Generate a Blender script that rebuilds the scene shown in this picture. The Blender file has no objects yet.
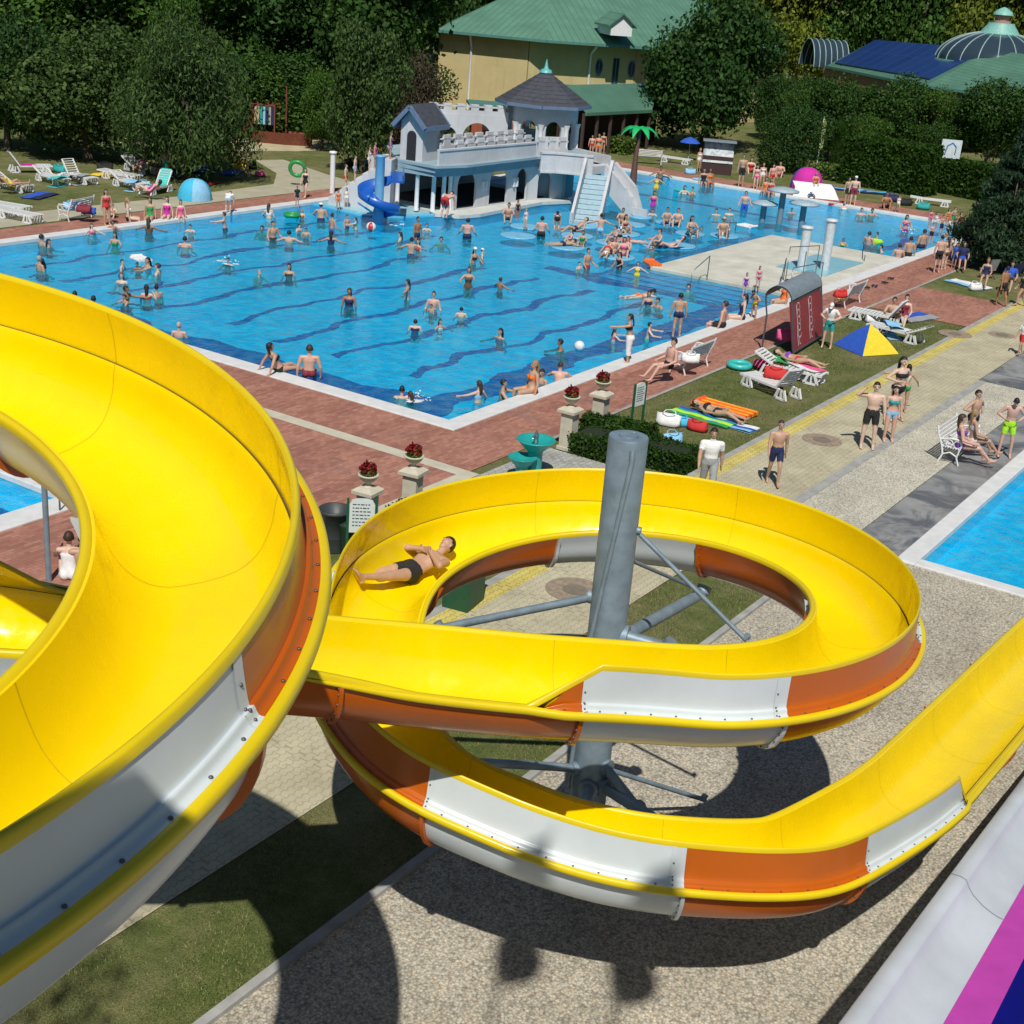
import bpy, bmesh, math, random
import numpy as np
from mathutils import Vector, Matrix, noise
random.seed(7); RNG = random.Random(11)
SC = bpy.context.scene; COL = SC.collection
R = math.radians; PI = math.pi
# ---------------------------------------------------------------- camera solve
FPX, PIT, ROL, YAW, CH = 1391.4, .374639, .0820918, .564384, 11.45
_A = np.array([math.sin(YAW), math.cos(YAW), 0]); _B = np.array([-math.cos(YAW), math.sin(YAW), 0])
_M = np.array([_A, _B, [0, 0, 1.]])
_cp, _sp, _c, _s = math.cos(PIT), math.sin(PIT), math.cos(ROL), math.sin(ROL)
_R = np.array([[_c, -_s, 0], [_s, _c, 0], [0, 0, 1]]) @ np.array([[1, 0, 0], [0, -_sp, -_cp], [0, _cp, -_sp]])
_K = _R @ _M.T                       # site axes -> camera axes (x right, y down, z forward)
def _ground(px, py):
    d = _R.T @ np.array([(px - 512) / FPX, (py - 512) / FPX, 1.]); t = -CH / d[2]
    return np.array([0, 0, CH]) + t * d
_p0 = _ground(453.5, 431)
CAM = np.array([-_p0 @ _A, -_p0 @ _B, CH])
def at(px, py, z=0.):
    d = _K.T @ np.array([(px - 512) / FPX, (py - 512) / FPX, 1.]); t = (z - CH) / d[2]
    return Vector((CAM + t * d).tolist())
def pix(p):
    v = _K @ (np.array(p, float) - CAM)
    return FPX * v[0] / v[2] + 512, FPX * v[1] / v[2] + 512
def z_for(p, py):
    lo, hi = -2., 30.
    for _ in range(40):
        m = (lo + hi) / 2
        if pix((p[0], p[1], m))[1] > py: lo = m
        else: hi = m
    return lo
cam_d = bpy.data.cameras.new('camera'); cam = bpy.data.objects.new('camera', cam_d); COL.objects.link(cam)
cam_d.sensor_width = 36; cam_d.lens = FPX / 1024 * 36; cam_d.clip_start = .05; cam_d.clip_end = 2000
cam.matrix_world = Matrix([[_K[0][i], -_K[1][i], -_K[2][i], CAM[i]] for i in range(3)] + [[0, 0, 0, 1]])
SC.camera = cam
# ---------------------------------------------------------------- light
SUN_AZ, SUN_EL = 211., 53.
W = bpy.data.worlds.new('World'); SC.world = W; W.use_nodes = True
nt = W.node_tree; bg = nt.nodes['Background']
sky = nt.nodes.new('ShaderNodeTexSky'); sky.sky_type = 'NISHITA'; sky.sun_disc = False
sky.sun_elevation = R(SUN_EL); sky.sun_rotation = R(90 - SUN_AZ)
tint = nt.nodes.new('ShaderNodeMix'); tint.data_type = 'RGBA'; tint.blend_type = 'MULTIPLY'; tint.inputs[0].default_value = 1.; tint.inputs[7].default_value = (.72, .95, 1.12, 1)
nt.links.new(sky.outputs[0], tint.inputs[6]); nt.links.new(tint.outputs[2], bg.inputs[0]); bg.inputs[1].default_value = .05
sl = bpy.data.lights.new('sun', 'SUN'); sl.energy = 5.; sl.angle = R(.53); sl.color = (1, .95, .87)
so = bpy.data.objects.new('sun', sl); COL.objects.link(so)
_t = Vector((-math.cos(R(SUN_AZ)) * math.cos(R(SUN_EL)), -math.sin(R(SUN_AZ)) * math.cos(R(SUN_EL)), -math.sin(R(SUN_EL))))
so.rotation_euler = _t.to_track_quat('-Z', 'Y').to_euler(); so.location = (-40, -30, 60)
SC.view_settings.view_transform = 'Standard'; SC.view_settings.look = 'None'; SC.view_settings.exposure = -.2; SC.view_settings.gamma = 1
SC.view_settings.use_curve_mapping = False
SC.render.engine = 'CYCLES'; SC.cycles.max_bounces = 6; SC.cycles.transparent_max_bounces = 8
SC.cycles.caustics_reflective = False; SC.cycles.caustics_refractive = False
# ---------------------------------------------------------------- materials
def srgb(h):
    if isinstance(h, str):
        c = [int(h[i:i + 2], 16) / 255 for i in (0, 2, 4)]
        return tuple((x / 12.92 if x <= .04045 else ((x + .055) / 1.055) ** 2.4) for x in c) + (1,)
    return tuple(h) + (1,) if len(h) == 3 else tuple(h)
class NT:
    def __init__(s, name):
        s.m = bpy.data.materials.new(name); s.m.use_nodes = True; s.t = s.m.node_tree; s.b = s.t.nodes['Principled BSDF']
    def n(s, ty, **kw):
        x = s.t.nodes.new('ShaderNode' + ty)
        for k, v in kw.items():
            if k.startswith('i_'):
                k = k[2:]; k = int(k) if k.isdigit() else k.replace('_', ' ')
                if isinstance(v, bpy.types.NodeSocket): s.t.links.new(v, x.inputs[k])
                else: x.inputs[k].default_value = v
            else: setattr(x, k, v)
        return x
    def l(s, a, b): s.t.links.new(a, b)
    def coord(s, kind='Object'): return s.n('TexCoord').outputs[kind]
    def pos(s): return s.n('NewGeometry').outputs['Position']
    def noise(s, vec, scale, detail=4, rough=.55, dist=0.):
        return s.n('TexNoise', i_Vector=vec, i_Scale=scale, i_Detail=detail, i_Roughness=rough, i_Distortion=dist).outputs['Fac']
    def ramp(s, fac, stops):
        r = s.n('ValToRGB', i_Fac=fac); e = r.color_ramp.elements
        while len(e) < len(stops): e.new(.5)
        for k, (p, c) in enumerate(stops): e[k].position = p; e[k].color = srgb(c)
        return r.outputs[0]
    def mix(s, fac, a, b, mode='MIX'):
        x = s.n('Mix', data_type='RGBA', blend_type=mode)
        for sock, v in ((x.inputs[0], fac), (x.inputs[6], a), (x.inputs[7], b)):
            if isinstance(v, bpy.types.NodeSocket): s.l(v, sock)
            else: sock.default_value = v if isinstance(v, (int, float)) else srgb(v)
        return x.outputs[2]
    def math(s, op, a, b=0., c=0.):
        x = s.n('Math', operation=op)
        for k, v in enumerate((a, b, c)):
            if isinstance(v, bpy.types.NodeSocket): s.l(v, x.inputs[k])
            else: x.inputs[k].default_value = v
        return x.outputs[0]
    def bump(s, h, strength=.3, dist=.02):
        b = s.n('Bump', i_Height=h, i_Strength=strength, i_Distance=dist); s.l(b.outputs[0], s.b.inputs['Normal']); return b
    def base(s, c):
        if isinstance(c, bpy.types.NodeSocket): s.l(c, s.b.inputs['Base Color'])
        else: s.b.inputs['Base Color'].default_value = srgb(c)
    def set(s, **kw):
        for k, v in kw.items(): s.b.inputs[k.replace('_', ' ')].default_value = v
MATS = {}
def plain(name, c, rough=.5, metal=0., var=.18, scale=6., spec=.5, coat=0., bump=0.):
    if name in MATS: return MATS[name]
    x = NT(name); c = srgb(c)
    lo = tuple(v * (1 - var) for v in c[:3]); hi = tuple(min(1, v * (1 + var * .6)) for v in c[:3])
    f = x.noise(x.coord(), scale, 5, .6)
    x.base(x.ramp(f, [(.3, lo), (.7, hi)]))
    rr = x.n('MapRange', i_Value=f, i_3=max(0, rough - .08), i_4=min(1, rough + .1)).outputs[0]; x.l(rr, x.b.inputs['Roughness'])
    x.set(Metallic=metal, Specular_IOR_Level=spec, Coat_Weight=coat, Coat_Roughness=.08)
    if bump: x.bump(x.noise(x.coord(), scale * 8, 3), bump, .01)
    MATS[name] = x.m; return x.m
# ---------------------------------------------------------------- mesh helpers
def link(name, me, mats=None, parent=None):
    o = bpy.data.objects.new(name, me); COL.objects.link(o)
    if mats:
        for m in (mats if isinstance(mats, (list, tuple)) else [mats]): me.materials.append(m)
    if parent: o.parent = parent
    return o
def tag(o, label=None, cat=None, group=None, kind=None):
    if label: o['label'] = label
    if cat: o['category'] = cat
    if group: o['group'] = group
    if kind: o['kind'] = kind
    return o
def empty(name, loc=(0, 0, 0), rz=0., label=None, cat=None, group=None):
    o = bpy.data.objects.new(name, None); COL.objects.link(o); o.location = loc; o.rotation_euler = (0, 0, rz); o.empty_display_size = .2
    return tag(o, label, cat, group)
def copy_tree(o, parent=None):
    c = o.copy(); COL.objects.link(c)
    if parent: c.parent = parent
    for ch in list(o.children): copy_tree(ch, c)
    return c
class MB:
    """collects shapes for one mesh"""
    def __init__(s): s.v = []; s.f = []; s.mi = []; s.sm = []
    def add(s, vs, fs, mi=0, smooth=False):
        b = len(s.v); s.v += [tuple(v) for v in vs]
        for f in fs: s.f.append([b + i for i in f]); s.mi.append(mi); s.sm.append(smooth)
    def box(s, x0, x1, y0, y1, z0, z1, mi=0, tf=None):
        vs = [(x, y, z) for z in (z0, z1) for y in (y0, y1) for x in (x0, x1)]
        if tf: vs = [tf(Vector(v)) for v in vs]
        s.add(vs, [(0, 2, 3, 1), (4, 5, 7, 6), (0, 1, 5, 4), (2, 6, 7, 3), (0, 4, 6, 2), (1, 3, 7, 5)], mi)
    def cbox(s, c, d, mi=0, rz=0., tf=None):
        c = Vector(c); m = Matrix.Rotation(rz, 3, 'Z')
        def f(v): 
            w = m @ v + c
            return tf(w) if tf else w
        s.box(-d[0] / 2, d[0] / 2, -d[1] / 2, d[1] / 2, -d[2] / 2, d[2] / 2, mi, f)
    def bar(s, p, q, w, h, mi=0, up=(0, 0, 1)):
        p, q = Vector(p), Vector(q); d = (q - p); L = d.length; d.normalize()
        u = Vector(up); sd = d.cross(u)
        if sd.length < 1e-4: sd = d.cross(Vector((1, 0, 0)))
        sd.normalize(); u = sd.cross(d)
        def f(v): return p + d * v.x + sd * v.y + u * v.z
        s.box(0, L, -w / 2, w / 2, -h / 2, h / 2, mi, f)
    def loft(s, rings, closed=True, caps=True, mi=0, smooth=True):
        n = len(rings[0]); b = [p for r in rings for p in r]; fs = []
        for i in range(len(rings) - 1):
            for j in range(n if closed else n - 1):
                k = (j + 1) % n; fs.append((i * n + j, i * n + k, (i + 1) * n + k, (i + 1) * n + j))
        s.add(b, fs, mi, smooth)
        if caps and closed:
            s.add(rings[0], [tuple(reversed(range(n)))], mi); s.add(rings[-1], [tuple(range(n))], mi)
    def tube(s, pts, r, n=8, mi=0, caps=True, smooth=True):
        pts = [Vector(p) for p in pts]; rs = r if isinstance(r, (list, tuple)) else [r] * len(pts); rings = []
        u0 = None
        for i, p in enumerate(pts):
            d = (pts[min(i + 1, len(pts) - 1)] - pts[max(i - 1, 0)])
            if d.length < 1e-9: d = Vector((0, 0, 1))
            d.normalize()
            if u0 is None:
                u0 = d.cross(Vector((0, 0, 1)))
                if u0.length < 1e-3: u0 = d.cross(Vector((1, 0, 0)))
            u0 = (u0 - d * u0.dot(d)).normalized(); v0 = d.cross(u0)
            rings.append([p + (u0 * math.cos(2 * PI * k / n) + v0 * math.sin(2 * PI * k / n)) * rs[i] for k in range(n)])
        s.loft(rings, True, caps, mi, smooth)
    def lathe(s, prof, n=16, c=(0, 0, 0), mi=0, caps=True, smooth=True):
        c = Vector(c)
        s.loft([[c + Vector((r * math.cos(2 * PI * k / n), r * math.sin(2 * PI * k / n), z)) for k in range(n)] for r, z in prof], True, caps, mi, smooth)
    def ball(s, c, r, n=10, m=7, mi=0, squash=(1, 1, 1), mat=None):
        c = Vector(c); rings = []
        for i in range(m + 1):
            t = PI * i / m
            ring = []
            for k in range(n):
                v = Vector((math.sin(t) * math.cos(2 * PI * k / n) * squash[0], math.sin(t) * math.sin(2 * PI * k / n) * squash[1], -math.cos(t) * squash[2])) * r
                if mat: v = mat @ v
                ring.append(c + v)
            rings.append(ring)
        s.loft(rings, True, False, mi, True)
    def prism(s, poly, z0, z1, mi=0, tf=None):
        n = len(poly); f = tf or (lambda v: v)
        s.add([f(Vector((x, y, z0))) for x, y in poly] + [f(Vector((x, y, z1))) for x, y in poly],
              [tuple(reversed(range(n))), tuple(range(n, 2 * n))] + [(i, (i + 1) % n, n + (i + 1) % n, n + i) for i in range(n)], mi)
    def quad(s, a, b, c, d, mi=0): s.add([a, b, c, d], [(0, 1, 2, 3)], mi)
    def mesh(s, name):
        me = bpy.data.meshes.new(name); me.from_pydata(s.v, [], s.f)
        me.polygons.foreach_set('material_index', s.mi); me.polygons.foreach_set('use_smooth', s.sm); me.update()
        return me
    def build(s, name, mats, parent=None, loc=None, rz=None):
        o = link(name, s.mesh(name), mats, parent)
        if loc is not None: o.location = loc
        if rz is not None: o.rotation_euler = (0, 0, rz)
        return o
def bevel(o, w=.01, seg=2, ang=40):
    m = o.modifiers.new('bevel', 'BEVEL'); m.width = w; m.segments = seg; m.limit_method = 'ANGLE'; m.angle_limit = R(ang); return o
# ================================================================ ground, paving, pools
def m_grass():
    x = NT('grass'); p = x.pos()
    big = x.noise(p, .35, 4, .6); mid = x.noise(p, 2.2, 5, .65); fine = x.noise(p, 38., 3, .7)
    c = x.ramp(mid, [(.3, (.08, .115, .028)), (.55, (.15, .18, .052)), (.75, (.25, .24, .10))])
    dry = x.ramp(x.noise(p, 1.1, 5, .6), [(.4, (.20, .195, .085)), (.7, (.28, .25, .125))])
    f = x.n('MapRange', i_Value=big, i_1=.40, i_2=.62).outputs[0]
    c = x.mix(f, c, dry); c = x.mix(.75, c, x.ramp(fine, [(.3, (.35, .35, .35)), (.7, (1.25, 1.25, 1.2))]), 'MULTIPLY')
    x.base(c); x.set(Roughness=.9, Specular_IOR_Level=.2); x.bump(fine, .8, .05); return x.m
def m_brick():
    x = NT('red_brick_paving'); p = x.pos()
    b = x.n('TexBrick', i_Vector=p, i_Scale=1.0, i_Mortar_Size=.006, i_Brick_Width=.21, i_Row_Height=.105, i_Bias=0.)
    b.inputs['Color1'].default_value = srgb((.30, .13, .092)); b.inputs['Color2'].default_value = srgb((.42, .20, .145)); b.inputs['Mortar'].default_value = srgb((.2, .13, .1))
    b2 = x.n('TexBrick', i_Vector=p, i_Scale=1., i_Mortar_Size=.004, i_Brick_Width=1.26, i_Row_Height=.42)
    b2.inputs['Color1'].default_value = srgb((.84, .8, .8)); b2.inputs['Color2'].default_value = srgb((1.12, 1.1, 1.1)); b2.inputs['Mortar'].default_value = srgb((.8, .8, .8))
    c = x.mix(.9, b.outputs[0], b2.outputs[0], 'MULTIPLY')
    st = x.noise(p, .55, 6, .65); f = x.n('MapRange', i_Value=st, i_1=.56, i_2=.72, i_4=.55).outputs[0]
    c = x.mix(f, c, (.17, .12, .11))
    g = x.n('MapRange', i_Value=x.noise(p, 2.6, 5, .7), i_1=.6, i_2=.72, i_4=.5).outputs[0]
    c = x.mix(g, c, (.42, .3, .24))
    x.base(c); x.set(Roughness=.8, Specular_IOR_Level=.3); x.bump(b.outputs['Fac'], -.3, .01); return x.m
def m_paver(name, c1, c2, mort, wet=0):
    x = NT(name); p = x.pos()
    w = x.n('VectorMath', operation='ADD', i_0=p, i_1=x.n('VectorMath', operation='SCALE', i_0=x.n('TexWave', i_Vector=p, i_Scale=2.2, i_Distortion=0.).outputs['Color'], i_Scale=.035).outputs[0]).outputs[0]
    b = x.n('TexBrick', i_Vector=w, i_Scale=1., i_Mortar_Size=.009, i_Brick_Width=.26, i_Row_Height=.14)
    b.inputs['Color1'].default_value = srgb(c1); b.inputs['Color2'].default_value = srgb(c2); b.inputs['Mortar'].default_value = srgb(mort)
    st = x.noise(p, .9, 6, .65)
    c = x.mix(.8, b.outputs[0], x.ramp(st, [(.3, (.72, .7, .66)), (.6, (1.08, 1.06, 1.02))]), 'MULTIPLY')
    sp = x.n('MapRange', i_Value=x.noise(p, 3.3, 4, .75), i_1=.58, i_2=.68, i_4=.65).outputs[0]
    c = x.mix(sp, c, tuple(v * .55 for v in c1))
    x.base(c); x.set(Roughness=.85, Specular_IOR_Level=.3); x.bump(b.outputs['Fac'], -.35, .012); return x.m
def m_gravel(name, tint=(1, 1, 1), sc=24.):
    x = NT(name); p = x.pos()
    v = x.n('TexVoronoi', i_Vector=p, i_Scale=sc); v2 = x.n('TexVoronoi', i_Vector=p, i_Scale=sc * 2.4)
    hs = x.n('SeparateColor', i_Color=v.outputs['Color'])
    c = x.ramp(hs.outputs[0], [(0, (.17, .15, .12)), (.3, (.43, .40, .32)), (.55, (.58, .54, .44)), (.72, (.55, .40, .26)), (.88, (.74, .69, .57)), (1, (.32, .315, .32))])
    c = x.mix(.5, c, x.ramp(x.n('SeparateColor', i_Color=v2.outputs['Color']).outputs[0], [(0, (.3, .27, .22)), (1, (.74, .66, .52))]))
    edge = x.n('MapRange', i_Value=v.outputs['Distance'], i_1=.25, i_2=.85, i_3=1., i_4=.5).outputs[0]
    e = x.n('CombineColor', i_0=edge, i_1=edge, i_2=edge).outputs[0]
    c = x.mix(1., c, e, 'MULTIPLY')
    st = x.ramp(x.noise(p, .8, 5, .6), [(.3, tuple(.82 * t for t in tint)), (.65, tuple(1.1 * t for t in tint))])
    c = x.mix(1., c, st, 'MULTIPLY')
    x.base(c); x.set(Roughness=.8, Specular_IOR_Level=.35); x.bump(v.outputs['Distance'], -.6, .02); return x.m
def m_slab():
    x = NT('grey_concrete_slab'); p = x.pos()
    c = x.ramp(x.noise(p, 1.6, 6, .6), [(.3, (.2, .205, .21)), (.7, (.3, .3, .29))])
    w = x.noise(p, .9, 5, .62, .8); f = x.n('MapRange', i_Value=w, i_1=.44, i_2=.6).outputs[0]
    x.base(x.mix(f, c, (.12, .125, .13))); x.l(x.math('MULTIPLY_ADD', f, -.55, .8), x.b.inputs['Roughness']); return x.m
GRASS, BRICK = m_grass(), m_brick()
PAVER = m_paver('beige_interlocking_pavers', (.45, .42, .30), (.49, .455, .325), (.33, .3, .21))
GREYPAV = m_paver('grey_plaza_pavers', (.33, .34, .33), (.42, .43, .41), (.2, .2, .2))
YELPAV = m_paver('yellow_pavers', (.55, .46, .11), (.62, .53, .17), (.33, .28, .12))
CREAM = plain('cream_concrete', (.52, .49, .38), .8, var=.15, scale=2)
GRAVEL = m_gravel('exposed_aggregate', (1., 1.02, 1.02), 27.); WASHED = m_gravel('washed_concrete', (1.2, 1.27, 1.3), 34.); SLAB = m_slab()
EDGE = plain('grey_edging', (.34, .34, .32), .85, var=.25, scale=3)
COPE = plain('white_coping', (.66, .67, .66), .6, var=.12, scale=2.5)
SANDM = plain('sand', (.46, .40, .25), .95, var=.2, scale=1.2)
PATHM = plain('pale_path', (.40, .37, .27), .9, var=.15, scale=1)
def sheet(name, mat, rects, z):
    b = MB()
    for x0, x1, y0, y1 in rects: b.quad((x0, y0, z), (x1, y0, z), (x1, y1, z), (x0, y1, z))
    return tag(b.build(name, mat), kind='structure')
def poly_sheet(name, mat, pts, z):
    b = MB(); b.add([(p[0], p[1], z) for p in pts], [tuple(range(len(pts)))]); return tag(b.build(name, mat), kind='structure')
POOLS = [(.6, 49.6, .6, 25.4), (.4, 34., -27., -12.4), (-30., -10., 3.2, 14.)]
CUTS = [(0, 50.2, 0, 26.), (0, 34.4, -27.4, -11.97), (-30.7, -9.3, 2.5, 14.7)]
xs = sorted({-900, 900} | {c for q in CUTS for c in q[:2]}); ys = sorted({-900, 900} | {c for q in CUTS for c in q[2:]})
cells = []
for i in range(len(xs) - 1):
    for j in range(len(ys) - 1):
        cx, cy = (xs[i] + xs[i + 1]) / 2, (ys[j] + ys[j + 1]) / 2
        if not any(q[0] < cx < q[1] and q[2] < cy < q[3] for q in CUTS): cells.append((xs[i], xs[i + 1], ys[j], ys[j + 1]))
sheet('ground', GRASS, cells, -.02)
sheet('brick_deck', BRICK, [(-9.3, 0, -2.1, 27.7), (0, 57, -2.1, 0), (0, 33, 26., 27.7), (50.2, 52.7, 0, 34), (24.6, 30.4, -6.05, -2.1), (-30, -9.3, -2.1, 2.5)], 0)
sheet('cream_strip', CREAM, [(-2.62, -2.2, -2.0, 27.6), (-20, -2.2, -2.4, -2.0)], .006)
sheet('plaza_paving', GREYPAV, [(-3.4, .75, -6.05, -2.4)], -.004)
sheet('edging_strip', EDGE, [(.75, 40, -2.22, -2.1), (-10, 40, -6.25, -6.05), (-3.6, 17, -9.02, -8.75)], .004)
sheet('yellow_paving_band', YELPAV, [(-12, 40, -6.66, -6.25)], .002)
sheet('paver_path', PAVER, [(-70, 40, -8.75, -6.66)], 0)
sheet('gravel_strip', WASHED, [(-3.6, 17, -10.75, -9.02)], -.002)
sheet('gravel_yard', GRAVEL, [(-70, 0, -60, -10.75), (0, 60, -60, -27.4)], -.004)
sheet('concrete_apron', SLAB, [(0.02, 17, -11.96, -10.77), (17.02, 34.4, -11.96, -8.77)], .0)
k = MB(); k.box(-70, -3.55, -10.75, -10.62, -.1, .06); k.box(-3.68, -3.55, -10.62, -8.75, -.1, .05)
tag(k.build('kerb', EDGE), kind='structure')
poly_sheet('garden_path', PATHM, [(7, 28.0), (21, 27.9), (26.8, 27.75), (29.6, 27.75), (30.6, 31.), (32.5, 36.), (30.8, 36.6), (28.3, 32.6), (25.5, 30.2), (19, 29.9), (7, 30.2)], -.006)
poly_sheet('playground_sand', SANDM, [(26.5, 45), (32, 40), (36, 38), (41, 37), (46, 38.5), (48, 43), (44, 49), (34, 50)], -.008)
for (px, py, r) in ((822, 440, .55), (955, 334, .62), (575, 590, .6), (1002, 335, .5)):
    p = at(px, py); a = MB(); a.add([(p.x + r * math.cos(t * PI / 12), p.y + r * math.sin(t * PI / 12), .006) for t in range(24)], [tuple(range(24))])
    a.add([(p.x + .25 * math.cos(t * PI / 8), p.y + .25 * math.sin(t * PI / 8), .012) for t in range(16)], [tuple(range(16))], 1)
    tag(a.build('manhole_surround', [plain('brown_cobble', (.30, .235, .17), .9, var=.35, scale=9), plain('iron_lid', (.2, .17, .13), .7)]), kind='structure')
# coping rings
def ring(b, o, i, z0, z1):
    b.box(o[0], o[1], o[2], i[2], z0, z1); b.box(o[0], o[1], i[3], o[3], z0, z1); b.box(o[0], i[0], i[2], i[3], z0, z1); b.box(i[1], o[1], i[2], i[3], z0, z1)
b = MB()
for c, p in zip(CUTS, POOLS): ring(b, c, p, -.13, .04)
bevel(tag(b.build('pool_coping', COPE), kind='structure'), .02)
# basins
def m_basin(name, lines):
    x = NT(name); p = x.pos()
    n1 = x.n('TexNoise', i_Vector=p, i_Scale=.4, i_Detail=1.).outputs['Color']
    d = x.n('VectorMath', operation='SCALE', i_0=x.n('VectorMath', operation='SUBTRACT', i_0=n1, i_1=(.5, .5, .5)).outputs[0], i_Scale=1.7).outputs[0]
    n2 = x.n('TexNoise', i_Vector=p, i_Scale=3., i_Detail=1.).outputs['Color']
    d2 = x.n('VectorMath', operation='SCALE', i_0=x.n('VectorMath', operation='SUBTRACT', i_0=n2, i_1=(.5, .5, .5)).outputs[0], i_Scale=.24).outputs[0]
    q = x.n('VectorMath', operation='ADD', i_0=x.n('VectorMath', operation='ADD', i_0=p, i_1=d).outputs[0], i_1=d2).outputs[0]
    s = x.n('SeparateXYZ', i_Vector=q)
    tile = x.n('TexBrick', i_Vector=p, i_Scale=1., i_Mortar_Size=.012, i_Brick_Width=.25, i_Row_Height=.25, offset=0.)
    tile.inputs['Color1'].default_value = srgb((.001, .74, .96)); tile.inputs['Color2'].default_value = srgb((.002, .82, .97)); tile.inputs['Mortar'].default_value = srgb((.02, .84, .96))
    c = x.mix(.7, tile.outputs[0], x.ramp(x.noise(p, .35, 5, .6), [(.3, (.8, .86, .92)), (.7, (1.1, 1.08, 1.05))]), 'MULTIPLY')  # broad mottling painted into the tile colour for caustic light
    tot = None
    def band(sock, a, bb): return x.math('MULTIPLY', x.math('GREATER_THAN', sock, a), x.math('LESS_THAN', sock, bb))
    for (x0, x1, y0, y1) in lines:
        f = x.math('MULTIPLY', band(s.outputs[0], x0, x1), band(s.outputs[1], y0, y1))
        tot = f if tot is None else x.math('MAXIMUM', tot, f)
    if tot is not None: c = x.mix(tot, c, (.004, .05, .33))
    x.base(c); x.set(Roughness=.45); return x.m
lanes = []
for k_, yy in enumerate([5.1, 7.75, 10.4, 13.05, 15.7, 18.3, 20.9, 23.5]): lanes.append((4.5, 19.8 if yy < 17 else 24., yy - .17, yy + .17))
lanes += [(1.6, 22.5, 2.0, 3.1), (1.3, 2.9, 2.0, 25.4), (21.6, 22.3, 3.0, 11.), (37.5, 49, 2.6, 3.4), (37.3, 38.1, 2.6, 8.5), (22, 36., 8.6, 9.2), (44.5, 45., 9., 25)]
def basin(name, q, mat, zf):
    b = MB(); x0, x1, y0, y1 = q; x0 -= .012; y0 -= .012; x1 += .012; y1 += .012; zt = -.1
    b.quad((x0, y0, zf), (x1, y0, zf), (x1, y1, zf), (x0, y1, zf))
    b.quad((x0, y0, zf), (x0, y0, zt), (x1, y0, zt), (x1, y0, zf)); b.quad((x0, y1, zf), (x1, y1, zf), (x1, y1, zt), (x0, y1, zt))
    b.quad((x0, y0, zf), (x0, y1, zf), (x0, y1, zt), (x0, y0, zt)); b.quad((x1, y0, zf), (x1, y0, zt), (x1, y1, zt), (x1, y1, zf))
    return tag(b.build(name, mat), kind='structure')
B1 = m_basin('pool_tiles_lanes', lanes); B2 = m_basin('pool_tiles_plain', []); B3 = m_basin('pool_tiles_edge', [(-30, -10.7, 3.9, 4.5), (-11.4, -10.7, 3.9, 14)])
for q, m in zip(POOLS, (B1, B2, B3)): basin('pool_basin', q, m, -.5)
WZ = -.09
def m_water():
    m = bpy.data.materials.new('pool_water'); m.use_nodes = True; t = m.node_tree; t.nodes.clear()
    N = lambda ty: t.nodes.new('ShaderNode' + ty)
    out = N('OutputMaterial'); tr = N('BsdfTransparent'); tr.inputs[0].default_value = (.05, .79, .95, 1)
    gl = N('BsdfGlossy'); gl.inputs['Roughness'].default_value = .08; mx = N('MixShader'); fr = N('Fresnel'); fr.inputs[0].default_value = 1.2
    pos = N('NewGeometry'); n1 = N('TexNoise'); n1.inputs['Scale'].default_value = 1.3; n1.inputs['Detail'].default_value = 5; n1.inputs['Roughness'].default_value = .62
    n2 = N('TexNoise'); n2.inputs['Scale'].default_value = 6.5; n2.inputs['Detail'].default_value = 3
    ad = N('Math'); ad.operation = 'MULTIPLY_ADD'; ad.inputs[1].default_value = .45
    bp = N('Bump'); bp.inputs['Strength'].default_value = 1.; bp.inputs['Distance'].default_value = .12
    L = t.links.new
    L(pos.outputs[0], n1.inputs[0]); L(pos.outputs[0], n2.inputs[0]); L(n2.outputs[0], ad.inputs[0]); L(n1.outputs[0], ad.inputs[2]); L(ad.outputs[0], bp.inputs['Height'])
    L(bp.outputs[0], gl.inputs['Normal']); L(bp.outputs[0], fr.inputs['Normal']); L(fr.outputs[0], mx.inputs[0]); df = N('BsdfDiffuse'); mm = N('MixShader'); n3 = N('TexNoise'); n3.inputs['Scale'].default_value = 2.4; n3.inputs['Detail'].default_value = 5; L(pos.outputs[0], n3.inputs[0])
    cr = N('ValToRGB'); cr.color_ramp.elements[0].position = .42; cr.color_ramp.elements[0].color = (.0, .38, .74, 1); cr.color_ramp.elements[1].position = .68; cr.color_ramp.elements[1].color = (.14, .80, .95, 1); L(n3.outputs[0], cr.inputs[0]); L(cr.outputs[0], df.inputs[0]); L(bp.outputs[0], df.inputs['Normal'])  # pale flecks in the diffuse colour imitate sparkle on the water
    mm.inputs[0].default_value = .18; L(tr.outputs[0], mm.inputs[1]); L(df.outputs[0], mm.inputs[2]); L(mm.outputs[0], mx.inputs[1]); L(gl.outputs[0], mx.inputs[2]); L(mx.outputs[0], out.inputs[0])
    return m
WATER = m_water()
for (x0, x1, y0, y1) in POOLS: sheet('pool_water', WATER, [(x0, x1, y0, y1)], WZ)
# platform in the big pool with stepped skirts
PLAT = plain('pale_platform_concrete', (.56, .55, .47), .8, var=.2, scale=.9)
b = MB(); b.box(23.8, 36.2, .6, 7.2, -.7, .05); tag(bevel(b.build('pool_platform', PLAT), .03), kind='structure')
STEP = plain('pale_blue_step', (.10, .5, .74), .6, var=.1, scale=2); STEPN = plain('dark_blue_nosing', (.01, .09, .34), .5)
b = MB()
for i in range(4):
    d = .42 * (i + 1); z = -.15 - .1 * i
    b.box(23.8 - d, 36.2 + d, .6, 7.2 + d, -.7 + i * .01, z); 
    ring(b, (23.8 - d - .004, 36.2 + d + .004, .6, 7.2 + d + .004), (23.8 - d + .07, 36.2 + d - .07, .61, 7.2 + d - .07), z - .02, z + .012)
o = b.build('pool_steps', [STEP, STEPN]); me = o.data
for pgi, pg in enumerate(me.polygons):
    if (pgi // 6) % 5: pg.material_index = 1
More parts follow.
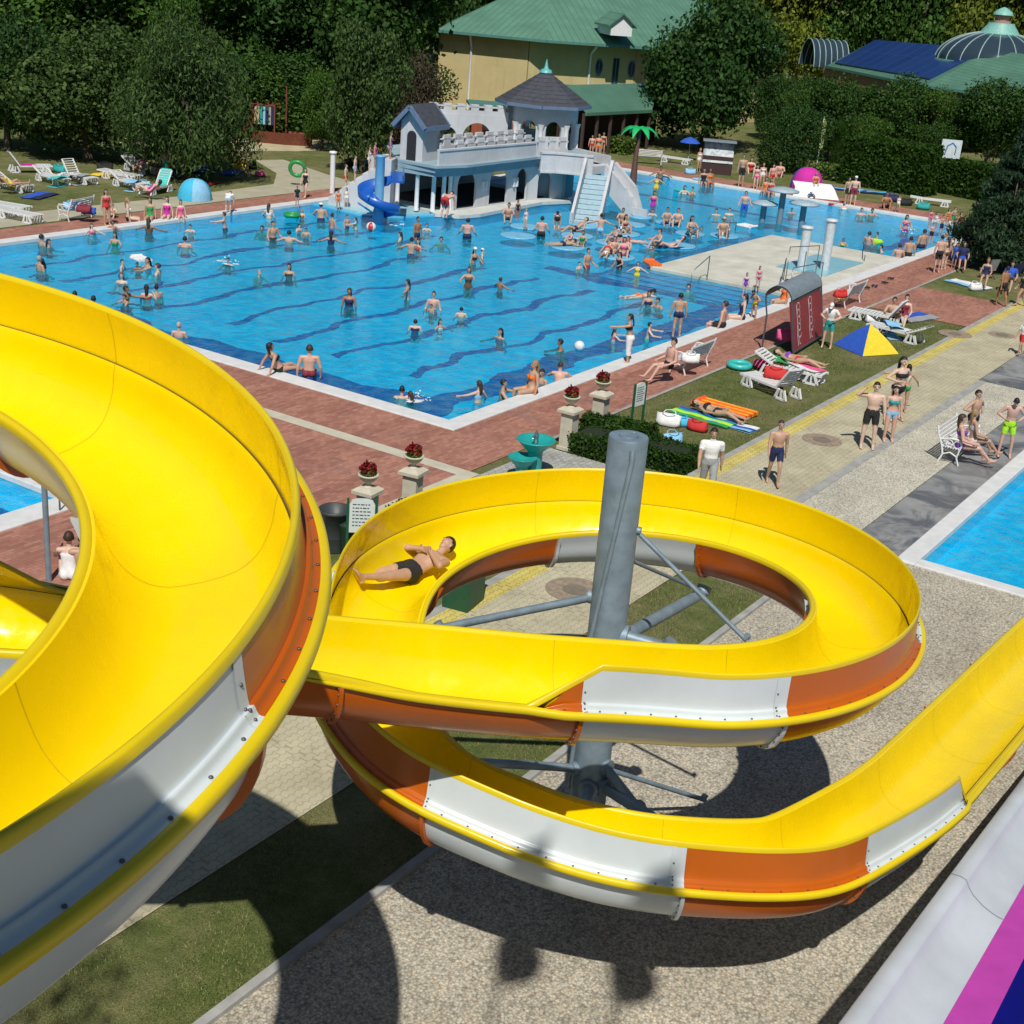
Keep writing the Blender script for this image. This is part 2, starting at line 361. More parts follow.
tag(o, kind='structure')
b = MB(); b.box(28.6, 33.2, 1.3, 3.6, .055, .075); tag(b.build('footbath_basin', plain('footbath_tile', (.25, .5, .58), .3, var=.1)), kind='structure')

# ---- real blades on the near lawns
def blades(name, areas, dens, h):
    rng = np.random.default_rng(9); P = []
    for (x0, x1, y0, y1) in areas: n = int((x1 - x0) * (y1 - y0) * dens); P.append(np.stack([x0 + (x1 - x0) * rng.random(n), y0 + (y1 - y0) * rng.random(n)], 1))
    P = np.concatenate(P); keep = rng.random(len(P)) < .55 + .45 * np.sin(P[:, 0] * 1.7 + np.sin(P[:, 1] * 2.3) * 2); P = P[keep]; n = len(P); a = rng.random(n) * 2 * PI; w = .0035 + .0045 * rng.random(n); L = h * (.5 + .9 * rng.random(n)); ln = rng.random(n) * 2 * PI; lk = L * (.3 + .6 * rng.random(n))
    V = np.zeros((n * 3, 3)); V[0::3, 0] = P[:, 0] - w * np.cos(a); V[0::3, 1] = P[:, 1] - w * np.sin(a); V[1::3, 0] = P[:, 0] + w * np.cos(a); V[1::3, 1] = P[:, 1] + w * np.sin(a); V[2::3, 0] = P[:, 0] + lk * np.cos(ln); V[2::3, 1] = P[:, 1] + lk * np.sin(ln); V[2::3, 2] = L; V[:, 2] -= .02
    me = bpy.data.meshes.new(name); me.from_pydata(V.tolist(), [], np.arange(n * 3).reshape(n, 3).tolist()); t = me.attributes.new('leaf', 'FLOAT', 'FACE'); t.data.foreach_set('value', np.clip(rng.normal(.5, .28, n), 0, 1).astype(np.float32)); me.update()
    x = NT('grass_blade'); x.base(x.ramp(x.n('Attribute', attribute_name='leaf', attribute_type='GEOMETRY').outputs['Fac'], [(0, (.055, .085, .018)), (.5, (.13, .165, .045)), (1, (.30, .28, .13))])); x.set(Roughness=.7, Specular_IOR_Level=.2)
    o = link(name, me, x.m); return tag(o, 'short patchy green and straw coloured lawn grass beside the paths', 'grass', kind='stuff')
blades('lawn_grass', [(-20.5, -3.7, -10.6, -8.77), (2.2, 24.5, -6.0, -2.25)], 1700, .036)
# ================================================================ the yellow body slide
def m_gel(name, c, rough=.16, dirt=.12):
    x = NT(name); p = x.coord(); c = srgb(c)
    n = x.noise(p, .9, 6, .6); n2 = x.noise(p, 14., 4, .7)
    col = x.ramp(n, [(.3, tuple(v * (1 - dirt) for v in c[:3])), (.7, tuple(v * 1.03 for v in c[:3]))])
    f = x.n('MapRange', i_Value=n2, i_1=.62, i_2=.8, i_4=.10).outputs[0]
    x.base(x.mix(f, col, tuple(v * .55 + .03 for v in c[:3])))
    x.l(x.n('MapRange', i_Value=n2, i_3=rough, i_4=rough + .22).outputs[0], x.b.inputs['Roughness'])
    x.set(Specular_IOR_Level=.5, Coat_Weight=.25, Coat_Roughness=.12); x.bump(x.noise(p, 2.2, 3), .08, .03); return x.m
def m_wet(name, c):
    x = NT(name); p = x.pos(); c = srgb(c)
    big = x.noise(p, .7, 5, .6); fine = x.noise(p, 26., 4, .75); mid = x.noise(p, 4.5, 5, .65)
    col = x.ramp(big, [(.3, tuple(v * .9 for v in c[:3])), (.7, tuple(v * 1.03 for v in c[:3]))])
    sc = x.n('MapRange', i_Value=fine, i_1=.66, i_2=.8, i_4=.16).outputs[0]; col = x.mix(sc, col, (.92, .78, .2))
    lm = x.n('MapRange', i_Value=mid, i_1=.6, i_2=.75, i_4=.14).outputs[0]; col = x.mix(lm, col, tuple(v * .62 for v in c[:3]))
    x.base(col); x.l(x.n('MapRange', i_Value=mid, i_1=.35, i_2=.65, i_3=.07, i_4=.4).outputs[0], x.b.inputs['Roughness'])
    x.set(Specular_IOR_Level=.5, Coat_Weight=.3, Coat_Roughness=.06)
    h = x.math('ADD', x.math('MULTIPLY', mid, .6), x.math('MULTIPLY', x.noise(p, 16., 3), .2)); x.bump(h, .16, .02); return x.m
YEL = m_wet('yellow_gelcoat', (.88, .66, .001)); YEL2 = m_gel('yellow_gelcoat_rail', (.76, .57, .002), .3)
ORA = m_gel('orange_gelcoat', (.50, .105, .002), .2); WHI = m_gel('white_gelcoat', (.62, .68, .70), .22)
SEAM = plain('dark_seam_sealant', (.10, .06, .01), .7); BOLT = plain('zinc_bolt', (.14, .14, .14), .5, .6)
STEEL = plain('galvanised_steel', (.235, .315, .375), .5, .35, var=.22, scale=5, bump=.05)
def arc_pts(c, th0, th1, n, rc, zc, be): # helper: list of stations on a spiral, az in degrees
    out = []
    for i in range(n):
        a = th0 + (th1 - th0) * i / (n - 1); out.append((c[0] + rc(a) * math.cos(R(a)), c[1] + rc(a) * math.sin(R(a)), zc(a), be(a)))
    return out
def lin(pts):
    xs_ = [p[0] for p in pts]; ys_ = [p[1] for p in pts]
    if xs_[0] > xs_[-1]: xs_, ys_ = xs_[::-1], ys_[::-1]
    return lambda a: float(np.interp(a, xs_, ys_))
CL = np.array([CAM[0] + 1.28 * (-26.33 - CAM[0]), CAM[1] + 1.28 * (-13.38 - CAM[1])]); CR = np.array([-13.77, -12.46])
# stations: x, y, z, bank (deg, raises the outer side), outer = left(+1) ... right(-1), half width, wall height left, right, lip height left/right
ST = []
def add(pts, side, w, hl, hr, tag_=None):
    for p in pts: ST.append([p[0], p[1], p[2], p[3], side, w, hl(p) if callable(hl) else hl, hr(p) if callable(hr) else hr])
# left spiral, clockwise seen from above; azimuth falls
zL = lin([(240, 11.0), (70, 8.53), (-30, 8.08), (-102, 7.78), (-150, 7.34)])
bL = lin([(240, 12), (70, 15), (-102, 5.5), (-150, 6)])
add(arc_pts(CL, 215, -135, 60, lambda a: 4.11 if a > 40 else 4.11 - .09 * min(1, (40 - a) / 60), zL, bL), 1., .575, .42, 0.)
# hidden return under the first turn
for q in [(-29.6, -13.2, 6.85, 8), (-30.3, -10.3, 6.5, 10), (-28.6, -7.3, 6.15, 10), (-25.8, -6.6, 6.1, 9), (-23.25, -8.05, 5.85, 5)]: ST.append(list(q) + [1., .6, .47, 0.])
ST.append([-21.75, -9.6, 5.66, 6, 1., .64, .48, 0.]); ST.append([-20.98, -10.42, 5.53, 5, .8, .64, .0, 0.])
ST.append([-19.7, -11.42, 5.22, 1, 0., .58, 0., 0.]); ST.append([-18.28, -12.3, 4.78, -1, -.6, .57, 0., 0.]); ST.append([-17.1, -13.45, 4.55, -2, -1., .57, 0., 0.]); ST.append([-16.88, -13.66, 4.52, -2, -1., .57, 0., 0.0])
ST.append([-16.35, -14.16, 4.44, -2, -1., .57, 0., 0.5])
zR = lin([(224, 4.36), (465, 3.63), (490, 3.45), (515, 3.03), (538, 2.66), (560, 2.41), (567, 2.34), (600, 2.17), (612, 2.10)])
rR = lin([(224, 3.0), (465, 3.14), (490, 3.16), (512, 3.42), (530, 3.4), (548, 3.12), (567, 3.02), (590, 3.12), (612, 3.4)])
bR = lin([(224, -3), (465, 12), (500, 12), (567, 6), (612, 3)])
add(arc_pts(CR, 224, 612, 60, rR, zR, bR), -1., .57, 0., .52)
for q in [(-13.0, -16.06, 1.95, 2, .5), (-12.2, -16.13, 1.86, 1, .5), (-11.75, -16.14, 1.8, 0, .48), (-11.2, -16.14, 1.74, 0, 0.), (-9.5, -16.14, 1.55, 0, 0.), (-6, -16.14, 1.2, 0, 0.), (-2, -16.14, .8, 0, 0.), (0.8, -16.14, .55, 0, 0.)]:
    ST.append([q[0], q[1], q[2], q[3], -1., .57, 0., q[4]])
ST = np.array(ST, float)
# resample: centripetal-ish catmull on cumulative length
def resample(P, step):
    d = np.r_[0, np.cumsum(np.linalg.norm(np.diff(P[:, :2], axis=0), axis=1))]
    m = np.zeros_like(P)                                   # finite-difference tangents
    for i in range(len(P)):
        a, b_ = max(i - 1, 0), min(i + 1, len(P) - 1); m[i] = (P[b_] - P[a]) / (d[b_] - d[a])
    s = np.arange(0, d[-1], step); out = []
    for t in s:
        i = min(np.searchsorted(d, t, 'right') - 1, len(P) - 2); h = d[i + 1] - d[i]; u = (t - d[i]) / h
        v = (2 * u**3 - 3 * u**2 + 1) * P[i] + (u**3 - 2 * u**2 + u) * h * m[i] + (-2 * u**3 + 3 * u**2) * P[i + 1] + (u**3 - u**2) * h * m[i + 1]
        v[4:] = (1 - u) * P[i][4:] + u * P[i + 1][4:]; out.append(v)
    return s, np.array(out)
S_, PTH = resample(ST, .09)
for _ in range(14):                                        # soften joins between arcs and straights
    PTH[1:-1, :4] = .25 * PTH[:-2, :4] + .5 * PTH[1:-1, :4] + .25 * PTH[2:, :4]
for _ in range(3): PTH[1:-1, 4:] = .25 * PTH[:-2, 4:] + .5 * PTH[1:-1, 4:] + .25 * PTH[2:, 4:]
RAMP = {}
T_ = np.gradient(PTH[:, :2], axis=0); T_ /= np.linalg.norm(T_, axis=1)[:, None]
NL = np.stack([-T_[:, 1], T_[:, 0]], 1)                    # left of travel
def fine(P, n=3):
    out = []
    for i in range(len(P) - 1):
        a, b_, c, d = P[max(i - 1, 0)], P[i], P[i + 1], P[min(i + 2, len(P) - 1)]
        for k in range(n):
            t = k / n; out.append(tuple(.5 * (2 * b_[q] + (c[q] - a[q]) * t + (2 * a[q] - 5 * b_[q] + 4 * c[q] - d[q]) * t * t + (3 * b_[q] - a[q] - 3 * c[q] + d[q]) * t ** 3) for q in (0, 1)))
    return out + [P[-1]]
def side_profile(w, H, o, lw=1.):
    """cross-section of one side, u outward from the axis; o = 1 outer (flanged), 0 inner (plain lip)"""
    top = .15 * (1 - o)
    tub = [(0, -.5), (w * .38, -.48), (w * .66, -.39), (w * .86, -.22), (w * .96, -.05 + top * .3), (w, top)]
    g = .014 * o
    seam = [(w, top), (w + g, top)]
    wall = [(w + g, top), (w + .03, top + .33 * H), (w + .035, top + .66 * H), (w + .02, top + H)]
    lip = [(w + .02, top + H), (w + .035, top + H + .028), (w + .02 + .05 * lw, top + H + .03), (w + .02 + .07 * lw, top + H + .008), (w + .02 + .068 * lw, top + H - .04)]
    q = min(1, H / .25)
    def L(a, b): return tuple(a[k] * (1 - q) + b[k] * q for k in (0, 1))
    e = (w + .088, top - .04)
    panel = [L(e, (w + .045 + .015 * lw, top + H - .04)), L(e, (w + .055, top + .55 * H)), L(e, (w + .062, top + .24 * H)), L(e, (w + .085, top + .1)), L(e, (w + .105, top + .05)), L(e, (w + .145, top + .04))]
    def K(a, b): return tuple(a[k] * (1 - o) + b[k] * o for k in (0, 1))
    bw = w + .09 + .05 * q
    band = [K(e, (bw, .042)), K(e, (bw + .038, .044)), K(e, (bw + .055, .022)), K(e, (bw + .055, -.024)), K(e, (bw + .034, -.046)), K(e, (bw - .05, -.05))]
    hull = [band[-1], (w + .055 + .02 * o, -.1 + top * .4), (w + .03, -.24), (w - .08, -.42), (w * .55, -.53), (0, -.565)]
    return dict(tub=fine(tub), seam=seam, wall=wall, lip=lip, panel=fine(panel), band=band, hull=fine(hull))
def station(i):
    x, y, z, be, sd, w, hl, hr = PTH[i]; n = Vector((NL[i][0], NL[i][1], 0)); up = Vector((0, 0, 1)); b = R(be) * sd
    lat = n * math.cos(b) + up * math.sin(b); vv = up * math.cos(b) - n * math.sin(b); c = Vector((x, y, z))
    ol = min(1, max(0, sd * 1.6)); orr = min(1, max(0, -sd * 1.6))
    if abs(sd) < .99 and hl == 0 and hr == 0: pass
    L = side_profile(w, hl, ol, 1. - .3 * min(1, hl / .3)); Rr = side_profile(w, hr, orr, 1. - .55 * min(1, hr / .3))
    return {('L', k): [c + lat * u + vv * h for u, h in v] for k, v in L.items()} | {('R', k): [c - lat * u + vv * h for u, h in v] for k, v in Rr.items()}
STN = [station(i) for i in range(len(PTH))]
def _near0(px, py, key, which, a, b_):
    return min(range(a, b_), key=lambda i: (lambda q: (q[0] - px) ** 2 + (q[1] - py) ** 2)(pix(STN[i][key][which])))
_s0 = next(i for i in range(len(PTH)) if PTH[i][4] < -.95)
_a, _b = _near0(530, 714, ('R', 'band'), 2, _s0 - 10, _s0 + 60), _near0(597, 724, ('R', 'band'), 2, _s0, _s0 + 80)
_e = _near0(968, 800, ('R', 'band'), 2, _s0 + 200, len(PTH))
for i in range(_s0 - 30, len(PTH)):
    if i < _a: PTH[i][7] = 0
    elif i < _s0 + 90: PTH[i][7] = .52 * min(1, (i - _a) / (_b - _a))
    elif i > _e - 6: PTH[i][7] = PTH[_e - 8][7] * max(0, min(1, (_e + 1 - i) / 5))
STN = [station(i) for i in range(len(PTH))]
def strip(b, key, i0, i1, mi=0, flip=False, cols=None):
    rows = [STN[i][key] for i in range(i0, i1 + 1)]; n = len(rows[0])
    base = len(b.v); b.v += [tuple(p) for r in rows for p in r]
    for i in range(len(rows) - 1):
        for j in range(n - 1):
            a, c, d, e = base + i * n + j, base + i * n + j + 1, base + (i + 1) * n + j + 1, base + (i + 1) * n + j
            pa, pc, pd, pe = Vector(b.v[a]), Vector(b.v[c]), Vector(b.v[d]), Vector(b.v[e])
            if (pc - pa).length < 7e-4 and (pd - pe).length < 7e-4: continue
            b.f.append([a, e, d, c] if flip else [a, c, d, e]); b.mi.append(mi); b.sm.append(True)
def nearest(px, py, key, which, rng=None):
    best = (1e18, 0)
    for i in range(*(rng or (0, len(STN)))):
        p = STN[i][key][which]
        if (Vector(p) - Vector(CAM.tolist())).length < .5: continue
        v = _K @ (np.array(p) - CAM)
        if v[2] < .3: continue
        q = (FPX * v[0] / v[2] + 512, FPX * v[1] / v[2] + 512); d = (q[0] - px) ** 2 + (q[1] - py) ** 2
        if d < best[0]: best = (d, i)
    return best[1]
N_ = len(STN)
JOINT = plain('joint_sealant', (.55, .39, .003), .6)
slide = empty('water_slide', (CR[0], CR[1], 0), 0, 'long yellow open body slide spiralling down with white and orange outer panels', 'water slide')
def part(b, name, mats, root=None, shade=True):
    o = b.build(name, mats); root = root or slide
    o.parent = root; o.matrix_parent_inverse = root_inv(root); return o
def root_inv(r):
    return (Matrix.Translation(r.location) @ Matrix.Rotation(r.rotation_euler[2], 4, 'Z')).inverted()
# interior: tub and raised walls, cut into moulded lengths
iS = next(i for i in range(N_) if PTH[i][4] < -.95)
J = sorted(set([nearest(583, 723, ('R', 'band'), 2, (iS, iS + 110)), nearest(795, 715, ('R', 'band'), 2, (iS, iS + 130)), nearest(925, 645, ('R', 'band'), 2, (iS, iS + 150)),
     nearest(803, 600, ('L', 'lip'), 3, (iS, iS + 230)), nearest(700, 543, ('L', 'lip'), 3, (iS, iS + 230)), nearest(560, 537, ('L', 'lip'), 3, (iS, iS + 230)),
     nearest(441, 584, ('L', 'lip'), 3, (iS, iS + 230)), nearest(441, 584, ('L', 'lip'), 3, (iS, iS + 230)) + 23, nearest(413, 819, ('R', 'band'), 2, (iS + 190, N_)), nearest(686, 895, ('R', 'band'), 2, (iS + 190, N_)),
     nearest(868, 870, ('R', 'band'), 2, (iS + 190, N_)), nearest(968, 800, ('R', 'band'), 2, (iS + 190, N_))]))
jl = nearest(245, 648, ('L', 'lip'), 2, (150, 300))
JL = [jl - 26 * k for k in range(8, 0, -1) if jl - 26 * k > 4] + [jl] + [jl + 27 * k for k in range(1, 30) if jl + 27 * k < J[0] - 12]
JJ = [0] + [j for j in JL if j > 6] + J + [j for j in range(J[-1] + 27, N_ - 8, 27)] + [N_ - 1]
colr = []
for k in range(len(JJ) - 1):
    a = JJ[k]
    if a in J: colr.append([WHI, ORA][J.index(a) % 2])
    elif a >= J[-1]: colr.append([ORA, WHI][(k) % 2])
    else: colr.append(None)
ij = JJ.index(jl)
for k in range(len(colr)):
    if colr[k] is None: colr[k] = WHI if (k - ij) % 2 == 0 else ORA
colr[JJ.index(J[0]) - 1] = ORA
for k in range(len(JJ) - 1):
    a, c = JJ[k], JJ[k + 1]
    # moulded inner length
    b = MB()
    for sd, fl in (('L', True), ('R', False)):
        strip(b, (sd, 'tub'), a, c, 0, fl); strip(b, (sd, 'seam'), a, c, 1, fl); strip(b, (sd, 'wall'), a, c, 0, fl); strip(b, (sd, 'lip'), a, c, 2, fl)
    if c < N_ - 2:
        for sd in ('L', 'R'):
            for key in ('tub', 'wall'):
                P, Q = STN[c][(sd, key)], STN[c + 1][(sd, key)]; cc = STN[c][(sd, 'tub')][0] + Vector((0, 0, .6))
                A_ = [p + (cc - p).normalized() * .0025 for p in P]; B_ = [p + (q - p).normalized() * .006 for p, q in zip(A_, Q)]
                for j in range(len(P) - 1):
                    if (P[j + 1] - P[j]).length > .004: b.add([A_[j], A_[j + 1], B_[j + 1], B_[j]], [(0, 1, 2, 3)], 3)
    part(b, 'channel_length', [YEL, SEAM, YEL2, JOINT])
    b = MB()
    for sd, fl in (('L', True), ('R', False)): strip(b, (sd, 'hull'), a, c, 0, fl)
    for j_ in range(len(b.f)):
        if j_ % 15 >= 12 and len(b.f) == 30 * (c - a): b.mi[j_] = 2
    # bolted joint collar standing proud of the hull at the downstream end
    for sd in ('L', 'R'):
        for e, m in ((c, 0),):
            i = min(e, N_ - 2); P = STN[i][(sd, 'hull')]; Q = STN[i + 1][(sd, 'hull')]; cc = STN[i][(sd, 'tub')][0]; off = []
            fw = (Q[5] - P[5]).normalized() * .022
            for p in P: off.append(p + (p - (cc + Vector((0, 0, .32)))).normalized() * .055)
            for j in range(len(P) - 1):
                b.add([P[j] - fw, P[j + 1] - fw, off[j + 1] - fw, off[j] - fw, P[j] + fw, P[j + 1] + fw, off[j + 1] + fw, off[j] + fw], [(0, 1, 2, 3), (7, 6, 5, 4), (3, 2, 6, 7)], 0)
                for t in ((.5,) if j % 2 else ()):
                    q = off[j].lerp(off[j + 1], t).lerp(P[j].lerp(P[j + 1], t), .45); b.ball(q - fw * 1.1, .013, 6, 4, 1)
    part(b, 'hull_length', [colr[k], BOLT, YEL2])
    for sd, fl in (('L', True), ('R', False)):
        b = MB(); strip(b, (sd, 'band'), a, c, 0, fl)
        if b.f: part(b, 'flange_rail', [YEL2])
        b = MB(); strip(b, (sd, 'panel'), a, c, 0, fl)
        if not b.f: continue
        # raised bolted strip at panel end
        hh = [i for i in range(a, c) if PTH[i][6 if sd == 'L' else 7] > .1]
        if hh:
          if colr[k] == WHI:
            for e in (hh[0], hh[-1]):
                i = min(e, N_ - 2); P = [p.copy() for p in STN[i][(sd, 'panel')]]; Q = STN[i + 1][(sd, 'panel')]; n = (NL[i] if sd == 'L' else -NL[i]); n = Vector((n[0], n[1], .25)) * .007
                fw = (Q[2] - P[2]).normalized() * (.1 if sd == 'L' else .055) * (1 if e == hh[0] else -1)
                for j in range(len(P) - 1): b.add([P[j] + n, P[j + 1] + n, P[j + 1] + n + fw, P[j] + n + fw], [(0, 1, 2, 3)], 0)
                for j in (3, 6, 9, 12): b.ball(P[j] + n * 1.2 + fw * .5, .012, 6, 4, 1)
          for i in hh[2::3]:
                p = STN[i][(sd, 'panel')][12].lerp(STN[i][(sd, 'panel')][15], .45); b.ball(p + Vector((0, 0, .004)), .0125, 7, 4, 1, (1, 1, .6))
        part(b, 'outer_panel', [colr[k], BOLT])
# ---------------------------------------------------------------- steel support in the middle of the lower spiral
pc = at(628, 430, 6.85); zc_ = None
PX, PY = CR[0] - .06, CR[1] + .10
ptop = z_for((PX, PY), 436)
def post_at(x, y, zt, label, arms, r=.248, rods=True):
    root = empty('support_post', (x, y, 0), 0, label, 'slide support')
    b = MB(); n = 20
    b.lathe([(r, 0), (r, zt - .02), (r * .97, zt)], n, (0, 0, 0))
    b.lathe([(r * .5, zt + .002), (r * .48, zt + .02)], 12, (0, 0, 0)); b.ball((r * .5, 0, zt), .03, 6, 4)
    b.lathe([(r + .2, .0), (r + .2, .05), (r + .02, .07), (r, .3)], n); o = b.build('post', STEEL, root)
    for (ang, z0, reach, z1, rr) in arms:
        d = Vector((math.cos(R(ang)), math.sin(R(ang)), 0)); b = MB()
        b.tube([d * (r - .02) + Vector((0, 0, z0)), d * (r + .35) + Vector((0, 0, z0 + (z1 - z0) * .15)), d * reach + Vector((0, 0, z1))], rr, 10)
        b.tube([d * (r - .02) + Vector((0, 0, z0)), d * (r + .06) + Vector((0, 0, z0))], rr * 1.7, 12)
        b.tube([d * reach + Vector((0, 0, z1)), d * reach + Vector((0, 0, z1 + .12))], rr * 1.2, 8)
        b.build('arm', STEEL, root)
    return root, r
tub_z = lambda a: zR(a) - .6
arms = [(205, 1.3, 2.75, 1.5, .08), (255, 1.3, 2.85, 1.35, .08), (150, 1.5, 2.9, 2.2, .06)]
sp, pr = post_at(PX, PY, ptop, 'thick galvanised steel post standing inside the lower yellow spiral', arms)
def brace(py0, e_px, e_z, rr, nm, side=0.):
    z0 = z_for((PX, PY), py0); e = at(e_px[0], e_px[1], e_z); a = Vector((PX, PY, z0)); d = (e - a); h = Vector((d.x, d.y, 0)).normalized(); st_ = a + h * (pr - .03)
    b = MB(); b.tube([st_, e], rr, 10); b.tube([st_ - h * .02, st_ + h * .07], rr * 1.7, 12); b.tube([e - d.normalized() * .06, e + Vector((0, 0, .1))], rr * 1.35, 8)
    o = b.build(nm, STEEL); o.parent = sp; o.matrix_parent_inverse = root_inv(sp)
brace(600, (436, 629), 3.05, .055, 'arm'); brace(648, (704, 592), 3.05, .085, 'arm'); brace(632, (672, 650), 3.45, .085, 'arm'); brace(655, (560, 690), 3.4, .085, 'arm')
brace(527, (748, 642), 3.75, .03, 'tie_rod'); brace(562, (704, 592), 3.05, .028, 'tie_rod'); brace(772, (705, 800), .25, .035, 'tie_rod'); brace(760, (640, 812), 1.2, .07, 'arm')
# tension pipe running down the near face of the post
b = MB(); tdir = Vector((math.cos(R(222)), math.sin(R(222)), 0)); b.tube([Vector((PX, PY, ptop - .1)) + tdir * (pr + .02), Vector((PX, PY, ptop - .22)) + tdir * (pr + .05), Vector((PX, PY, 3.4)) + Vector((math.cos(R(165)), math.sin(R(165)), 0)) * (pr + .06), Vector((PX, PY, 1.2)) + Vector((math.cos(R(140)), math.sin(R(140)), 0)) * (pr + .06)], .034, 8)
o = b.build('tie_rod', STEEL); o.parent = sp; o.matrix_parent_inverse = root_inv(sp)
lp, _ = post_at(CL[0], CL[1], 8.0, 'galvanised steel post inside the upper yellow spiral', [(az_, 6.9, 3.9, zL(az_) - .95, .075) for az_ in (-100, 200)])
# ---------------------------------------------------------------- striped wave slide at the right
def wave_slide():
    root = empty('wave_slide', (-12, -18, 0), 0, 'wide straight slide with white edge and pink and blue lane stripes', 'water slide')
    A0, A1 = Vector((-19.6, -17.12, 3.85)), Vector((-8.2, -17.02, 1.0))
    e = [at(837, 1024, 3.35), at(1024, 775, 1.3)]
    d = (e[1] - e[0]); ex = d / (e[1].x - e[0].x)
    P = lambda x, off, h: e[0] + ex * (x - e[0].x) + Vector((0, -off, h))
    W1 = m_gel('white_wave_gelcoat', (.64, .68, .72), .3, .18); PK = plain('pink_lane_paint', (.52, .06, .40), .55, var=.1, scale=3, spec=.2); DB = plain('dark_blue_lane_paint', (.003, .004, .17), .6, spec=.12); LB = plain('light_blue_lane_paint', (.01, .20, .62), .55, spec=.2)
    prof = [(0.12, -.42), (0, -.02), (.02, .02), (.12, .03), (.19, .015), (.205, -.01), (.23, -.06), (.3, -.14), (.42, -.22), (.55, -.27), (.62, -.285), (.66, -.285)]
    xsn = np.linspace(-24, -3.2, 40)
    def lanes(b, pr, mi=0):
        b.loft([[P(x, o, h) for o, h in pr] for x in xsn], False, False, mi)
    b = MB(); lanes(b, prof); b.loft([[P(x, o, h) for o, h in [(3.0, -.29), (3.15, -.02), (3.2, -.4), (3.2, -.45), (.12, -.42)]] for x in xsn], False, False, 0); part(b, 'bed', [W1], root)
    o0 = .66
    for k, (wd, m, nm) in enumerate([(.36, PK, 'pink_stripe'), (.3, DB, 'dark_blue_stripe'), (.42, LB, 'light_blue_stripe'), (.3, DB, 'dark_blue_stripe'), (.36, PK, 'pink_stripe'), (.6, W1, 'white_stripe')]):
        b = MB(); lanes(b, [(o0, -.285), (o0 + wd, -.285)]); part(b, nm, [m], root); o0 += wd
    for x in (-22, -18, -14, -10, -6):
        for off in (.3, 2.8):
            b = MB(); q = P(x, off, -.42); b.tube([(q.x, q.y, 0), q], .07, 8); part(b, 'support_leg', [STEEL], root)
    for x in (-20.6, -14.4, -8.2):
        b = MB(); b.loft([[P(x + dx, o, h + .004) for o, h in prof] for dx in (-.008, .008)], False, False, 0); part(b, 'joint', [plain('grey_joint', (.2, .21, .22), .7)], root)
wave_slide()
# ================================================================ trees, hedges
def m_leaf(name, c, hue=.25, rough=.55):
    x = NT(name); oi = x.n('ObjectInfo').outputs['Random']; at_ = x.n('Attribute', attribute_name='leaf', attribute_type='GEOMETRY').outputs['Fac']
    lo = tuple(v * .5 for v in c); hi = (c[0] * 1.75, c[1] * 1.5, c[2] * 1.25)
    col = x.ramp(at_, [(0, lo), (.5, c), (1, hi)])
    col = x.mix(.6, col, x.ramp(oi, [(0, (.8, .85, .9)), (1, (1.18, 1.1, .9))]), 'MULTIPLY')
    x.base(col); x.set(Roughness=rough, Specular_IOR_Level=.15)
    tl = x.n('BsdfTranslucent'); x.l(col, tl.inputs[0]); mx = x.n('MixShader'); mx.inputs[0].default_value = .3
    out = x.t.nodes['Material Output']; x.l(x.b.outputs[0], mx.inputs[1]); x.l(tl.outputs[0], mx.inputs[2]); x.l(mx.outputs[0], out.inputs[0]); return x.m
BARK = plain('bark', (.11, .085, .06), .9, var=.4, scale=4, bump=.4); BIRCH = plain('pale_bark', (.42, .40, .36), .8, var=.4, scale=3)
LF = dict(dark=m_leaf('leaf_dark', (.040, .098, .022)), mid=m_leaf('leaf_mid', (.060, .135, .026)), lime=m_leaf('leaf_lime', (.15, .20, .028)), grey=m_leaf('leaf_greygreen', (.068, .125, .036)),
          plum=m_leaf('leaf_plum', (.075, .066, .044)), blue=m_leaf('leaf_needle', (.030, .068, .038)), hedge=m_leaf('leaf_hedge', (.028, .075, .010)), grass=m_leaf('leaf_grassy', (.09, .16, .03)))
def leaf_mesh(name, pts, nrm, sizes, rng, droop=0., asp=1.5):
    n = len(pts); V = np.zeros((n * 4, 3)); 
    rv = rng.normal(size=(n, 3)); nr = nrm * .9 + rv * .75; nr /= np.linalg.norm(nr, axis=1)[:, None] + 1e-9
    t = rng.normal(size=(n, 3)); t[:, 2] -= droop; t -= nr * (t * nr).sum(1)[:, None]; t /= np.linalg.norm(t, axis=1)[:, None] + 1e-9
    u = np.cross(nr, t); s = sizes[:, None]
    V[0::4] = pts - t * s * asp * .5; V[1::4] = pts + u * s * .45 - t * s * .1; V[2::4] = pts + t * s * asp * .5; V[3::4] = pts - u * s * .45 - t * s * .05
    me = bpy.data.meshes.new(name); F = np.arange(n * 4).reshape(n, 4)
    me.from_pydata(V.tolist(), [], F.tolist())
    a = me.attributes.new('leaf', 'FLOAT', 'FACE'); a.data.foreach_set('value', np.clip(rng.normal(.45, .25, n), 0, 1).astype(np.float32)); me.update(); return me
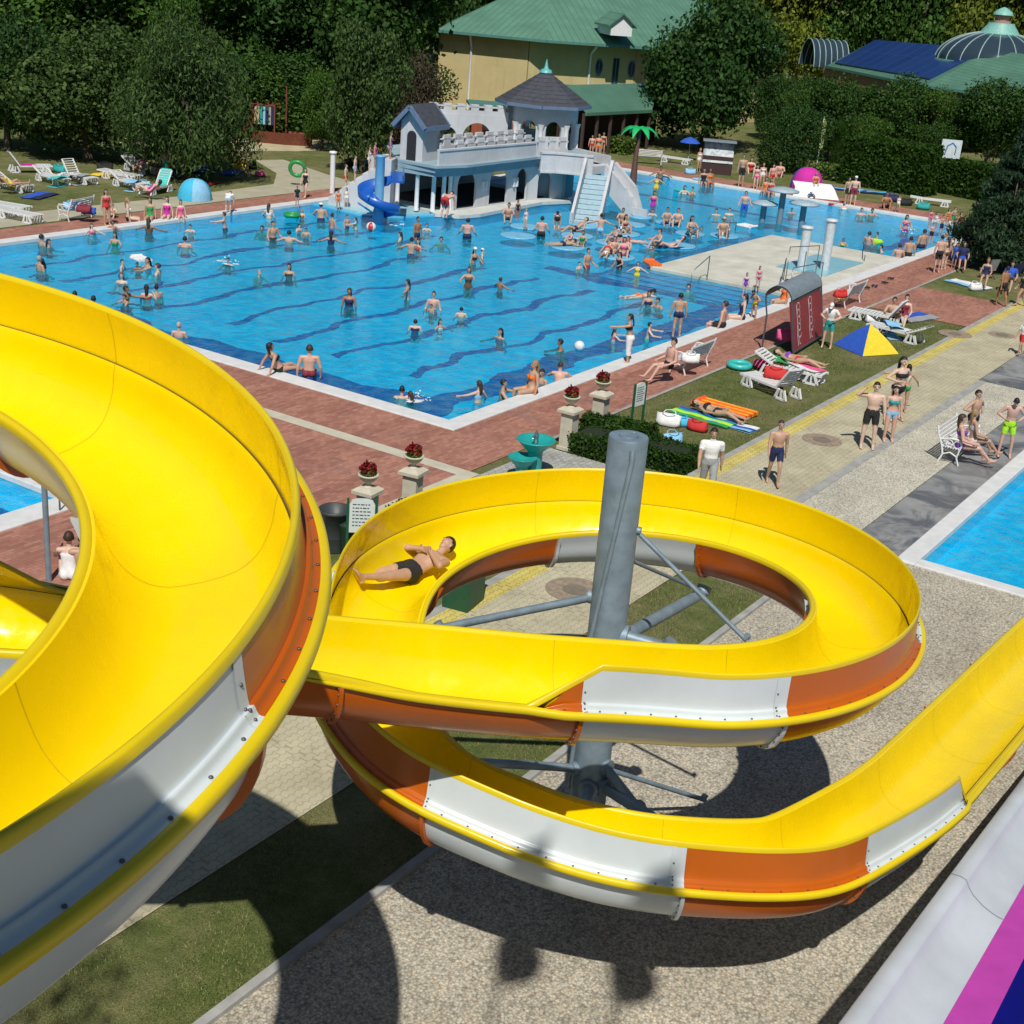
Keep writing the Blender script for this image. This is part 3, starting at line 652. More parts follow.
def crown_pts(lobes, per, rng, shell=.55):
    P, Nn = [], []
    for (cx, cy, cz, rx, ry, rz) in lobes:
        k = int(per * (rx * ry * rz) ** (2 / 3)); d = rng.normal(size=(k, 3)); d /= np.linalg.norm(d, axis=1)[:, None]
        # clumps: pull directions to random clump centres
        cl = rng.normal(size=(max(8, k // 26), 3)); cl /= np.linalg.norm(cl, axis=1)[:, None]; pk = rng.integers(0, len(cl), k)
        d = d * .42 + cl[pk] * .58 + rng.normal(size=(k, 3)) * .10; d /= np.linalg.norm(d, axis=1)[:, None]
        rr = (shell + (1 - shell) * rng.random(k) ** .5) * (1 + .16 * rng.normal(size=len(cl))[pk]); rr = rr[:, None]
        P.append(np.array([cx, cy, cz]) + d * rr * np.array([rx, ry, rz])); Nn.append(d)
    return np.concatenate(P), np.concatenate(Nn)
def lobes_round(rng, w, h, z0, n=13, up=.5):
    L = [(0, 0, z0 + h * .5, w * .62, w * .62, h * .5)]
    for i in range(n):
        a = rng.random() * 2 * PI; t = rng.random(); rr = w * (.38 + .42 * (1 - abs(t - .4)) * rng.random()) ; s = w * (.26 + .2 * rng.random())
        L.append((rr * math.cos(a), rr * math.sin(a), z0 + h * (.12 + .76 * t), s, s, s * .85))
    return L
def trunk_mesh(h, r, lobes, rng, lean=.04, n=6):
    b = MB(); top = Vector((rng.normal() * lean * h, rng.normal() * lean * h, h * .62))
    b.tube([(0, 0, -.1), (0, 0, h * .12), (top.x * .4, top.y * .4, h * .34), top], [r * 1.35, r, r * .75, r * .35], 9)
    for (cx, cy, cz, rx, ry, rz) in lobes[1:1 + n]:
        st = Vector((top.x * .4, top.y * .4, h * (.26 + .2 * rng.random()))); e = Vector((cx, cy, cz))
        b.tube([st, st.lerp(e, .5) + Vector((0, 0, .3)), e], [r * .5, r * .3, r * .1], 6)
    return b.mesh('trunk')
PROT = {}
def proto(kind, seed):
    key = (kind, seed)
    if key in PROT: return PROT[key]
    rng = np.random.default_rng(seed * 17 + 3)
    if kind == 'broad': L = lobes_round(rng, 1., 1.7, .22, 20); per, sz, asp, dr = 5600, .046, 1.4, .2
    elif kind == 'big': L = lobes_round(rng, 1., 1.5, .16, 30); per, sz, asp, dr = 6000, .042, 1.35, .25
    elif kind == 'willow':
        L = lobes_round(rng, 1., 1.7, .25, 24); per, sz, asp, dr = 9000, .023, 3., 2.0
    elif kind == 'tall': L = lobes_round(rng, .9, 2.4, .3, 22); per, sz, asp, dr = 5600, .046, 1.4, .3
    elif kind == 'dense': L = [(0, 0, .95, .85, .85, .95)] + [(rng.normal() * .35, rng.normal() * .35, .35 + 1.2 * rng.random(), .5, .5, .5) for _ in range(9)]; per, sz, asp, dr = 4200, .05, 1.2, .3
    elif kind == 'conifer':
        L = []; 
        for i in range(70):
            t = rng.random() ** .8; a = rng.random() * 2 * PI; rr = (1 - t) * .95 * (.45 + .55 * rng.random()); s = .16 + .2 * (1 - t)
            L.append((rr * math.cos(a), rr * math.sin(a), .15 + 2.3 * t, s, s, s * .55))
        per, sz, asp, dr = 10000, .03, 3.2, 1.2
    P, Nn = crown_pts(L, per, rng, .5 if kind != 'dense' else .8)
    if kind == 'willow': P[:, 2] -= .35 * rng.random(len(P)) ** 2 * np.clip(np.hypot(P[:, 0], P[:, 1]), 0, 1.2)
    P[:, 2] = np.maximum(P[:, 2], .04 + .1 * rng.random(len(P)))
    me = leaf_mesh('crown_' + kind, P, Nn, sz * (.7 + .7 * rng.random(len(P))), rng, dr, asp)
    zt = P[:, 2].max(); tm = trunk_mesh(zt * (.8 if kind != 'conifer' else 1.3), .06, L, rng); PROT[key] = (me, tm, zt); return PROT[key]
def tree(kind, seed, x, y, h, wr, leaf, label, bark=None, group=None, name='tree', rz=None, cz=1.):
    """h = height in metres, wr = crown half width in metres"""
    cm, tm, zt = proto(kind, seed); root = empty(name, (x, y, 0), RNG.random() * 6.28 if rz is None else rz, label, 'tree', group)
    c = bpy.data.objects.new('crown', cm); COL.objects.link(c); c.parent = root; c.scale = (wr, wr, h / zt)
    if not cm.materials: cm.materials.append(LF[leaf])
    c.material_slots[0].link = 'OBJECT'; c.material_slots[0].material = LF[leaf]
    t = bpy.data.objects.new('trunk', tm); COL.objects.link(t); t.parent = root; t.scale = (wr, wr, h / zt)
    if not tm.materials: tm.materials.append(BARK)
    t.material_slots[0].link = 'OBJECT'; t.material_slots[0].material = bark or BARK
    return root
def tree_px(kind, seed, px, py, top, wpx, leaf, label, **kw):
    g = at(px, py); D = (Vector(CAM.tolist()) - g).length; h = z_for((g.x, g.y), top); return tree(kind, seed, g.x, g.y, h, wpx / FPX * D / 2 * .92, leaf, label, **kw)
# trees one can tell apart
tree('tall', 24, -31.2, -15.9, 20.5, 1.7, 'mid', 'tall slim unseen tree added beside the start tower to shade the grass')  # out of view, added to throw broken shade on the near grass
tree_px('broad', 31, 8, 150, 0, 110, 'dark', 'dark tree at the left edge behind the lawn loungers')
tree_px('broad', 1, 88, 160, 8, 150, 'grey', 'grey-green tree over the loungers, left of the drooping willow')
tree_px('willow', 2, 184, 178, -6, 150, 'grey', 'drooping grey-green willow right behind the blue beach tent')
tree_px('tall', 12, 176, 150, -40, 60, 'mid', 'tall pale-stemmed birch rising behind the drooping willow', bark=BIRCH)
tree_px('broad', 3, 362, 172, 18, 86, 'grey', 'grey-green tree with low branches behind the blue spiral slide')
tree_px('broad', 4, 322, 150, 60, 50, 'mid', 'small green tree beside the sandy playground')
tree_px('dense', 5, 414, 150, 42, 60, 'plum', 'purple-brown leaved round tree behind the castle gate house')
tree_px('broad', 6, 394, 140, 4, 70, 'mid', 'tall green tree at the left end of the green-roofed building')
tree_px('big', 7, 703, 150, -22, 154, 'dark', 'huge dark broad tree between the two green-roofed buildings')
tree_px('dense', 8, 785, 172, 100, 66, 'dark', 'dense dark clipped round tree behind the pink beach tent')
tree_px('broad', 9, 826, 160, 62, 72, 'dark', 'dark green tree left of the long clipped hedge')
tree_px('broad', 10, 885, 158, 72, 80, 'dark', 'dark tree in front of the solar panel roof')
tree_px('broad', 11, 930, 162, 84, 64, 'mid', 'green tree behind the hedge and left of the white banner')
tree_px('broad', 13, 985, 170, 76, 92, 'dark', 'dark tree in front of the glass dome building')
tree_px('conifer', 14, 1004, 268, 118, 118, 'blue', 'dark bluish conifer at the far right corner of the big pool', name='conifer_tree')
tree_px('tall', 15, 834, 176, 112, 22, 'hedge', 'slim bright green cypress by the yellow flag', name='cypress_tree')
for i_, (px_, py_, tp_, w_, lf_) in enumerate([(772, 140, 62, 50, 'dark'), (796, 148, 84, 52, 'mid'), (808, 134, 74, 46, 'dark'), (846, 140, 84, 54, 'mid'), (862, 134, 80, 50, 'dark'), (908, 140, 88, 54, 'mid'), (958, 150, 92, 56, 'dark'), (1018, 160, 92, 60, 'mid'), (822, 150, 100, 44, 'dark'), (935, 165, 118, 50, 'dark'), (868, 162, 112, 46, 'mid')]):
    tree_px('broad', (9, 10, 11, 13)[i_ % 4], px_, py_, tp_, w_, lf_, '%s tree in the belt between the long hedge and the bath house' % ('dark green' if lf_ == 'dark' else 'mid green'), group='trees between hedge and bath house, ' + lf_)
# the wood behind: trees one can still tell apart by their crowns, two staggered rows
FL = 'tree in the wood that closes the view behind the pool'
rr = np.random.default_rng(5); kinds = [('broad', 21), ('tall', 22), ('broad', 23), ('tall', 24), ('big', 25)]
for row, (D, n) in enumerate([(100, 15), (112, 17), (126, 18), (142, 20), (158, 20), (172, 22)]):
    for i in range(n):
        a = -24 + 50 * (i + .5 * (row % 2) + .3 * rr.random()) / n; az = 32.34 - a
        x = CAM[0] + D * math.cos(R(az)) + rr.normal() * 1.6; y = CAM[1] + D * math.sin(R(az)) + rr.normal() * 1.6
        px = pix((x, y, 5))[0]
        if row < 2 and px > 425: continue
        if row in (2, 3) and 425 < px < 660: continue
        if row in (2, 3) and px > 660: continue
        if row == 0 and 235 < px < 300: continue
        k, sd = kinds[rr.integers(0, 5)]; lime = px > 700 or rr.random() < .12
        lf = ('lime' if rr.random() < .75 else 'mid') if px > 700 else ('dark', 'mid', 'mid', 'grey')[rr.integers(0, 4)]
        tree(k, sd, x, y, 13 + 5 * rr.random() + row, 5.2 + 1.6 * rr.random(), lf, {'lime': 'yellow-green tree in the wood behind the glass dome building', 'mid': 'mid green tree in the wood behind the pool park', 'dark': 'dark green tree in the wood behind the lawn', 'grey': 'grey-green tree in the wood behind the lawn'}[lf], group='woodland trees, ' + lf)
for i in range(16):
    az = 32.34 + 22.5 - 1.65 * i + rr.normal() * .3; D = 92 + 4 * rr.random(); x = CAM[0] + D * math.cos(R(az)); y = CAM[1] + D * math.sin(R(az)); px = pix((x, y, 2))[0]
    if px > 425: continue
    tree('dense', 8, x, y, 4.2 + 1.8 * rr.random(), 3.0 + .8 * rr.random(), ('dark', 'mid')[i % 2], 'dark bushy shrub along the foot of the wood behind the lawn', group='shrubs along the foot of the wood', name='shrub')['category'] = 'shrub'
# hedges: box of leaves
def hedge(x0, x1, y0, y1, h, label, leaf='hedge', size=.16, dens=90, name='hedge', rz=0., c=None):
    rng = np.random.default_rng(int(abs(x0 * 7 + y0 * 13)) + 1); A = [(x0, x1, y0, y1)]
    w, d = x1 - x0, y1 - y0; P, Nn = [], []
    for (area, f) in ((w * d, lambda u, v: (x0 + u * w, y0 + v * d, h, 0, 0, 1)), (w * h, lambda u, v: (x0 + u * w, y0, v * h, 0, -1, 0)), (w * h, lambda u, v: (x0 + u * w, y1, v * h, 0, 1, 0)), (d * h, lambda u, v: (x0, y0 + u * d, v * h, -1, 0, 0)), (d * h, lambda u, v: (x1, y0 + u * d, v * h, 1, 0, 0))):
        for _ in range(int(area * dens)):
            q = f(rng.random(), rng.random()); j = rng.normal(size=3) * size * .35; b_ = math.sin(q[0] * 3.1) * .05 + math.sin(q[1] * 2.7 + 1) * .05
            P.append((q[0] + j[0], q[1] + j[1], max(.03, q[2] + j[2] + b_ * (q[5] > .5)))); Nn.append(q[3:])
    P, Nn = np.array(P), np.array(Nn, float); cx, cy = (x0 + x1) / 2, (y0 + y1) / 2; P -= np.array([cx, cy, 0])
    me = leaf_mesh(name, P, Nn, size * (.7 + .6 * rng.random(len(P))), rng, .3, 1.3)
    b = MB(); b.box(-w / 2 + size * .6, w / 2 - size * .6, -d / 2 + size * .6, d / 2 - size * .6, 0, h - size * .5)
    root = link(name, me, LF[leaf]); root.location = (cx, cy, 0) if c is None else (c[0], c[1], 0); root.rotation_euler = (0, 0, rz); tag(root, label, 'hedge')
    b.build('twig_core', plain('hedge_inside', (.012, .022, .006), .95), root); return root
hedge(.8, 2.0, -4.6, -3.0, .5, 'low clipped green hedge between the two tall flower pedestals', size=.07, dens=700)
hedge(1.3, 2.2, -6.0, -4.75, .58, 'low clipped hedge beside the man in the white shirt', size=.07, dens=700)
hedge(2.1, 3.0, -4.4, -2.55, .52, 'low clipped hedge behind the right flower pedestal', size=.07, dens=700)
g0, g1 = at(846, 182), at(928, 196); dd = (g1 - g0); L_ = dd.length; an = math.atan2(dd.y, dd.x)
hedge(-L_ / 2, L_ / 2, -1., 1., 2.9, 'long clipped green hedge behind the far end of the pool', size=.16, dens=230, rz=an, c=(g0 + g1) / 2)
g0, g1 = at(938, 190), at(1000, 203); dd = (g1 - g0); L_ = dd.length
hedge(-L_ / 2 + .3, L_ / 2, -1., 1., 2.0, 'shorter clipped hedge right of the white banner', size=.16, dens=230, rz=math.atan2(dd.y, dd.x), c=(g0 + g1) / 2)
g0 = at(613, 153); hedge(g0.x - .2, g0.x + 1.7, g0.y - 1., g0.y + 1., .95, 'rounded bright green shrub by the porch of the building', leaf='grass', size=.16, dens=90, name='shrub')
g0 = at(832, 178); hedge(g0.x - 1.4, g0.x + 1.4, g0.y - 1., g0.y + 1., .7, 'low bright shrub between pink tent and long hedge', leaf='grass', size=.16, dens=90, name='shrub')
for (px, py, w_, lb) in ((374, 540, .4, 'small leafy shrub at the foot of the left flower pedestal'), (414, 521, .5, 'small leafy shrub at the foot of the second flower pedestal')):
    g0 = at(px, py); hedge(g0.x - w_, g0.x + w_, g0.y - .35, g0.y + .35, .4, lb, size=.07, dens=300, name='shrub')
# ================================================================ buildings
def m_wall(name, c, var=.12):
    x = NT(name); p = x.pos(); c = srgb(c)
    col = x.ramp(x.noise(p, .7, 6, .65), [(.3, tuple(v * (1 - var) for v in c[:3])), (.7, tuple(min(1, v * 1.05) for v in c[:3]))])
    s = x.n('Mapping', i_Vector=p, i_Scale=(1.2, 1.2, .12)); st = x.n('MapRange', i_Value=x.noise(s.outputs[0], 3., 4, .7), i_1=.55, i_2=.75, i_4=.42).outputs[0]
    x.base(x.mix(st, col, tuple(v * .6 for v in c[:3]))); x.set(Roughness=.85, Specular_IOR_Level=.25); x.bump(x.noise(p, 60, 3), .15, .01); return x.m
def m_seam(name, c, dirx, w=.55):
    x = NT(name); p = x.pos(); d = x.n('VectorMath', operation='DOT_PRODUCT', i_0=p, i_1=(math.cos(dirx), math.sin(dirx), 0)).outputs['Value']
    fr = x.math('FRACT', x.math('DIVIDE', d, w)); ln = x.math('LESS_THAN', x.math('ABSOLUTE', x.math('SUBTRACT', fr, .5)), .07)
    c = srgb(c); col = x.ramp(x.noise(p, .6, 5, .6), [(.3, tuple(v * .82 for v in c[:3])), (.7, tuple(v * 1.12 for v in c[:3]))])
    x.base(x.mix(ln, col, tuple(v * .72 for v in c[:3]))); x.set(Roughness=.55); x.bump(ln, .5, .05); return x.m
CAST = m_wall('pale_lilac_render', (.57, .585, .61), .2); CASTB = m_wall('blue_grey_render', (.29, .40, .46), .2); CTRIM = m_wall('pale_blue_trim', (.45, .58, .66))
SLATE = plain('dark_slate_shingle', (.055, .06, .075), .7, var=.3, scale=5, bump=.4); BLUET = plain('blue_trim_paint', (.13, .19, .30), .5)
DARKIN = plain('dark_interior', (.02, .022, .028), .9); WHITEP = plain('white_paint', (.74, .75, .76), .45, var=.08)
YWALL = m_wall('yellow_render', (.52, .43, .22)); GROOF_L = m_seam('green_metal_roof', (.10, .23, .16), R(100)); GROOF_R = m_seam('green_metal_roof_side', (.10, .23, .16), R(-42)); GPORCH = m_seam('green_porch_roof', (.075, .18, .125), R(-15), .4)
GTRIM = plain('green_gutter', (.08, .22, .19), .5); SOFFIT = plain('grey_soffit', (.10, .10, .10), .8); GLASSD = plain('dark_glass', (.03, .05, .07), .12, var=.1)
def arch_wall(b, p0, p1, z0, z1, th, ops, mi=0, n=18, inner=1):
    """wall from p0 to p1 (plan), with arched openings ops = (centre t metres, width, spring z, sill z)"""
    p0, p1 = Vector((p0[0], p0[1], 0)), Vector((p1[0], p1[1], 0)); d = p1 - p0; L = d.length; d.normalize(); nn = Vector((d.y, -d.x, 0)) * th
    xs_ = {0., L}
    for (c, w, zs, zb) in ops:
        for k in range(n + 1): xs_.add(c - w / 2 * math.cos(PI * k / n))
    xs_ = sorted(x for x in xs_ if -1e-6 <= x <= L + 1e-6)
    def low(x, mid):
        for (c, w, zs, zb) in ops:
            if abs(mid - c) < w / 2: return min(z1 - .02, zs + math.sqrt(max(0, (w / 2) ** 2 - (x - c) ** 2))), zb
        return z0, None
    V = lambda x, z, k: p0 + d * x + nn * k + Vector((0, 0, z))
    for a, c in zip(xs_[:-1], xs_[1:]):
        if c - a < 1e-6: continue
        m = (a + c) / 2; la, zb = low(a, m); lc, _ = low(c, m)
        for k, fl in ((0, 0), (1, 1)):
            q = [V(a, la, k), V(c, lc, k), V(c, z1, k), V(a, z1, k)]; b.add(q if fl else q[::-1], [(0, 1, 2, 3)], mi)
            if zb is not None and zb > z0 + .01: q = [V(a, z0, k), V(c, z0, k), V(c, zb, k), V(a, zb, k)]; b.add(q if fl else q[::-1], [(0, 1, 2, 3)], mi)
        b.add([V(a, z1, 0), V(c, z1, 0), V(c, z1, 1), V(a, z1, 1)], [(3, 2, 1, 0)], mi)
        if zb is not None:
            b.add([V(a, la, 0), V(c, lc, 0), V(c, lc, 1), V(a, la, 1)], [(0, 1, 2, 3)], mi)
            if zb > z0 + .01: b.add([V(a, zb, 0), V(c, zb, 0), V(c, zb, 1), V(a, zb, 1)], [(3, 2, 1, 0)], mi)
    for x in (0, L): b.add([V(x, z0, 0), V(x, z1, 0), V(x, z1, 1), V(x, z0, 1)], [(0, 1, 2, 3)], mi)
    for (c, w, zs, zb) in ops:
        for x in (c - w / 2, c + w / 2): b.add([V(x, max(z0, zb), 0), V(x, zs, 0), V(x, zs, 1), V(x, max(z0, zb), 1)], [(0, 1, 2, 3)], mi)
def crenel(b, p0, p1, z0, h, th, n, mi=0, gap=.42, low=.4):
    p0, p1 = Vector(p0[:2]).to_3d(), Vector(p1[:2]).to_3d(); d = p1 - p0; L = d.length; d.normalize(); up = Vector((0, 0, 1))
    f = lambda a, c, za, zb: b.bar(p0 + d * a + up * (za + zb) / 2, p0 + d * c + up * (za + zb) / 2, th, zb - za, mi)
    f(0, L, z0, z0 + h * low); st = L / n
    for i in range(n): f(st * (i + gap / 2), st * (i + 1 - gap / 2), z0 + h * low - .003, z0 + h)
    f(0, L, z0 + h * .72, z0 + h * .80)
castle = empty('castle_playhouse', (30, 21.5, 0), 0, 'toy castle of pale lilac walls with battlements standing in the pool', 'castle')
def cp(b, name, mats, par=None):
    o = b.build(name, mats); o.parent = par or castle; o.matrix_parent_inverse = root_inv(castle) if par is None else Matrix.Identity(4)
    return o
TZ = 2.38                                              # terrace level
LP = [(26.0, 20.6), (25.6, 19.9), (26.2, 18.9), (27.5, 18.6), (30, 18.75), (33.5, 18.9), (35.4, 18.3), (36.4, 19.5), (36.4, 25.35), (27, 25.35)]
b = MB(); b.prism(LP, -.06, .1); cp(b, 'ledge', [plain('ledge_concrete', (.58, .59, .55), .7, var=.15)])
b = MB(); b.prism([(x * .996 + .12, y * .99 + .25) for x, y in LP], -.77, -.06); cp(b, 'ledge_base', [plain('pool_blue_render', (.10, .46, .68), .5, var=.1)])
b = MB(); b.prism([(22.6, 22.2), (24, 20.6), (25.7, 20.0), (26.3, 21.2), (26.3, 25.35), (22.9, 25.35)], -.77, -.02); b.prism([(22.9, 22.5), (24.1, 21), (25.7, 20.4), (26.0, 21.2), (26.0, 25.2), (23.2, 25.2)], -.02, .03, 1); cp(b, 'splash_basin', [plain('pool_blue_render', (.10, .46, .68), .5), plain('basin_floor', (.30, .52, .58), .5, var=.15)])
b = MB(); W0, W1_ = (27.0, 20.0), (33.2, 19.75)
arch_wall(b, W0, W1_, .1, TZ - .32, .12, [(1.0, 1.5, 1.2, .14), (3.6, 1.5, 1.2, .14), (5.6, .9, 1.3, .14)])
arch_wall(b, (33.2, 19.75), (35.6, 19.0), .1, TZ - .32, .12, [(1.1, .9, 1.1, .14)])
w_ = cp(b, 'arcade_wall', [CAST]); b = MB(); b.box(26.7, 35.6, 24.6, 24.9, .1, TZ - .32); cp(b, 'rear_wall', [CAST])
b = MB(); b.prism([(25.2, 19.75), (26.9, 19.25), (33.1, 19.3), (34.5, 18.75), (36.3, 18.2), (37.6, 19.2), (37.6, 25.3), (28.6, 25.3), (25.1, 21.9)], TZ - .34, TZ - .12)
b.prism([(25.3, 19.85), (26.9, 19.4), (33.1, 19.45), (34.5, 18.9), (36.2, 18.4), (37.4, 19.3), (37.4, 25.1), (28.6, 25.1), (25.1, 21.9)], TZ - .55, TZ - .34)
b.prism([(25.1, 19.65), (26.9, 19.12), (33.1, 19.15), (34.5, 18.6), (36.3, 18.05), (37.7, 19.1), (37.7, 25.4), (28.6, 25.4), (25.1, 21.9)], TZ - .12, TZ)
cp(b, 'terrace_slab', [CASTB])
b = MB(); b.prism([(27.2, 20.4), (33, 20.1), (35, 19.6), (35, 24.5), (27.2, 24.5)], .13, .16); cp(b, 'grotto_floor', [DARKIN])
for x, y in ((25.4, 20.9), (25.9, 20.3), (26.45, 20.1), (26.9, 20.05), (25.3, 22.0)): b = MB(); b.lathe([(.13, .1), (.13, .2), (.105, .24), (.1, TZ - .6), (.14, TZ - .55)], 12, (x, y, 0)); cp(b, 'column', [WHITEP])
for x in (29.15, 29.4, 31.75, 32.0): b = MB(); b.box(x, x + .1, 19.68 - (x - 29) * .04, 19.82 - (x - 29) * .04, .9, 1.35); cp(b, 'relief_slot', [WHITEP])
# stair up to the gate house on the deck side
for i in range(9): b = MB(); b.cbox((25.0 - .13 * i, 22.3 + .3 * i, (TZ - .25 * i) / 2), (1.1, .42, TZ - .25 * i - .02), 0, R(25)); cp(b, 'gatehouse_step', [CAST])

b = MB()
b.bar((25.4, 19.75, TZ + .32), (33.1, 19.35, TZ + .32), .12, .64); b.bar((25.4, 19.75, TZ + .68), (33.1, 19.35, TZ + .68), .2, .08)
crenel(b, (26.9, 19.95), (33.3, 19.7), TZ + .3, .72, .14, 8); crenel(b, (26.8, 20.7), (33.6, 20.4), TZ + .4, .8, .14, 8)
crenel(b, (33.2, 19.4), (35.0, 18.6), TZ, .95, .14, 3)
cp(b, 'parapet', [CAST])
# back wall with arches and battlements
b = MB(); bw0, bw1 = (31.5, 25.2), (34.9, 22.4); bz = z_for(bw0, 112); arch_wall(b, bw0, bw1, TZ, bz, .2, [(1.15, 1.0, TZ + .4, TZ), (2.75, 1.6, TZ + .35, TZ)]); crenel(b, bw0, bw1, bz, .5, .35, 6)
cp(b, 'back_wall', [CAST])
# gate house with gabled roof
gh = Vector((26.25, 21.5, 0)); ga = R(-84)
def gt(v): return gh + Matrix.Rotation(ga, 3, 'Z') @ v
b = MB(); hw, dp = .62, .78
fr_ = [(-hw, TZ - .3), (-hw, 4.15), (0, 4.85), (hw, 4.15), (hw, TZ - .3)]
A_ = [gt(Vector((u, -dp, z))) for u, z in fr_]; B_ = [gt(Vector((u, dp, z))) for u, z in fr_]
b.add(A_ + B_, [(0, 1, 2, 3, 4), (9, 8, 7, 6, 5), (0, 5, 6, 1), (3, 8, 9, 4), (1, 6, 7, 2), (2, 7, 8, 3)]); cp(b, 'gatehouse_wall', [CAST])
b = MB()
for sg in (-1, 1):
    q = [(sg * .84, 3.98), (0, 4.86), (0, 4.97), (sg * .9, 4.04)]
    P = [gt(Vector((u, -dp - .3, z))) for u, z in q] + [gt(Vector((u, dp + .3, z))) for u, z in q]; b.add(P, [(0, 1, 2, 3), (7, 6, 5, 4), (0, 4, 5, 1), (1, 5, 6, 2), (2, 6, 7, 3), (3, 7, 4, 0)])
o = cp(b, 'gatehouse_roof', [SLATE])
b = MB()
for sg in (-1, 1):
    for y in (-dp - .33, dp + .33): b.bar(gt(Vector((0, y, 4.86))), gt(Vector((sg * .9, y, 3.93))), .1, .2, 0)
    b.bar(gt(Vector((sg * .9, -dp - .3, 3.93))), gt(Vector((sg * .9, dp + .3, 3.93))), .1, .22)
cp(b, 'gatehouse_trim', [BLUET])
b = MB(); pts = [(-.26, TZ), (-.26, 3.5)] + [(-.26 * math.cos(PI * k / 8), 3.5 + .26 * math.sin(PI * k / 8)) for k in range(1, 8)] + [(.26, 3.5), (.26, TZ)]
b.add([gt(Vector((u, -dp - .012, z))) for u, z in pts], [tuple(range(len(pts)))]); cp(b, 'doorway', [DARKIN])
# pavilion with hipped pyramid roof
pv = Vector((36.6, 21.3, 0)); RP = 1.9
oct_ = [(pv.x + RP * math.cos(R(22.5 + 45 * k + 9)), pv.y + RP * math.sin(R(22.5 + 45 * k + 9))) for k in range(8)]
b = MB()
for k in range(8):
    p, q = oct_[k], oct_[(k + 1) % 8]; L = math.dist(p, q)
    arch_wall(b, q, p, TZ, 4.75, .22, [(L / 2, L * .62, 3.45, TZ + (.0 if k % 2 else .75))])
cp(b, 'pavilion_wall', [CAST])
for k in range(8):
    p = oct_[k]; b = MB(); b.lathe([(.17, TZ), (.17, TZ + .1), (.13, TZ + .15), (.12, 3.5), (.2, 3.75)], 10, (p[0], p[1], 0)); cp(b, 'pavilion_column', [WHITEP])
b = MB(); ro = [(pv.x + 2.55 * math.cos(R(22.5 + 45 * k + 9)), pv.y + 2.55 * math.sin(R(22.5 + 45 * k + 9))) for k in range(8)]
nl = 9
for i in range(nl):                                    # courses of shingles, each lapping the next
    t0, t1 = i / nl, (i + 1) / nl; z0, z1 = 4.72 + 1.62 * t0, 4.72 + 1.62 * t1
    r0, r1 = 1 - t0 * .97 + .012, 1 - t1 * .97
    ri = [(pv.x + (x - pv.x) * r0, pv.y + (y - pv.y) * r0, z0) for x, y in ro]; rj = [(pv.x + (x - pv.x) * r1, pv.y + (y - pv.y) * r1, z1) for x, y in ro]
    b.loft([ri, rj], True, False, 0, False)
b.add([(x, y, 4.70) for x, y in ro], [tuple(reversed(range(8)))])
rf = cp(b, 'pavilion_roof', [SLATE])
b = MB()
for k in range(8): b.bar((*ro[k], 4.66), (*ro[(k + 1) % 8], 4.66), .1, .16)
cp(b, 'pavilion_gutter', [BLUET])
b = MB(); b.lathe([(.35, 6.22), (.3, 6.36), (.12, 6.44), (.1, 6.55), (.02, 6.9)], 10, pv * 1.); cp(b, 'finial', [plain('turquoise_metal', (.12, .42, .42), .4)])
# balcony wall and bridge towards the stairs
b = MB(); BR = [(33.3, 19.1), (34.0, 18.6), (34.5, 17.7), (34.9, 16.9)]
for p, q in zip(BR[:-1], BR[1:]):
    b.bar((*p, TZ - .3), (*q, TZ - .3), .16, .95); b.bar((*p, TZ + .2), (*q, TZ + .2), .26, .1); b.bar((*p, TZ - .75), (*q, TZ - .75), .26, .1)
b.prism([(33.3, 18.95), (34.0, 18.6), (34.5, 17.7), (34.9, 16.9), (36.3, 16.7), (37.4, 19.6), (34, 20)], TZ - .7, TZ - .3)
b.bar((36.4, 16.8, TZ - .1), (37.4, 19.6, TZ - .1), .14, .5)
cp(b, 'bridge', [CAST])
b = MB(); b.prism([(34.6, 19.9), (35.4, 18.9), (36.6, 19), (36.9, 21), (36, 22.5), (34.8, 22)], .1, TZ - .5); b.box(35.9, 36.5, 17.3, 17.9, -.7, TZ - .3); cp(b, 'pier', [CASTB])
# stairs down to the pool and the slide beside them
s0, s1 = Vector((30.55, 14.5, -.35)), Vector((34.6, 16.4, 1.75)); d = (s1 - s0); sd = Vector((-d.y, d.x, 0)).normalized(); n = 11
b = MB()
for i in range(n):
    c = s0 + d * ((i + .5) / n); dl = Vector((d.x, d.y, 0)) / n
    b.bar(c - dl * .62 + Vector((0, 0, 0)), c + dl * .62, 1.2, .16, 0)
st_ = cp(b, 'stair', [plain('pale_blue_tread', (.42, .57, .64), .5, var=.15)])
b = MB()
for sg in (-1, 1):
    o_ = sd * .68 * sg; pts = [s0 + o_ + Vector((0, 0, -.3)), s1 + o_ + Vector((0, 0, -.3))]
    b.bar(s0 + o_ + Vector((0, 0, .2)), s1 + o_ + Vector((0, 0, .2)), .12, .5); b.bar(s0 + o_ + Vector((0, 0, .75)), s1 + o_ + Vector((0, 0, .75)), .14, .1)
    b.bar(s0 + o_ + Vector((0, 0, -.4)), s0 + o_ + Vector((0, 0, .8)), .16, .16, up=(1, 0, 0)); b.bar(s1 + o_, s1 + o_ + Vector((0, 0, .8)), .16, .16, up=(1, 0, 0))
    for t in (.2, .4, .6, .8): q = s0 + d * t + o_; b.bar(q + Vector((0, 0, .6)), q + Vector((0, 0, .75)), .07, .07, up=(1, 0, 0))
cp(b, 'stair_side', [CAST])
e0, e1 = at(636, 222, -.4), Vector((35.3, 16.1, 1.85)); em = e0 + (e1 - e0) * .28 + Vector((0, 0, .55)); d2 = (e1 - e0); sd2 = Vector((-d2.y, d2.x, 0)).normalized()
b = MB()
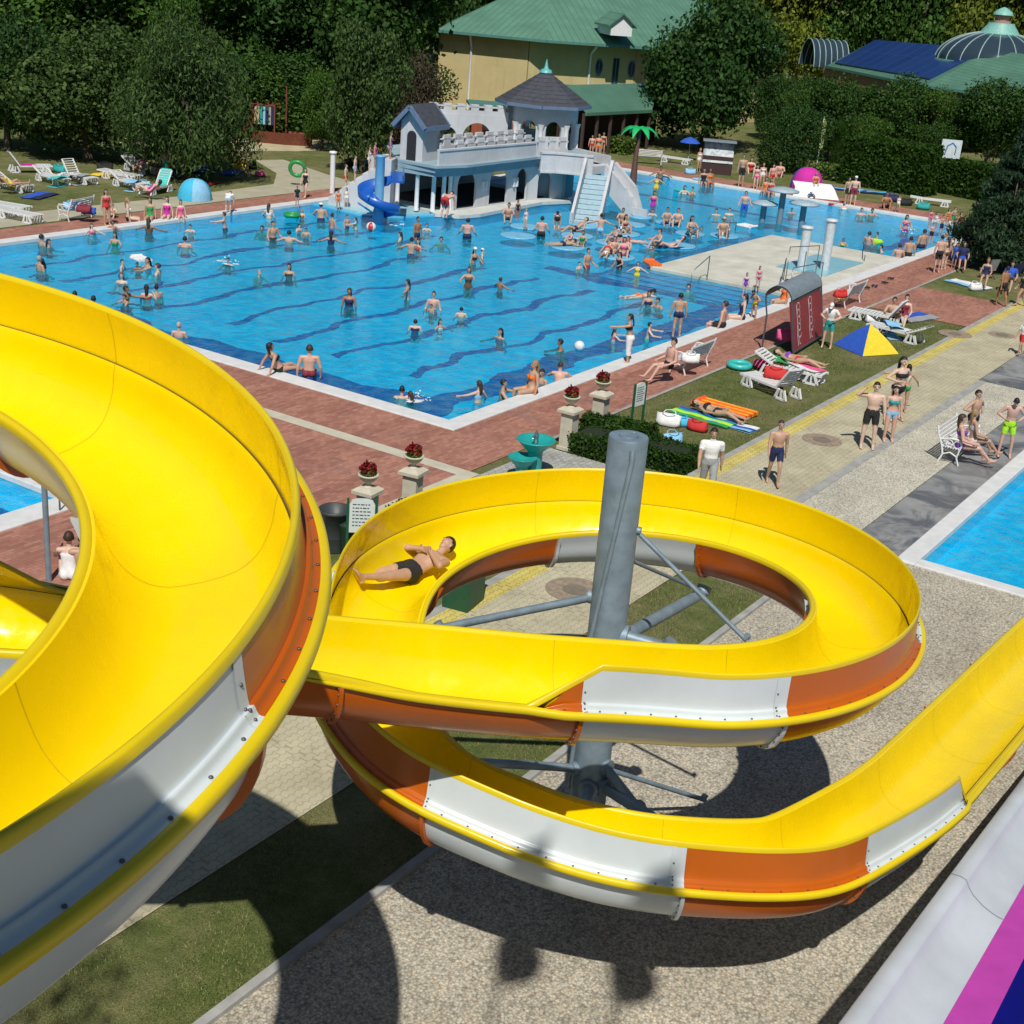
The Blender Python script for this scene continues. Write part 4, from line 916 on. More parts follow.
for sg in (-1, 1):
    o_ = sd2 * .55 * sg
    for p, q in ((e0, em), (em, e1)):
        P = [p + o_ + Vector((0, 0, -.7)), q + o_ + Vector((0, 0, -.7)), q + o_ + Vector((0, 0, .4)), p + o_ + Vector((0, 0, .4))]; th = sd2 * .09
        b.add(P + [v + th for v in P], [(0, 1, 2, 3), (7, 6, 5, 4), (3, 2, 6, 7), (0, 4, 5, 1), (0, 3, 7, 4), (1, 5, 6, 2)])
    b.bar(e0 + o_ + Vector((0, 0, .46)), em + o_ + Vector((0, 0, .46)), .2, .1); b.bar(em + o_ + Vector((0, 0, .46)), e1 + o_ + Vector((0, 0, .46)), .2, .1)
b.quad(e0 + sd2 * .55, e0 - sd2 * .55, em - sd2 * .55, em + sd2 * .55); b.quad(em + sd2 * .55, em - sd2 * .55, e1 - sd2 * .55, e1 + sd2 * .55)
b.bar(e0 + Vector((0, 0, -.6)), e0 + Vector((0, 0, .7)), 1.2, .14, up=(1, 0, 0))
cp(b, 'side_chute', [CAST])
# blue spiral slide beside the gate house
bs = empty('spiral_slide', (at(378, 221).x, at(378, 221).y, 0), 0, 'blue spiral slide winding round a tall pale blue post', 'slide'); bs.scale = (.84, .84, .9)
BLU = m_gel('blue_gelcoat', (.015, .11, .48), .25); PBL = plain('pale_blue_post_paint', (.16, .42, .68), .4, var=.1)
b = MB(); b.lathe([(.3, -.7), (.3, .5), (.26, .6), (.25, 3.2), (.27, 3.22), (.27, 3.28), (.16, 3.3)], 18); b.build('post', PBL, bs)
b = MB(); rows = []
for i in range(61):
    t = i / 60; a = R(30 + 300 * (1 - t) - 20) ; a = R(-5) + R(395) * t * 1.0; rm = 1.05; z = .1 + 1.75 * (1 - t)
    c, s_ = math.cos(a + R(10)), math.sin(a + R(10)); rows.append([(r * c, r * s_, z + h) for r, h in ((.34, .26), (.36, .05), (.46, -.08), (.86, -.08), (1.08, .05), (1.12, .34), (1.18, .34), (1.15, -.02), (.92, -.15), (.44, -.15), (.33, 0))])
b.loft(rows, True, True, 0, True); b.build('chute', BLU, bs)
b = MB(); b.bar((1.0, -.4, 1.95), (2.7, .9, 2.1), .8, .12); b.bar((1.0, -.8, 2.12), (2.7, .5, 2.3), .08, .4); b.build('entry_chute', [BLU], bs)
b = MB(); b.tube([(-1.4, .3, 1.0), (-.1, .1, .3)], .05, 8); b.tube([(-1.3, -.3, 1.4), (-.1, -.1, .6)], .05, 8); b.build('strut', PBL, bs)
# ---------------------------------------------------------------- green-roofed hall
hall = empty('spa_hall', (70, 40, 0), 0, 'large yellow hall with green metal hip roof and dormer behind the castle', 'building')
def hp(b, name, mats, par=None):
    o = b.build(name, mats); o.parent = par or hall
    if par is None: o.matrix_parent_inverse = root_inv(hall)
    return o
EZ = 6.2; cN = at(547, 40, EZ); cL_ = at(437, 29.5, EZ); cR_ = at(650, 47, EZ); cRR = at(786, 51, EZ)
dl_ = (cL_ - cN).normalized(); dr_ = (cR_ - cN).normalized(); nl_ = Vector((dl_.y, -dl_.x, 0)) * -1; nr_ = Vector((dr_.y, -dr_.x, 0))
if nl_.dot(Vector(CAM.tolist()) - cN) < 0: nl_ = -nl_
if nr_.dot(Vector(CAM.tolist()) - cN) < 0: nr_ = -nr_
d3 = (cRR - cR_).normalized(); n3 = Vector((d3.y, -d3.x, 0)); n3 = -n3 if n3.dot(Vector(CAM.tolist()) - cR_) < 0 else n3
def crossing(p, d, q, e):
    k = d.x * e.y - d.y * e.x; t = ((q.x - p.x) * e.y - (q.y - p.y) * e.x) / k; return p + d * t
ovl, ovr = 1.15, 1.85
wN = crossing(cN - nl_ * ovl, dl_, cN - nr_ * ovr, dr_); wL = cL_ - nl_ * ovl; wR = crossing(cR_ - nr_ * ovr, dr_, cR_ - n3 * ovr, d3); wRR = cRR - n3 * ovr
back = -(nl_ + nr_).normalized() * 14
b = MB()
for p, q in ((wL, wN), (wN, wR), (wR, wRR), (wL + dl_ * 0, wL + back * .9), (wRR, wRR + back)): b.bar((p.x, p.y, EZ / 2 - .1), (q.x, q.y, EZ / 2 - .1), .3, EZ - .2)
hp(b, 'wall', [YWALL])
up = Vector((0, 0, 1)); RZ = 9.6
in_ = lambda p, n, k: p - n * k
rN = crossing(cN - nl_ * 9.5, dl_, cN - nr_ * 9.5, dr_) + up * (RZ - EZ); rL = cL_ - nl_ * 9.5 - dl_ * 4 + up * (RZ - EZ); rR = crossing(cR_ - nr_ * 9.5, dr_, cR_ - n3 * 9.5, d3) + up * (RZ - EZ); rRR = cRR - n3 * 9.5 + up * (RZ - EZ)
b = MB(); b.add([cL_, cN, rN, rL], [(0, 1, 2, 3)], 0); b.add([cN, cR_, rR, rN], [(0, 1, 2, 3)], 1); b.add([cR_, cRR, rRR, rR], [(0, 1, 2, 3)], 1)
b.add([cL_, rL, rL + back * .5, cL_ + back], [(0, 1, 2, 3)], 0); b.add([rL, rN, rR, rRR, rRR + back * .7, rL + back * .7], [(0, 1, 2, 3, 4, 5)], 0)
hp(b, 'roof', [GROOF_L, GROOF_R])
b = MB()
for p, q, n in ((cL_, cN, nl_), (cN, cR_, nr_), (cR_, cRR, n3)):
    b.bar(p - up * .1, q - up * .1, .16, .2, 0)
    b.add([p - up * .2, q - up * .2, q - n * 2 - up * .2, p - n * 2 - up * .2], [(0, 1, 2, 3)], 1)
hp(b, 'gutter', [GTRIM, SOFFIT])
b = MB(); dpq = wL + (wN - wL) * .36 + nl_ * .24; b.tube([(dpq.x + nl_.x * .5, dpq.y + nl_.y * .5, EZ - .15), (dpq.x + nl_.x * .3, dpq.y + nl_.y * .3, EZ - .55), (dpq.x, dpq.y, EZ - 1.1), (dpq.x, dpq.y, .2)], .1, 8); hp(b, 'downpipe', [WHITEP])
b = MB(); dpq = wN + (wR - wN) * .57 + nr_ * .25; b.tube([(dpq.x + nr_.x * 1.4, dpq.y + nr_.y * 1.4, EZ - .2), (dpq.x, dpq.y, EZ - .9), (dpq.x, dpq.y, 2.6)], .1, 8); hp(b, 'downpipe', [WHITEP])
for t, ty in ((.66, 'o'), (.82, 'r'), (.97, 'o')):
    c = wN + (wR - wN) * t + nr_ * .17; c.z = 0; b = MB()
    if ty == 'o':
        for r_, k, mi in ((.52, 0, 1), (.42, .02, 0)): b.add([c + nr_ * k + dr_ * r_ * .62 * math.cos(2 * PI * j / 20) + up * (4.35 + r_ * 1.35 * math.sin(2 * PI * j / 20)) for j in range(20)], [tuple(range(20))], mi)
        b.bar(c + nr_ * .04 + up * 3.8, c + nr_ * .04 + up * 4.9, .05, .05, 1, up=(1, 0, 0))
    else:
        b.bar(c + up * 2.9 - dr_ * .28, c + up * 2.9 + dr_ * .28, .04, .1, 1); b.add([c + nr_ * .01 + dr_ * u + up * z for u, z in ((-.25, 3.0), (.25, 3.0), (.25, 5.1), (-.25, 5.1))], [(0, 1, 2, 3)], 0); b.bar(c + nr_ * .03 + up * 3, c + nr_ * .03 + up * 5.1, .06, .04, 1, up=(1, 0, 0))
    hp(b, 'window', [GLASSD, BLUET])
# dormer
dm = at(621, 36, 6.9); b = MB(); bb = -nr_
F_ = [dm - dr_ * .85, dm + dr_ * .85, dm + dr_ * .85 + up * .9, dm + up * 1.55, dm - dr_ * .85 + up * .9]
b.add(F_ + [p + bb * 3.4 for p in F_], [(0, 1, 2, 3, 4), (0, 5, 6, 1), (1, 6, 7, 2), (4, 9, 5, 0)], 0); hp(b, 'dormer_front', [WHITEP])
b = MB()
for k, sg in ((4, -1), (2, 1)):
    p, q = dm + up * 1.68 + nr_ * .25, dm + dr_ * 1.15 * sg + up * .75 + nr_ * .25; b.add([p, q, q + bb * 3.6, p + bb * 3.6, p - up * .14, q - up * .14, q + bb * 3.6 - up * .14, p + bb * 3.6 - up * .14], [(0, 1, 2, 3), (7, 6, 5, 4), (0, 4, 5, 1), (1, 5, 6, 2)])
hp(b, 'dormer_roof', [GROOF_R])
# porch
q0, q1 = at(586, 113, 2.75), at(652, 110, 2.75); h0, h1 = at(560, 85, 4.2), at(660, 83, 4.2)
b = MB(); b.add([q0, q1, h1, h0], [(0, 1, 2, 3)]); b.add([h0, h1, Vector((wR.x, wR.y, 2.9)), Vector((wN.x, wN.y, 2.9))], [(0, 1, 2, 3)]); b.bar(q0 - up * .08, q1 - up * .08, .14, .2); hp(b, 'porch_roof', [GPORCH])
dq = q1 - q0
for k in range(6): p = q0 + dq * (k / 5) + (h0 - q0) * .06; b = MB(); b.box(p.x - .08, p.x + .08, p.y - .08, p.y + .08, 0, 2.7); hp(b, 'porch_post', [plain('dark_wood', (.06, .04, .03), .8)])
b = MB(); k0, k1 = q0 + (h0 - q0) * .95, q1 + (h1 - q1) * .95; b.bar((k0.x, k0.y, 1.9), (k1.x, k1.y, 1.9), .15, 3.6); hp(b, 'porch_back_wall', [plain('brown_panelling', (.05, .028, .02), .8)])
# orange-red kiosk front behind the castle
q = at(496, 103, 2.7); b = MB(); b.cbox((q.x, q.y, 1.25), (3.2, 1.8, 2.5), 0, R(-50)); b.cbox((q.x, q.y, 2.62), (3.8, 2.5, .16), 1, R(-50)); b.cbox((q.x - 1.05, q.y - .7, 1.5), (1.6, .08, .9), 2, R(-50)); o = b.build('snack_kiosk', [plain('rust_red_boards', (.30, .08, .035), .7), GTRIM, DARKIN]); tag(o, 'low rust red kiosk with dark flat roof behind the castle battlements', 'kiosk')
# ---------------------------------------------------------------- glass dome bath house
dome = empty('dome_bath_house', (95, 8, 0), 0, 'bath house with glass dome, green roof and dark blue solar panels', 'building')
def dp_(b, name, mats):
    o = b.build(name, mats); o.parent = dome; o.matrix_parent_inverse = root_inv(dome); return o
ev = [at(826, 66, 4.6), at(925, 86, 4.6), at(1040, 101, 4.6)]
_dn = [Vector((.72, -.69, 0)), Vector((.86, -.5, 0)), Vector((.97, -.22, 0))]
def _rz(p, n, k, py): q = p + n * k; return Vector((q.x, q.y, z_for((q.x, q.y), py)))
r1 = [_rz(ev[0], _dn[0], 4.5, 41), _rz(ev[1], _dn[1], 6.5, 50), _rz(ev[2], _dn[2], 7, 62)]
b = MB(); b.add(ev[:2] + [r1[1], r1[0]], [(0, 1, 2, 3)]); b.add([ev[1], ev[2], r1[2], r1[1]], [(0, 1, 2, 3)]); bk = Vector((9, 3, 0)); b.add([r1[0], r1[1], r1[1] + bk - up * 2, r1[0] + bk - up * 2], [(0, 1, 2, 3)]); dp_(b, 'roof', [GPORCH])
b = MB(); off = (ev[0] - r1[0]).normalized()
for p, q in zip(ev[:-1], ev[1:]): b.bar((p.x + .6, p.y + .3, 2.25), (q.x + .6, q.y + .3, 2.25), .3, 4.4)
dp_(b, 'wall', [m_wall('ochre_render', (.30, .22, .12))])
b = MB()
for p, q in zip(ev[:-1], ev[1:]): b.bar(p - up * .05, q - up * .05, .2, .22)
dp_(b, 'gutter', [GTRIM])
nrm_ = ((ev[1] - ev[0]).cross(r1[0] - ev[0])).normalized(); nrm_ = nrm_ if nrm_.z > 0 else -nrm_
SOL = NT('solar_panel'); bt = SOL.n('TexBrick', i_Vector=SOL.coord('UV'), i_Scale=1., offset=0., i_Mortar_Size=.004, i_Brick_Width=.1, i_Row_Height=.5)
bt.inputs['Color1'].default_value = srgb((.008, .03, .13)); bt.inputs['Color2'].default_value = srgb((.012, .04, .16)); bt.inputs['Mortar'].default_value = srgb((.03, .06, .16)); SOL.base(bt.outputs[0]); SOL.set(Roughness=.3)
S0 = ev[0] + (r1[0] - ev[0]) * .12 + (ev[1] - ev[0]) * .04; S1 = ev[0] + (ev[1] - ev[0]) * .96 + (r1[1] - ev[1]) * .14; S2 = ev[1] + (r1[1] - ev[1]) * .98 - (ev[1] - ev[0]) * .02; S3 = r1[0] + (r1[1] - r1[0]) * .02
b = MB(); b.add([S0 + nrm_ * .14, S1 + nrm_ * .14, S2 + nrm_ * .14, S3 + nrm_ * .14, S0, S1, S2, S3], [(0, 1, 2, 3), (0, 4, 5, 1), (1, 5, 6, 2), (3, 7, 4, 0)]); o = dp_(b, 'solar_array', [SOL.m])
uv = o.data.uv_layers.new(name='UV')
for li, c in zip(range(4), ((0, 0), (1, 0), (1, 1), (0, 1))): uv.data[li].uv = c
dc = at(994, 63, 6.6); rD = 5.0
b = MB(); b.lathe([(rD * math.cos(R(t)), 2.55 * math.sin(R(t))) for t in range(0, 76, 8)], 32, dc, 0, False); dp_(b, 'dome_glass', [GLASSD])
b = MB()
for k in range(20): b.tube([dc + Vector((rD * 1.006 * math.cos(R(t)) * math.cos(2 * PI * k / 20), rD * 1.006 * math.cos(R(t)) * math.sin(2 * PI * k / 20), 2.57 * math.sin(R(t)))) for t in range(0, 76, 8)], .055, 5)
dp_(b, 'dome_rib', [plain('pale_green_metal', (.28, .40, .40), .4)])
b = MB(); b.lathe([(rD + .1, -.4), (rD + .15, 0), (rD, .05)], 32, dc, 0, False); dp_(b, 'dome_ring', [GTRIM])
TQ = plain('patina_copper', (.20, .46, .40), .5, var=.2); z_ = 2.55 * math.sin(R(72))
b = MB(); b.lathe([(1.75, z_ - .1), (1.6, z_ + .1), (1.15, z_ + .7), (1.1, z_ + .85)], 20, dc, 0); b.lathe([(.75, z_ + .85), (.75, z_ + 1.05)], 14, dc, 1); b.lathe([(.55, z_ + 1.05), (.6, z_ + 1.5)], 14, dc, 1); b.lathe([(.85, z_ + 1.5), (.75, z_ + 1.75), (.3, z_ + 2.05), (.02, z_ + 2.15)], 16, dc, 0); dp_(b, 'dome_lantern', [TQ, plain('pink_render', (.4, .26, .22), .8)])
# glazed barrel at the left end
gb = at(824, 60, 5.0); b = MB(); gr = MB(); ax = Vector((.72, -.69, 0)); pr_ = Vector((ax.y, -ax.x, 0))
for k in range(7):
    a0 = [gb + ax * (k - 3) * .6 - pr_ * 1.8 * math.cos(R(t)) + up * (2.5 * math.sin(R(t)) - .6) for t in range(0, 181, 12)]
    b.tube(a0, .05, 5)
    if k: gr.loft([a0, pa], False, False, 0, True)
    pa = a0
dp_(gr, 'barrel_glass', [GLASSD]); dp_(b, 'barrel_rib', [plain('pale_green_metal', (.28, .40, .40), .4)])

# ---------------------------------------------------------------- start tower the picture is taken from (roof shades the slide; flags are added shadow casters)
tw = empty('slide_tower', (-31, -21, 0), 0, 'timber start tower with roof above the top of the slides', 'tower')
def tp(b, name, mats):
    o = b.build(name, mats); o.parent = tw; o.matrix_parent_inverse = root_inv(tw); return o
TIM = plain('brown_timber', (.16, .09, .05), .8, var=.3)
b = MB(); b.box(-34.5, -28.0, -24.5, -18.75, 9.7, 9.85); tp(b, 'platform', [TIM])
for x, y in ((-34.3, -24.3), (-28.15, -24.3), (-34.3, -18.9)): b = MB(); b.box(x - .12, x + .12, y - .12, y + .12, 0, 13.4); tp(b, 'post', [TIM])
b = MB(); b.add([(-35, -25, 13.5), (-28.3, -25, 13.5), (-28.3, -18.1, 13.5), (-35, -18.1, 13.5), (-31.6, -21.5, 16.2), (-35, -25, 13.4), (-28.3, -25, 13.4), (-28.3, -18.1, 13.4), (-35, -18.1, 13.4)], [(0, 1, 4), (1, 2, 4), (2, 3, 4), (3, 0, 4), (8, 7, 6, 5), (0, 5, 6, 1), (1, 6, 7, 2), (2, 7, 8, 3), (3, 8, 5, 0)]); tp(b, 'roof', [SLATE])
b = MB(); b.bar((-34.5, -24.4, 10.8), (-28.2, -24.4, 10.8), .06, .06); b.bar((-34.4, -24.4, 10.8), (-34.4, -18.9, 10.8), .06, .06); b.bar((-34.5, -24.4, 10.3), (-28.2, -24.4, 10.3), .05, .05); b.bar((-34.4, -24.4, 10.3), (-34.4, -18.9, 10.3), .05, .05); tp(b, 'railing', [TIM])
for k, (x, y, z, c) in enumerate(((-29.2, -20.4, 20., (.3, .03, .03)), (-28.6, -21.7, 20., (.03, .2, .06)))):  # unseen mast flags, added and sized to drop soft shadows on the gravel
    b = MB(); b.tube([(x, y, 14.2), (x, y, z + .5)], .03, 6); b.loft([[(x + .03 + .95 * t, y + .08 * math.sin(6 * t + zz * 4), z + .45 - zz - .3 * t) for t in np.linspace(0, 1, 7)] for zz in np.linspace(0, 1.5, 6)], False, False, 1); tp(b, 'flag', [STEEL, plain('shade_flag_%s' % ('red' if k == 0 else 'green'), c, .8)])
# ================================================================ furniture and small things
WPL = plain('white_plastic', (.72, .73, .73), .4, var=.06); WPLT = plain('white_lounger_mesh', (.62, .66, .66), .6, var=.1)
CUP = {}
def paint(name, c, rough=.6):
    return plain(name, c, rough, var=.12)
COLS = dict(red=(.55, .03, .03), pink=(.72, .10, .26), magenta=(.55, .02, .32), orange=(.85, .17, .02), yellow=(.80, .58, .03), lime=(.42, .80, .03), green=(.03, .30, .08), teal=(.02, .33, .33), cyan=(.05, .45, .70), blue=(.02, .09, .48), navy=(.012, .02, .08),
            black=(.014, .014, .016), white=(.75, .75, .75), grey=(.30, .31, .32), purple=(.20, .05, .42), brown=(.14, .07, .035), sky=(.25, .52, .75), turq=(.05, .48, .45), sand=(.5, .4, .25), wine=(.22, .02, .04))
def cloth(k): return plain('cloth_' + k, COLS[k], .8, var=.15, scale=9)
def heading(px, py, qx, qy):
    a, b_ = at(px, py), at(qx, qy); return math.atan2(b_.y - a.y, b_.x - a.x)
def thing(name, px, py, rz, label, cat, group=None, z=0.):
    p = at(px, py, z); return empty(name, (p.x, p.y, z), rz, label, cat, group)
# ---- sun loungers (white plastic); head end towards -x
def make_lounger(up=.5):
    root = empty('sun_lounger', (0, 0, 0))
    hb = .32
    b = MB()
    for sg in (-1, 1): b.bar((-.55, sg * .3, hb), (1.05, sg * .3, hb), .06, .07); 
    for x in np.linspace(-.45, .98, 11): b.bar((x, -.3, hb + .02), (x, .3, hb + .02), .1, .02)
    b.build('seat', [WPL], root)
    b = MB(); c, s_ = math.cos(up), math.sin(up)
    for sg in (-1, 1): b.bar((-.5, sg * .3, hb), (-.5 - .8 * c, sg * .3, hb + .8 * s_), .06, .06)
    for t in np.linspace(.06, .78, 7): b.bar((-.5 - t * c, -.3, hb + .02 + t * s_), (-.5 - t * c, .3, hb + .02 + t * s_), .09, .02)
    b.build('backrest', [WPL], root)
    for x in (-.75, .72):
        for sg in (-1, 1):
            b = MB(); b.bar((x - .22, sg * .31, 0.02), (x - .1, sg * .31, hb), .06, .08); b.bar((x + .22, sg * .31, .02), (x + .1, sg * .31, hb), .06, .08); b.bar((x - .22, sg * .31, .03), (x + .22, sg * .31, .03), .06, .06); b.bar((x, sg * .31, .03), (x, sg * .31, hb), .04, .05); b.build('leg', [WPL], root)
    return root
LOUNGE = [make_lounger(.45), make_lounger(.95), make_lounger(.06)]
for l in LOUNGE: l['category'] = 'lounger'; l['group'] = 'white sun loungers on the lawns'
used = set()
def lounger(k, px, py, rz, label, z=0., towel=None, tl=None):
    p = at(px, py, 0); o = LOUNGE[k] if k not in used else copy_tree(LOUNGE[k]); used.add(k); o.location = (p.x, p.y, z); o.rotation_euler = (0, 0, rz); o['label'] = label
    if towel:
        b = MB(); u = [.45, .95, .06][k]; c, s_ = math.cos(u), math.sin(u)
        pts = [(-.5 - .85 * c, .38 + .8 * s_), (-.5 - .4 * c, .375 + .4 * s_), (-.47, .36), (-.1, .365), (.3, .37)]
        b.loft([[(x, y, z_ + .012) for y in (-.28, 0, .28)] for x, z_ in pts], False, False); b.loft([[(x, y, z_ + .0) for y in (-.28, 0, .28)] for x, z_ in pts], False, False)
        t = b.build('towel', [cloth(towel)], None, (p.x, p.y, 0), rz); tag(t, tl or ('%s towel spread over a white sun lounger' % towel), 'towel')
    return o
LA = heading(10, 190, 45, 186)
lounger(1, 30, 172, heading(24, 172, 40, 172), 'white lounger with magenta towel nearest the left trees', towel='magenta', tl='magenta towel on the raised back of a white lounger by the left trees')
lounger(0, 53, 183, heading(42, 180, 64, 186), 'empty white lounger between the magenta towel one and the patterned one')
lounger(1, 80, 182, heading(70, 180, 90, 185), 'white lounger with black and white patterned cloth near the tree trunks')
lounger(0, 13, 190, heading(0, 186, 30, 192), 'white lounger with a person in yellow lying on it')
lounger(2, 8, 212, heading(-10, 208, 20, 213), 'flat white lounger at the left edge behind the pool')
lounger(2, 20, 220, heading(0, 216, 30, 222), 'flat white lounger nearest the pool at the left edge')
lounger(0, 140, 172, heading(130, 170, 152, 176), 'white lounger with towel half in the shade of the willow')
lounger(0, 131, 188, heading(121, 185, 142, 190), 'white lounger with a pale blue cloth, left of the blue beach tent')
lounger(1, 156, 193, heading(168, 190, 146, 195), 'white lounger with pink and turquoise towels beside the blue tent', towel='turq', tl='turquoise towel hanging over lounger beside the blue tent')
lounger(2, 122, 180, heading(112, 178, 136, 182), 'white lounger partly behind the pale blue cloth one')
lounger(1, 770, 392, heading(785, 396, 750, 382), 'white lounger with green mesh seat and red bag in front of the advertising screen')
lounger(0, 792, 378, heading(776, 374, 812, 382), 'white lounger with a sunbather just below the advertising screen')
lounger(0, 895, 338, heading(912, 342, 880, 334), 'white lounger with white towel right of the blue and yellow tent', towel='white', tl='white towel on lounger right of the blue and yellow tent')
lounger(1, 876, 322, heading(888, 324, 868, 320), 'white lounger behind the couple sitting on towels')
lounger(2, 932, 205, heading(925, 204, 950, 207), 'white lounger on the grass by the shorter clipped hedge')
lounger(2, 676, 163, heading(668, 162, 690, 165), 'white lounger in tree shade by the blue umbrella')
# ---- ornate white benches
def make_bench():
    root = empty('garden_bench', (0, 0, 0))
    b = MB()
    for y in np.linspace(.04, .44, 7): b.bar((-.72, y, .43), (.72, y, .43), .045, .025)
    b.build('seat', [WPL], root); b = MB()
    for t in np.linspace(.1, .95, 5): b.bar((-.72, .47 + .16 * t, .45 + .42 * t), (.72, .47 + .16 * t, .45 + .42 * t), .05, .03, up=(0, 1, 0))
    b.build('backrest', [WPL], root)
    for x in (-.7, .7):
        b = MB(); b.tube([(x, -.02, 0), (x, .06, .2), (x, .02, .4), (x, -.02, .55), (x, .05, .66), (x, .3, .66), (x, .5, .6)], .024, 7); b.tube([(x, .5, 0), (x, .42, .22), (x, .47, .42), (x, .6, .7), (x, .66, .92)], .026, 7); b.tube([(x, .06, .22), (x, .24, .3), (x, .42, .22)], .02, 6)
        b.tube([(x, .1 + .09 * math.cos(t), .53 + .09 * math.sin(t)) for t in np.linspace(0, 6.3, 12)], .014, 5); b.tube([(x, .3 + .09 * math.cos(t), .53 + .09 * math.sin(t)) for t in np.linspace(0, 6.3, 12)], .014, 5); b.build('side_frame', [WPL], root)
    return root
bench = make_bench(); bench['category'] = 'bench'; bench['group'] = 'white ornate benches by the pools'
def put_bench(px, py, rz, label, first=[1]):
    p = at(px, py); o = bench if first[0] else copy_tree(bench); first[0] = 0; o.location = (p.x, p.y, 0); o.rotation_euler = (0, 0, rz); o.scale = (1.12, 1.05, 1.05); o['label'] = label; return o
# seat front is local -y; +y is the back
bn1 = put_bench(683, 371, PI + R(0), 'white ornate bench on the brick deck with a man sitting on it')
bn1.location = (at(676, 366).x, at(676, 366).y - .2, 0); bn1.rotation_euler = (0, 0, PI)
put_bench(840, 303, PI, 'white ornate bench with bags on it behind the advertising screen')
put_bench(966, 459, 0, 'white ornate bench at the edge of the right-hand pool')
p = at(966, 459); bpy.context.view_layer.update()
put_bench(70, 218, PI + R(15), 'white bench with bags and towels beside the far left deck')
put_bench(648, 163, R(-55) + PI, 'white bench on the grass behind the palm tree')
# ---- pedestals with urns of red flowers
STONE = plain('cream_stone', (.50, .47, .37), .85, var=.15, scale=5, bump=.15); REDF = m_leaf('red_flower', (.22, .012, .02)); GRF = LF['grass']
def make_ped():
    root = empty('flower_pedestal', (0, 0, 0)); h = 1.0
    b = MB(); b.box(-.17, .17, -.17, .17, 0, h); b.box(-.21, .21, -.21, .21, 0, .1); o = b.build('pier', [STONE], root); bevel(o, .012)
    b = MB(); b.prism([(-.25, -.25), (.25, -.25), (.25, .25), (-.25, .25)], h, h + .07); 
    b.loft([[(x * .25, y * .25, h + .07) for x, y in ((-1, -1), (1, -1), (1, 1), (-1, 1))], [(x * .15, y * .15, h + .14) for x, y in ((-1, -1), (1, -1), (1, 1), (-1, 1))]], True, True, 0, False); b.build('cap', [STONE], root)
    b = MB(); b.lathe([(.10, h + .14), (.06, h + .18), (.05, h + .22), (.10, h + .25), (.17, h + .31), (.2, h + .37), (.23, h + .40), (.22, h + .42), (.17, h + .41), (.12, h + .38)], 16); b.build('urn', [STONE], root)
    rng = np.random.default_rng(3); n = 170; d = rng.normal(size=(n, 3)); d /= np.linalg.norm(d, axis=1)[:, None]; P = d * .17 * rng.random((n, 1)) ** .4 * np.array([1.1, 1.1, .9]) + np.array([0, 0, h + .55])
    link('flowers', leaf_mesh('flowers', P, d, .06 * (.7 + .6 * rng.random(n)), rng), REDF, root)
    P2 = d[:80] * .15 + np.array([0, 0, h + .44]); link('leaves', leaf_mesh('urn_leaves', P2, d[:80], np.full(80, .07), rng), GRF, root); return root
ped = make_ped()
for i, (px, py, lb) in enumerate([(567, 449, 'stone pedestal with red flower urn right of the turquoise fountain'), (598, 432, 'stone pedestal with red flower urn between the hedges, farthest right'), (366, 537, 'stone pedestal with red flower urn behind the small white notice sign'), (411, 516, 'stone pedestal with red flower urn above the sliding man')]):
    p = at(px, py); o = ped if i == 0 else copy_tree(ped); o.location = (p.x, p.y, 0); o.rotation_euler = (0, 0, R(3 * i)); tag(o, lb, 'flower pedestal', 'stone pedestals with red flowers')
# ---- drinking fountain
TURQ = plain('turquoise_enamel', (.02, .34, .32), .3, var=.12)
f = thing('drinking_fountain', 533, 476, R(20), 'turquoise drinking fountain with tall and low bowls', 'fountain')
b = MB(); b.lathe([(.19, 0), (.19, .62), (.2, .68)], 8); b.build('tall_column', [TURQ], f)
b = MB(); b.lathe([(.2, .66), (.3, .74), (.44, .9), (.48, .93), (.46, .95), (.42, .92), (.2, .84), (.02, .83)], 20); b.build('tall_bowl', [TURQ], f)
b = MB(); b.lathe([(.15, 0), (.15, .3), (.16, .34)], 8, (-.34, .22, 0)); b.lathe([(.16, .34), (.25, .42), (.34, .55), (.36, .57), (.33, .57), (.15, .5), (.02, .49)], 18, (-.34, .22, 0)); b.build('low_bowl', [TURQ], f)
b = MB(); b.lathe([(.06, .84), (.055, 1.0), (.07, 1.02), (.04, 1.1), (.02, 1.16)], 10); b.tube([(.03, 0, 1.02), (.13, 0, 1.05), (.16, 0, .98)], .022, 6); b.tube([(-.03, .02, 1.02), (-.12, .05, 1.04), (-.15, .05, .98)], .022, 6); b.build('tap', [plain('chrome', (.35, .36, .38), .2, .8)], f)
# ---- bins, signs
b = MB(); b.lathe([(.24, 0), (.3, .82), (.34, .84), (.34, .9), (.3, .9), (.27, .3)], 18); tb = b.build('litter_bin', [plain('dark_grey_plastic', (.04, .05, .055), .5)]); q = at(334, 549); tb.location = q; tag(tb, 'dark grey round litter bin left of the notice sign', 'bin')
b = MB(); b.lathe([(.22, 0), (.27, .62), (.29, .66), (.12, .7)], 16); tb = b.build('litter_bin', [plain('dark_green_plastic', (.012, .035, .02), .5)]); tb.location = at(350, 552); tag(tb, 'smaller dark green bin between the grey bin and the sign', 'bin')
b = MB(); b.cbox((0, 0, .42), (.75, .55, .84)); b.cbox((0, 0, .87), (.8, .6, .07), 1); tb = b.build('garden_box', [plain('box_green', (.012, .075, .035), .5), plain('box_green_lid', (.015, .10, .045), .5)]); q = at(463, 603); tb.location = (q.x, q.y, 0); tb.rotation_euler = (0, 0, R(10)); bevel(tb, .02); tag(tb, 'dark green box on the pavers behind the spiral slide', 'box')
